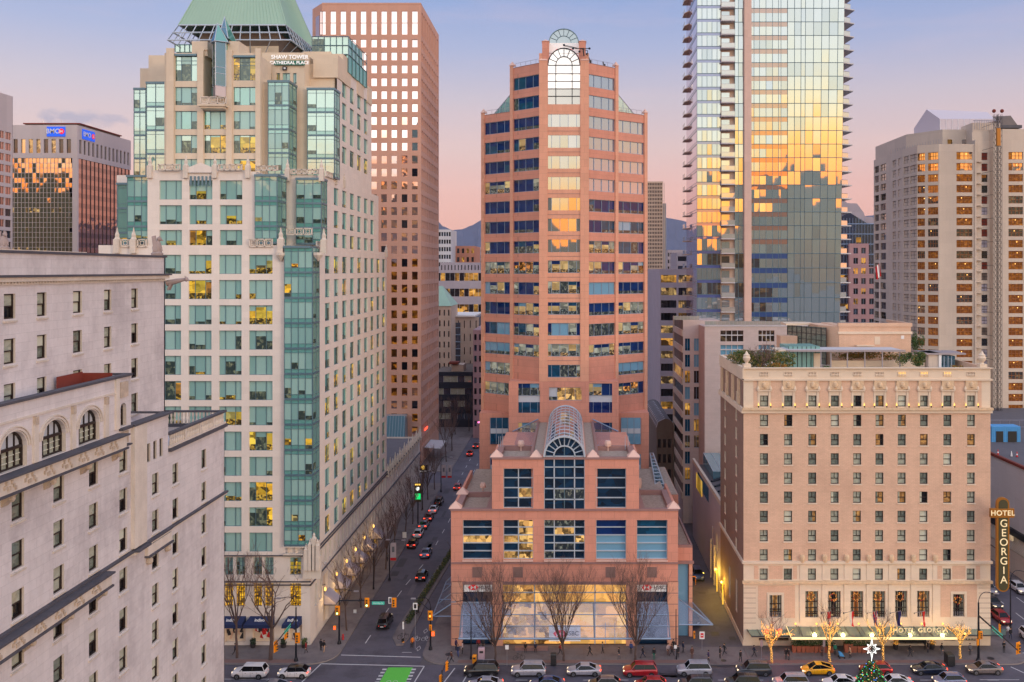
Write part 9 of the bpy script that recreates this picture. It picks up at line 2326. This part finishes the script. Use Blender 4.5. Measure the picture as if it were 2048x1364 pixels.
for i, px in enumerate([1588,1597,1606,1615,1623,1632,1641,1650,1662,1692,1701,1709,1718,1727,1736]):
 Yp_ = 131.6; x = WX(px,Yp_); hgt_ = .95 if i not in (9,10) else 1.25
 t = thing('terracotta_pot', 'square terracotta pot with green shrub, number matching its place in the long row', 'plant pot', (x,Yp_,.15), 'terracotta pots along the hotel front')
 t['label'] = 'square terracotta pot with green shrub in the row before the hotel windows'
 m = MB(); m.frustum([(x-.26,Yp_-.26),(x+.26,Yp_-.26),(x+.26,Yp_+.26),(x-.26,Yp_+.26)], .15, [(x-.31,Yp_-.31),(x+.31,Yp_-.31),(x+.31,Yp_+.31),(x-.31,Yp_+.31)], .15+hgt_, 'terracotta'); obj('pot', m, t)
 m = MB(); rr = random.Random(i); leafmass(m, 150, lambda: (x+rr.gauss(0,.2),Yp_+rr.gauss(0,.2),.15+hgt_+abs(rr.gauss(.35,.25))), .11, ['leaf','leaf_green','leaf_dark'], rr); obj('shrub', m, t)
for px, lab in ((1791,'tall dark pot with gold lit shrub left of the hotel doors'),(1864,'tall dark pot with gold lit shrub right of the hotel doors')):
 Yp_ = 132.6; x = WX(px,Yp_); t = thing('planter', lab, 'planter', (x,Yp_,.15), 'planters at the hotel doors'); m = MB(); m.lathe((x,Yp_,.15), [(.3,0),(.42,.7),(.4,.75)], 10, 'dark_frame'); obj('pot', m, t)
 m = MB(); rr = random.Random(px); leafmass(m, 380, lambda: (x+rr.gauss(0,.18),Yp_+rr.gauss(0,.18),.9+2.0*rr.random()), .12, ['leaf','leaf_dark','leaf3','amber_dim'], rr); obj('shrub', m, t)
 m = MB(); [m.ball((x+rr.gauss(0,.2),Yp_-.25+rr.gauss(0,.1),.9+2.0*rr.random()), .05, 'fairy', 4, 2) for _ in range(34)]; obj('bulbs', m, t)
# == street furniture
def signal_head(px, py, Y, label, lamp='green', sc=1.0, rz=0, h=1.15):
 """yellow backed three light traffic signal"""
 x, z = WX(px,Y), WZ(py,Y); t = thing('traffic_signal', label, 'traffic signal', (x,Y,z), 'yellow traffic signals', rz); BASE.pop(t.name)
 m = MB(); w_ = .36*sc; hh = h*sc; m.box(-w_,w_,-.02,.02,-hh*.62,hh*.62,'signal_yellow'); m.box(-.19*sc,.19*sc,-.24,-.02,-hh*.5,hh*.5,'signal_yellow'); obj('housing', m, t)
 for i, (k, on) in enumerate((('red','red'),('amber','amber'),('green','green'))):
  m = MB(); zc = (1-i)*.36*sc; m.tube((0,-.30,zc),(0,-.24,zc),.13*sc,.13*sc,12,{'red':'red_lamp','amber':'amber_lamp','green':'green_lamp'}[k] if lamp == k else 'dark_frame'); obj('lens', m, t)
 return t
def pole_lamp(name, label, x, Y, h, arm=None, r0=.14, col='dark_metal', group='street lamps and signal poles', hook=1, z0=.15):
 t = thing(name, label, 'street lamp' if 'lamp' in name else 'pole', (x,Y,z0), group)
 m = MB(); m.smooth = True; m.tube((x,Y,z0),(x,Y,h),r0,r0*.6,8,col); m.lathe((x,Y,z0), [(r0*2,0),(r0*1.7,.3),(r0*1.2,.5)], 8, col); obj('pole', m, t)
 if hook:
  m = MB(); n = 8; pts = [(x+hook*(1.1*(1-math.cos(math.pi*.55*i/n))), Y, h+1.5*math.sin(math.pi*.55*i/n)) for i in range(n+1)]; pts.append((pts[-1][0]+hook*.9, Y, pts[-1][2]-.15)); m.path(pts, .05, 5, col); obj('arm', m, t)
  m = MB(); e = pts[-1]; m.box(min(e[0],e[0]+hook*.7), max(e[0],e[0]+hook*.7), Y-.15, Y+.15, e[2]-.1, e[2]+.06, 'silver_rail'); obj('lamp_head', m, t)
 return t
Yp = 134.5; xp = WX(678.5,Yp); t = pole_lamp('street_lamp','black signal pole with a long arm over the side street at the pale tower corner',xp,Yp,WZ(1200,Yp),hook=1,r0=.16)
m = MB(); m.tube((xp,Yp,WZ(1201,Yp)),(WX(772,Yp),Yp,WZ(1201,Yp)),.1,.07,6,'dark_metal'); obj('mast_arm', m, t)
m = MB(); m.box(WX(744,Yp),WX(769,Yp),Yp-.08,Yp-.04,WZ(1209,Yp),WZ(1203,Yp),'street_sign'); o = obj('street_name_sign', m, t); text('Hornby St', (WX(756.5,Yp),Yp-.1,WZ(1206,Yp)), .36, 'white', o, ext=.005)
m = MB(); m.box(WX(777,Yp),WX(784,Yp),Yp-.08,Yp-.04,WZ(1207,Yp),WZ(1194,Yp),'white'); m.box(WX(779,Yp),WX(782,Yp),Yp-.1,Yp-.08,WZ(1205,Yp),WZ(1196,Yp),'dark_frame'); m.tube((WX(772,Yp),Yp,WZ(1201,Yp)),(WX(790,Yp),Yp,WZ(1201,Yp)),.06,.05,5,'dark_metal'); obj('regulatory_sign', m, t)
signal_head(675,1221,Yp-.3,'yellow signal showing green on the pole at the pale tower corner','green')
signal_head(734,1205,Yp-.3,'yellow signal showing green in the middle of the long arm','green')
signal_head(788,1205,Yp-.3,'yellow signal at the far end of the long arm','none')
m = MB(); m.box(WX(667,Yp),WX(672,Yp),Yp-.2,Yp+.1,WZ(1259,Yp),WZ(1251,Yp),'signal_yellow'); m.box(WX(668,Yp),WX(671.4,Yp),Yp-.24,Yp-.2,WZ(1257.5,Yp),WZ(1252.5,Yp),'red_lamp'); tag(obj('pedestrian_signal', m), 'pedestrian signal with red hand beside the pale tower corner pole','pedestrian signal')
m = MB(); Yh = GY(1281); x = WX(686,Yh); m.lathe((x,Yh,.15), [(.16,0),(.16,.1),(.11,.15),(.11,.6),(.14,.62),(.13,.72),(.02,.85)], 10, 'red'); m.tube((x-.22,Yh,.55),(x+.22,Yh,.55),.06,.06,8,'red'); tag(obj('fire_hydrant', m), 'red fire hydrant by the kerb at the pale tower corner','fire hydrant')
Yq = 128.6; xq = WX(592,Yq); t = pole_lamp('street_lamp','dark signal pole before the right blue awning',xq,Yq,WZ(1215,Yq),hook=-1,r0=.16)
A = Vector((xq,Yq,WZ(1236,Yq))); E_ = Vector((WX(549,118),118,WZ(1290,118))); m = MB(); m.tube(A,E_,.10,.07,6,'dark_metal'); obj('mast_arm', m, t)
c = A.lerp(E_,.42); dd = (E_-A).normalized(); m = MB(); s0, s1 = c-dd*1.6, c+dd*1.6; m.hexa([tuple(s0+Vector((0,-.05,-.28))),tuple(s1+Vector((0,-.05,-.28))),tuple(s1+Vector((.03,0,-.28))),tuple(s0+Vector((.03,0,-.28))),tuple(s0+Vector((0,-.05,.22))),tuple(s1+Vector((0,-.05,.22))),tuple(s1+Vector((.03,0,.22))),tuple(s0+Vector((.03,0,.22)))], 'street_sign'); obj('street_name_sign', m, t)
for px, py, Y, lab in ((572,1267,124.5,'yellow signal seen edge on beside the teal street name sign'),(551,1293,119.5,'yellow signal at the near end of the arm by the big bare tree'),(595,1276,128.2,'yellow signal with hanging banner on the pole before the right blue awning')): signal_head(px,py,Y,lab,'none',rz=R(70) if px != 595 else 0,h=1.2)
Yr = 132.4; xr_ = WX(861,Yr); t = pole_lamp('street_lamp','black signal pole at the left corner of the salmon building',xr_,Yr,WZ(1215,Yr),hook=-1,r0=.15)
m = MB(); m.tube((xr_,Yr,WZ(1222,Yr)),(WX(838,Yr+3),Yr+3,WZ(1202,Yr+3)),.06,.05,5,'dark_metal'); obj('side_arm', m, t)
m = MB(); m.box(WX(826,Yr),WX(835,Yr),Yr-.06,Yr-.02,WZ(1219,Yr),WZ(1205.5,Yr),'white'); m.box(WX(828,Yr),WX(833,Yr),Yr-.08,Yr-.06,WZ(1216.5,Yr),WZ(1208,Yr),'dark_frame'); m.tube((WX(830.5,Yr),Yr,.15),(WX(830.5,Yr),Yr,WZ(1205,Yr)),.03,.03,5,'silver_rail'); tag(obj('traffic_sign', m),'white rectangular traffic sign above the island cyclist','traffic sign','street signs')
signal_head(860.5,1231,Yr-.3,'yellow signal on the pole at the salmon building corner','amber')
signal_head(861,1255,Yr-.3,'lower small yellow signal on the salmon building corner pole','none',.6)
m = MB(); m.box(WX(863,Yr),WX(870,Yr),Yr-.3,Yr,WZ(1271,Yr),WZ(1261,Yr),'signal_yellow'); m.box(WX(864,Yr),WX(869,Yr),Yr-.34,Yr-.3,WZ(1269.5,Yr),WZ(1262.5,Yr),'red_lamp'); tag(obj('pedestrian_signal', m),'pedestrian signal with orange hand at the salmon building corner','pedestrian signal')
Ym = GY(1293); m = MB(); x0, x1 = WX(803,Ym), WX(808.5,Ym); z0, z1 = .6, WZ(1278,Ym); m.tube(((x0+x1)/2,Ym+.05,.15),((x0+x1)/2,Ym+.05,z1),.03,.03,5,'silver_rail'); m.box(x0,x1,Ym-.02,Ym+.02,z0,z1,'signal_yellow')
for i in range(4): z = z0+(z1-z0)*i/4; m.face([(x0,Ym-.026,z),(x1,Ym-.026,z+.18),(x1,Ym-.026,z+.33),(x0,Ym-.026,z+.15)],'black')
tag(obj('hazard_marker', m),'yellow and black striped marker at the nose of the island','hazard marker','street signs')
m = MB(); x = WX(806.5,Ym+1); m.tube((x,Ym+1,.15),(x,Ym+1,3.2),.03,.03,5,'silver_rail'); m.box(x-.12,x+.12,Ym+.95,Ym+.98,2.2,3.3,'white'); tag(obj('traffic_sign', m),'narrow white sign behind the striped marker','traffic sign','street signs')
Ys = 129.2; pole_lamp('street_lamp','thin dark lamp post before the left canopy of the salmon building',WX(942,Ys),Ys,WZ(1222,Ys),hook=-1,r0=.10); 
pole_lamp('street_lamp','dark slim post near the right corner of the salmon building',WX(1352,Ys),Ys,WZ(1218,Ys),hook=0,r0=.09)
Yn = 121.0; t = pole_lamp('signal_pole','thin dark signal arm reaching in from the bottom edge near the black utility vehicle',WX(884,117),117.0,WZ(1340,117),hook=0,r0=.09,z0=0); m = MB(); m.tube((WX(884,117),117,WZ(1345,117)),(WX(902,127),127,WZ(1302,127)),.06,.04,5,'dark_metal'); obj('mast_arm', m, t)
signal_head(893,1332,121,'yellow signal seen edge on left of the black utility vehicle','none',.9,R(75)); signal_head(881,1358,117.5,'yellow signal cut by the bottom edge left of the black utility vehicle','none',.8,R(60))
Yb = 128.4; xb = WX(1957,Yb); t = pole_lamp('street_lamp','tall dark blue lamp and signal pole at the right corner of the hotel',xb,Yb,WZ(1205,Yb),hook=1,r0=.2)
A = Vector((xb,Yb,WZ(1231,Yb))); E_ = Vector((WX(2035,116),116,WZ(1300,116))); m = MB(); m.tube(A,E_,.12,.08,6,'dark_metal'); obj('mast_arm', m, t)
c = A.lerp(E_,.50); dd = (E_-A).normalized(); s0, s1 = c-dd*1.7, c+dd*1.7; m = MB(); m.hexa([tuple(s0+Vector((0,-.05,-.3))),tuple(s1+Vector((0,-.05,-.3))),tuple(s1+Vector((.03,0,-.3))),tuple(s0+Vector((.03,0,-.3))),tuple(s0+Vector((0,-.05,.25))),tuple(s1+Vector((0,-.05,.25))),tuple(s1+Vector((.03,0,.25))),tuple(s0+Vector((.03,0,.25)))], 'street_sign'); obj('street_name_sign', m, t)
signal_head(1998,1257,125.2,'yellow signal seen from behind above the green name sign','none',.9,R(60)); signal_head(2036,1296,118,'large yellow signal at the right edge of the photo','none',1.1,R(30)); signal_head(1961,1270,128,'orange signal box halfway up the right corner pole','none',.8); signal_head(1954,1284,128,'lowest orange signal on the right corner pole','none',.7,R(80))
Yv = 140.0; pole_lamp('street_lamp','dark lamp post beyond the crossing on the right street',WX(2021,Yv),Yv,WZ(1160,Yv),hook=1,r0=.12)
for i, (px, py, top, lab) in enumerate(((779,1162,1095,'near lamp post with a red and white banner on the side street'),(882,985,920,'lamp post with two red and white banners past the parked row'))):
 Y = GY(py); x = WX(px,Y); t = pole_lamp('street_lamp',lab,x,Y,WZ(top,Y) if i == 0 else WZ(925,Y),hook=1,r0=.12)
 m = MB(); 
 for k in range(1 if i == 0 else 2): a = x+.15+k*1.5; m.box(a, a+1.05, Y-.02, Y+.02, 4.2, 6.9, 'sign_white_dull'); m.box(a, a+1.05, Y-.025, Y+.025, 3.7, 4.2, 'flag_red'); m.box(a+.3,a+.75,Y-.03,Y-.02,5.2,6.2,'sign_grey')
 obj('banner', m, t)
for px, py, lab in ((747,1180,'slim dark lamp post behind the street tree near the junction'),(845,1020,'dark lamp post beside the parking sign')):
 Y = GY(py); pole_lamp('street_lamp', lab, WX(px,Y), Y, 7.5, hook=1, r0=.1)
Y = 198.0; t = thing('parking_sign','green letter P parking sign with white clock above, on a dark post','sign',(WX(835,Y),Y,.15)); m = MB(); x = WX(836,Y); m.tube((x,Y,.15),(x,Y,WZ(968,Y)),.14,.14,6,'dark_metal'); m.box(x-.75,x+.75,Y-.3,Y-.05,WZ(1003,Y),WZ(966,Y),'sign_olive'); obj('post', m, t)
m = MB(); m.box(x-.6,x+.6,Y-.36,Y-.3,WZ(998,Y),WZ(986.5,Y),'sign_green'); o = obj('sign_face', m, t); text('P', (x,Y-.38,WZ(992,Y)), 1.1, 'white', o, ext=.01, bold=.02); m = MB(); m.tube((x,Y-.36,WZ(977,Y)),(x,Y-.3,WZ(977,Y)),.42,.42,14,'white_led'); m.box(x-.6,x+.6,Y-.36,Y-.3,WZ(970,Y),WZ(967,Y),'up_lamp'); obj('lit_disc', m, t)
Y = 236.0; x = WX(846,Y); t = thing('shop_sign','small yellow emblem and white letters sign across the cross street corner','sign',(x,Y,8)); m = MB(); m.box(x-1.2,x+1.2,Y,Y+.2,WZ(946,Y),WZ(930,Y),'dark_metal'); m.tube((x,Y+.1,.1),(x,Y+.1,WZ(946,Y)),.12,.12,6,'dark_metal'); obj('board', m, t); m = MB(); m.ball((x,Y-.1,WZ(935,Y)),.55,'up_lamp',8,5); m.box(x-.9,x+.9,Y-.05,Y,WZ(944,Y),WZ(941,Y),'sign_white'); obj('emblem', m, t)
t = thing('low_building','low dark brown shop at the cross street corner, partly behind bare trees','building',(-44,240,0),'background buildings'); m = MB(); m.box(-60,-39.4,233,235.9,0,7.5,'alley_dark'); m.box(-60,-39.2,232.8,236,7.5,8.0,'hv_ledge'); obj('wall', m, t)
r = random.Random(6); m = MB()
for i in range(150): m.ball((-19.0+r.gauss(0,1.0), 318+r.uniform(-6,20), abs(r.gauss(5,3))), .22, r.choice(['fairy','warm_lamp','amber_lamp']), 4, 2)
tag(obj('string_lights', m),'cluster of amber lights in trees at the far end of the side street','lights')
t = thing('bare_tree','bare tree carrying the amber lights at the far end','tree',(-19,324,0),'bare trees at the far end of the side street'); BASE.pop(t.name); T,B,_ = branching(**dict(STR, seed=70)); obj('trunk',T,t); obj('branches',B,t)
m = MB(); m.box(-30.8,-27.6,300,300.3,5.0,5.5,'bulb_pink'); m.tube((-29.2,300.2,0),(-29.2,300.2,5),.1,.1,5,'dark_metal'); tag(obj('lit_sign', m),'small pink glowing sign above the far end of the side street','sign')
def boxthing(name, label, cat, px, Y, w_, d_, h, m, group=None, top=None, x=None, z0=.15):
 b = MB(); x = WX(px,Y) if x is None else x; b.box(x-w_/2,x+w_/2,Y-d_/2,Y+d_/2,z0,z0+h*.9,m); b.frustum([(x-w_/2-.03,Y-d_/2-.03),(x+w_/2+.03,Y-d_/2-.03),(x+w_/2+.03,Y+d_/2+.03),(x-w_/2-.03,Y+d_/2+.03)], z0+h*.9, [(x-w_/2+.05,Y-d_/2+.05),(x+w_/2-.05,Y-d_/2+.05),(x+w_/2-.05,Y+d_/2-.05),(x-w_/2+.05,Y+d_/2-.05)], z0+h, top or m)
 b.box(x-w_*.3,x+w_*.3,Y-d_/2-.02,Y-d_/2,z0+h*.55,z0+h*.75,'dark_frame' if m != 'dark_frame' else 'silver_rail'); o = obj(name, b); tag(o, label, cat, group); return o
boxthing('newspaper_box','yellow newspaper box beside the left lamp post','newspaper box',949,GY(1328),.55,.5,1.15,'signal_yellow')
boxthing('utility_box','tall white utility box with pink graffiti behind the yellow box','utility box',963,GY(1319),.9,.6,1.6,'plum_pale')
boxthing('litter_bin','black litter bin on the pavement left of the middle bare tree','bin',1107,GY(1331),.8,.7,1.6,'trim_black')
boxthing('litter_bin','large black bin on the pavement at the hotel right end','bin',1899,GY(1330),1.0,1.4,1.5,'trim_black',None)
boxthing('bollard','short yellow bollard at the alley mouth','bollard',1388.5,GY(1273)-1,.25,.25,1.1,'signal_yellow')
def signpost(px, py, top, label, col='white', h=.7, w_=.45, red=False):
 Y = GY(py); x = WX(px,Y); m = MB(); m.tube((x,Y,.15),(x,Y,WZ(top,Y)),.03,.03,5,'silver_rail'); zt_ = WZ(top,Y); m.box(x-w_/2,x+w_/2,Y-.05,Y-.03,zt_-h,zt_,col)
 if red: m.box(x-w_*.3,x+w_*.3,Y-.06,Y-.05,zt_-h*.8,zt_-h*.2,'flag_red'); m.box(x-w_*.2,x+w_*.2,Y-.07,Y-.06,zt_-h*.56,zt_-h*.46,'white')
 tag(obj('traffic_sign', m), label, 'traffic sign', 'street signs')
signpost(1404,1302,1263,'small white sign with red symbol on a thin post at the alley','white',1.1,.75,True); signpost(1014,1334,1290,'small white sign on a thin post left of the wagon','white',.6,.5); signpost(1351,1321,1290,'small white notice on the post near the alley side walkers','white',.5,.4); signpost(1523,1326,1280,'thin sign post between the lit trees','silver_rail',.9,.4); signpost(1648,1320,1279,'grey sign post beside the second lit tree','silver_rail',1.0,.35); signpost(710,1228,1219,'tiny white sign on the side street pavement','white',.9,.5)
for i,(px,py,tp) in enumerate(((809,1092,1064),)): signpost(px,py,tp,'white parking sign beside the first parked car in the side street','white',1.2,.8)
t = thing('alley_lamp','pair of glowing yellow wall lamps low on the alley wall','wall lamp',(25.6,150,0)); 
for Y_, h_ in ((150.5,3.6),(156.5,3.8)): m = MB(); m.tube((25.55,Y_,.1),(25.55,Y_,h_),.13,.13,6,'store_soft'); m.ball((25.4,Y_,h_+.2),.22,'warm_lamp',6,4); obj('lamp', m, t)
for Y_, e_ in ((150.5,60),(156.5,60)):
 ld = bpy.data.lights.new('alley_lamp_light','POINT'); ld.energy = e_*7; ld.color = (1.0,.62,.08); ld.shadow_soft_size = .3; lo_ = bpy.data.objects.new('alley_lamp_light', ld); COL.objects.link(lo_); lo_.location = (24.9,Y_,h_); lo_.parent = t; lo_.matrix_parent_inverse = Matrix.Translation(-BASE[t.name])
def lamp_light(owner, loc, watts, col, rad=.3):
 ld = bpy.data.lights.new('lamp_light','POINT'); ld.energy = watts; ld.color = col; ld.shadow_soft_size = rad; lo_ = bpy.data.objects.new('lamp_light', ld); COL.objects.link(lo_); lo_.location = loc; lo_.parent = owner
 if owner.name in BASE: lo_.matrix_parent_inverse = Matrix.Translation(-BASE[owner.name])
lamp_light(bpy.data.objects['red_lantern'], (WX(1533,127.5),126.9,4.9), 150, (1.0,.16,.07)); lamp_light(bpy.data.objects['red_lantern'], (WX(1559,127.5),126.9,4.9), 150, (1.0,.16,.07))
for px in (1629,1686,1744,1820,1885): lamp_light(ho, (WX(px,131.3),131.3,3.2), 120, (1.0,.66,.30))
for i in range(6): lamp_light(st, (XR+1.4,140.6+i*6.9,4.6), 55, (1.0,.62,.22))
for y, n_ in ((160,'nearer'),(164,'farther')): m = MB(); m.tube((25.7,y,0),(25.7,y,7),.2,.2,6,'concrete'); tag(obj('drain_pipe', m),'grey pipe on the alley wall beside the blue truck, the '+n_+' one','pipe')
m = MB()
m.box(21.4,21.5,160,160.1,.0,1.6,'signal_yellow'); m.box(21.4,22.4,160,160.1,1.4,1.6,'signal_yellow'); m.box(22.3,22.4,160,160.1,0,1.6,'signal_yellow'); tag(obj('barrier_rail', m),'yellow rail beside the blue truck in the alley','barrier')
m = MB(); m.box(19.6,21.0,176,178,.1,6.0,'store_soft'); tag(obj('lit_doorway', m),'bright yellow lit door panel at the back of the alley','doorway')
# == evening air
m = MB(); m.box(-9500, 9500, -160, 11800, -1.0, 660, 'haze')
t = newmat('haze'); pv_ = t.new('ShaderNodeVolumePrincipled', ins={'Color': (.72, .70, .82, 1), 'Density': 2.6e-5, 'Anisotropy': 0.0})
t.new('ShaderNodeOutputMaterial', ins={'Volume': pv_.outputs[0]})
hz = obj('haze', m); hz['kind'] = 'stuff'
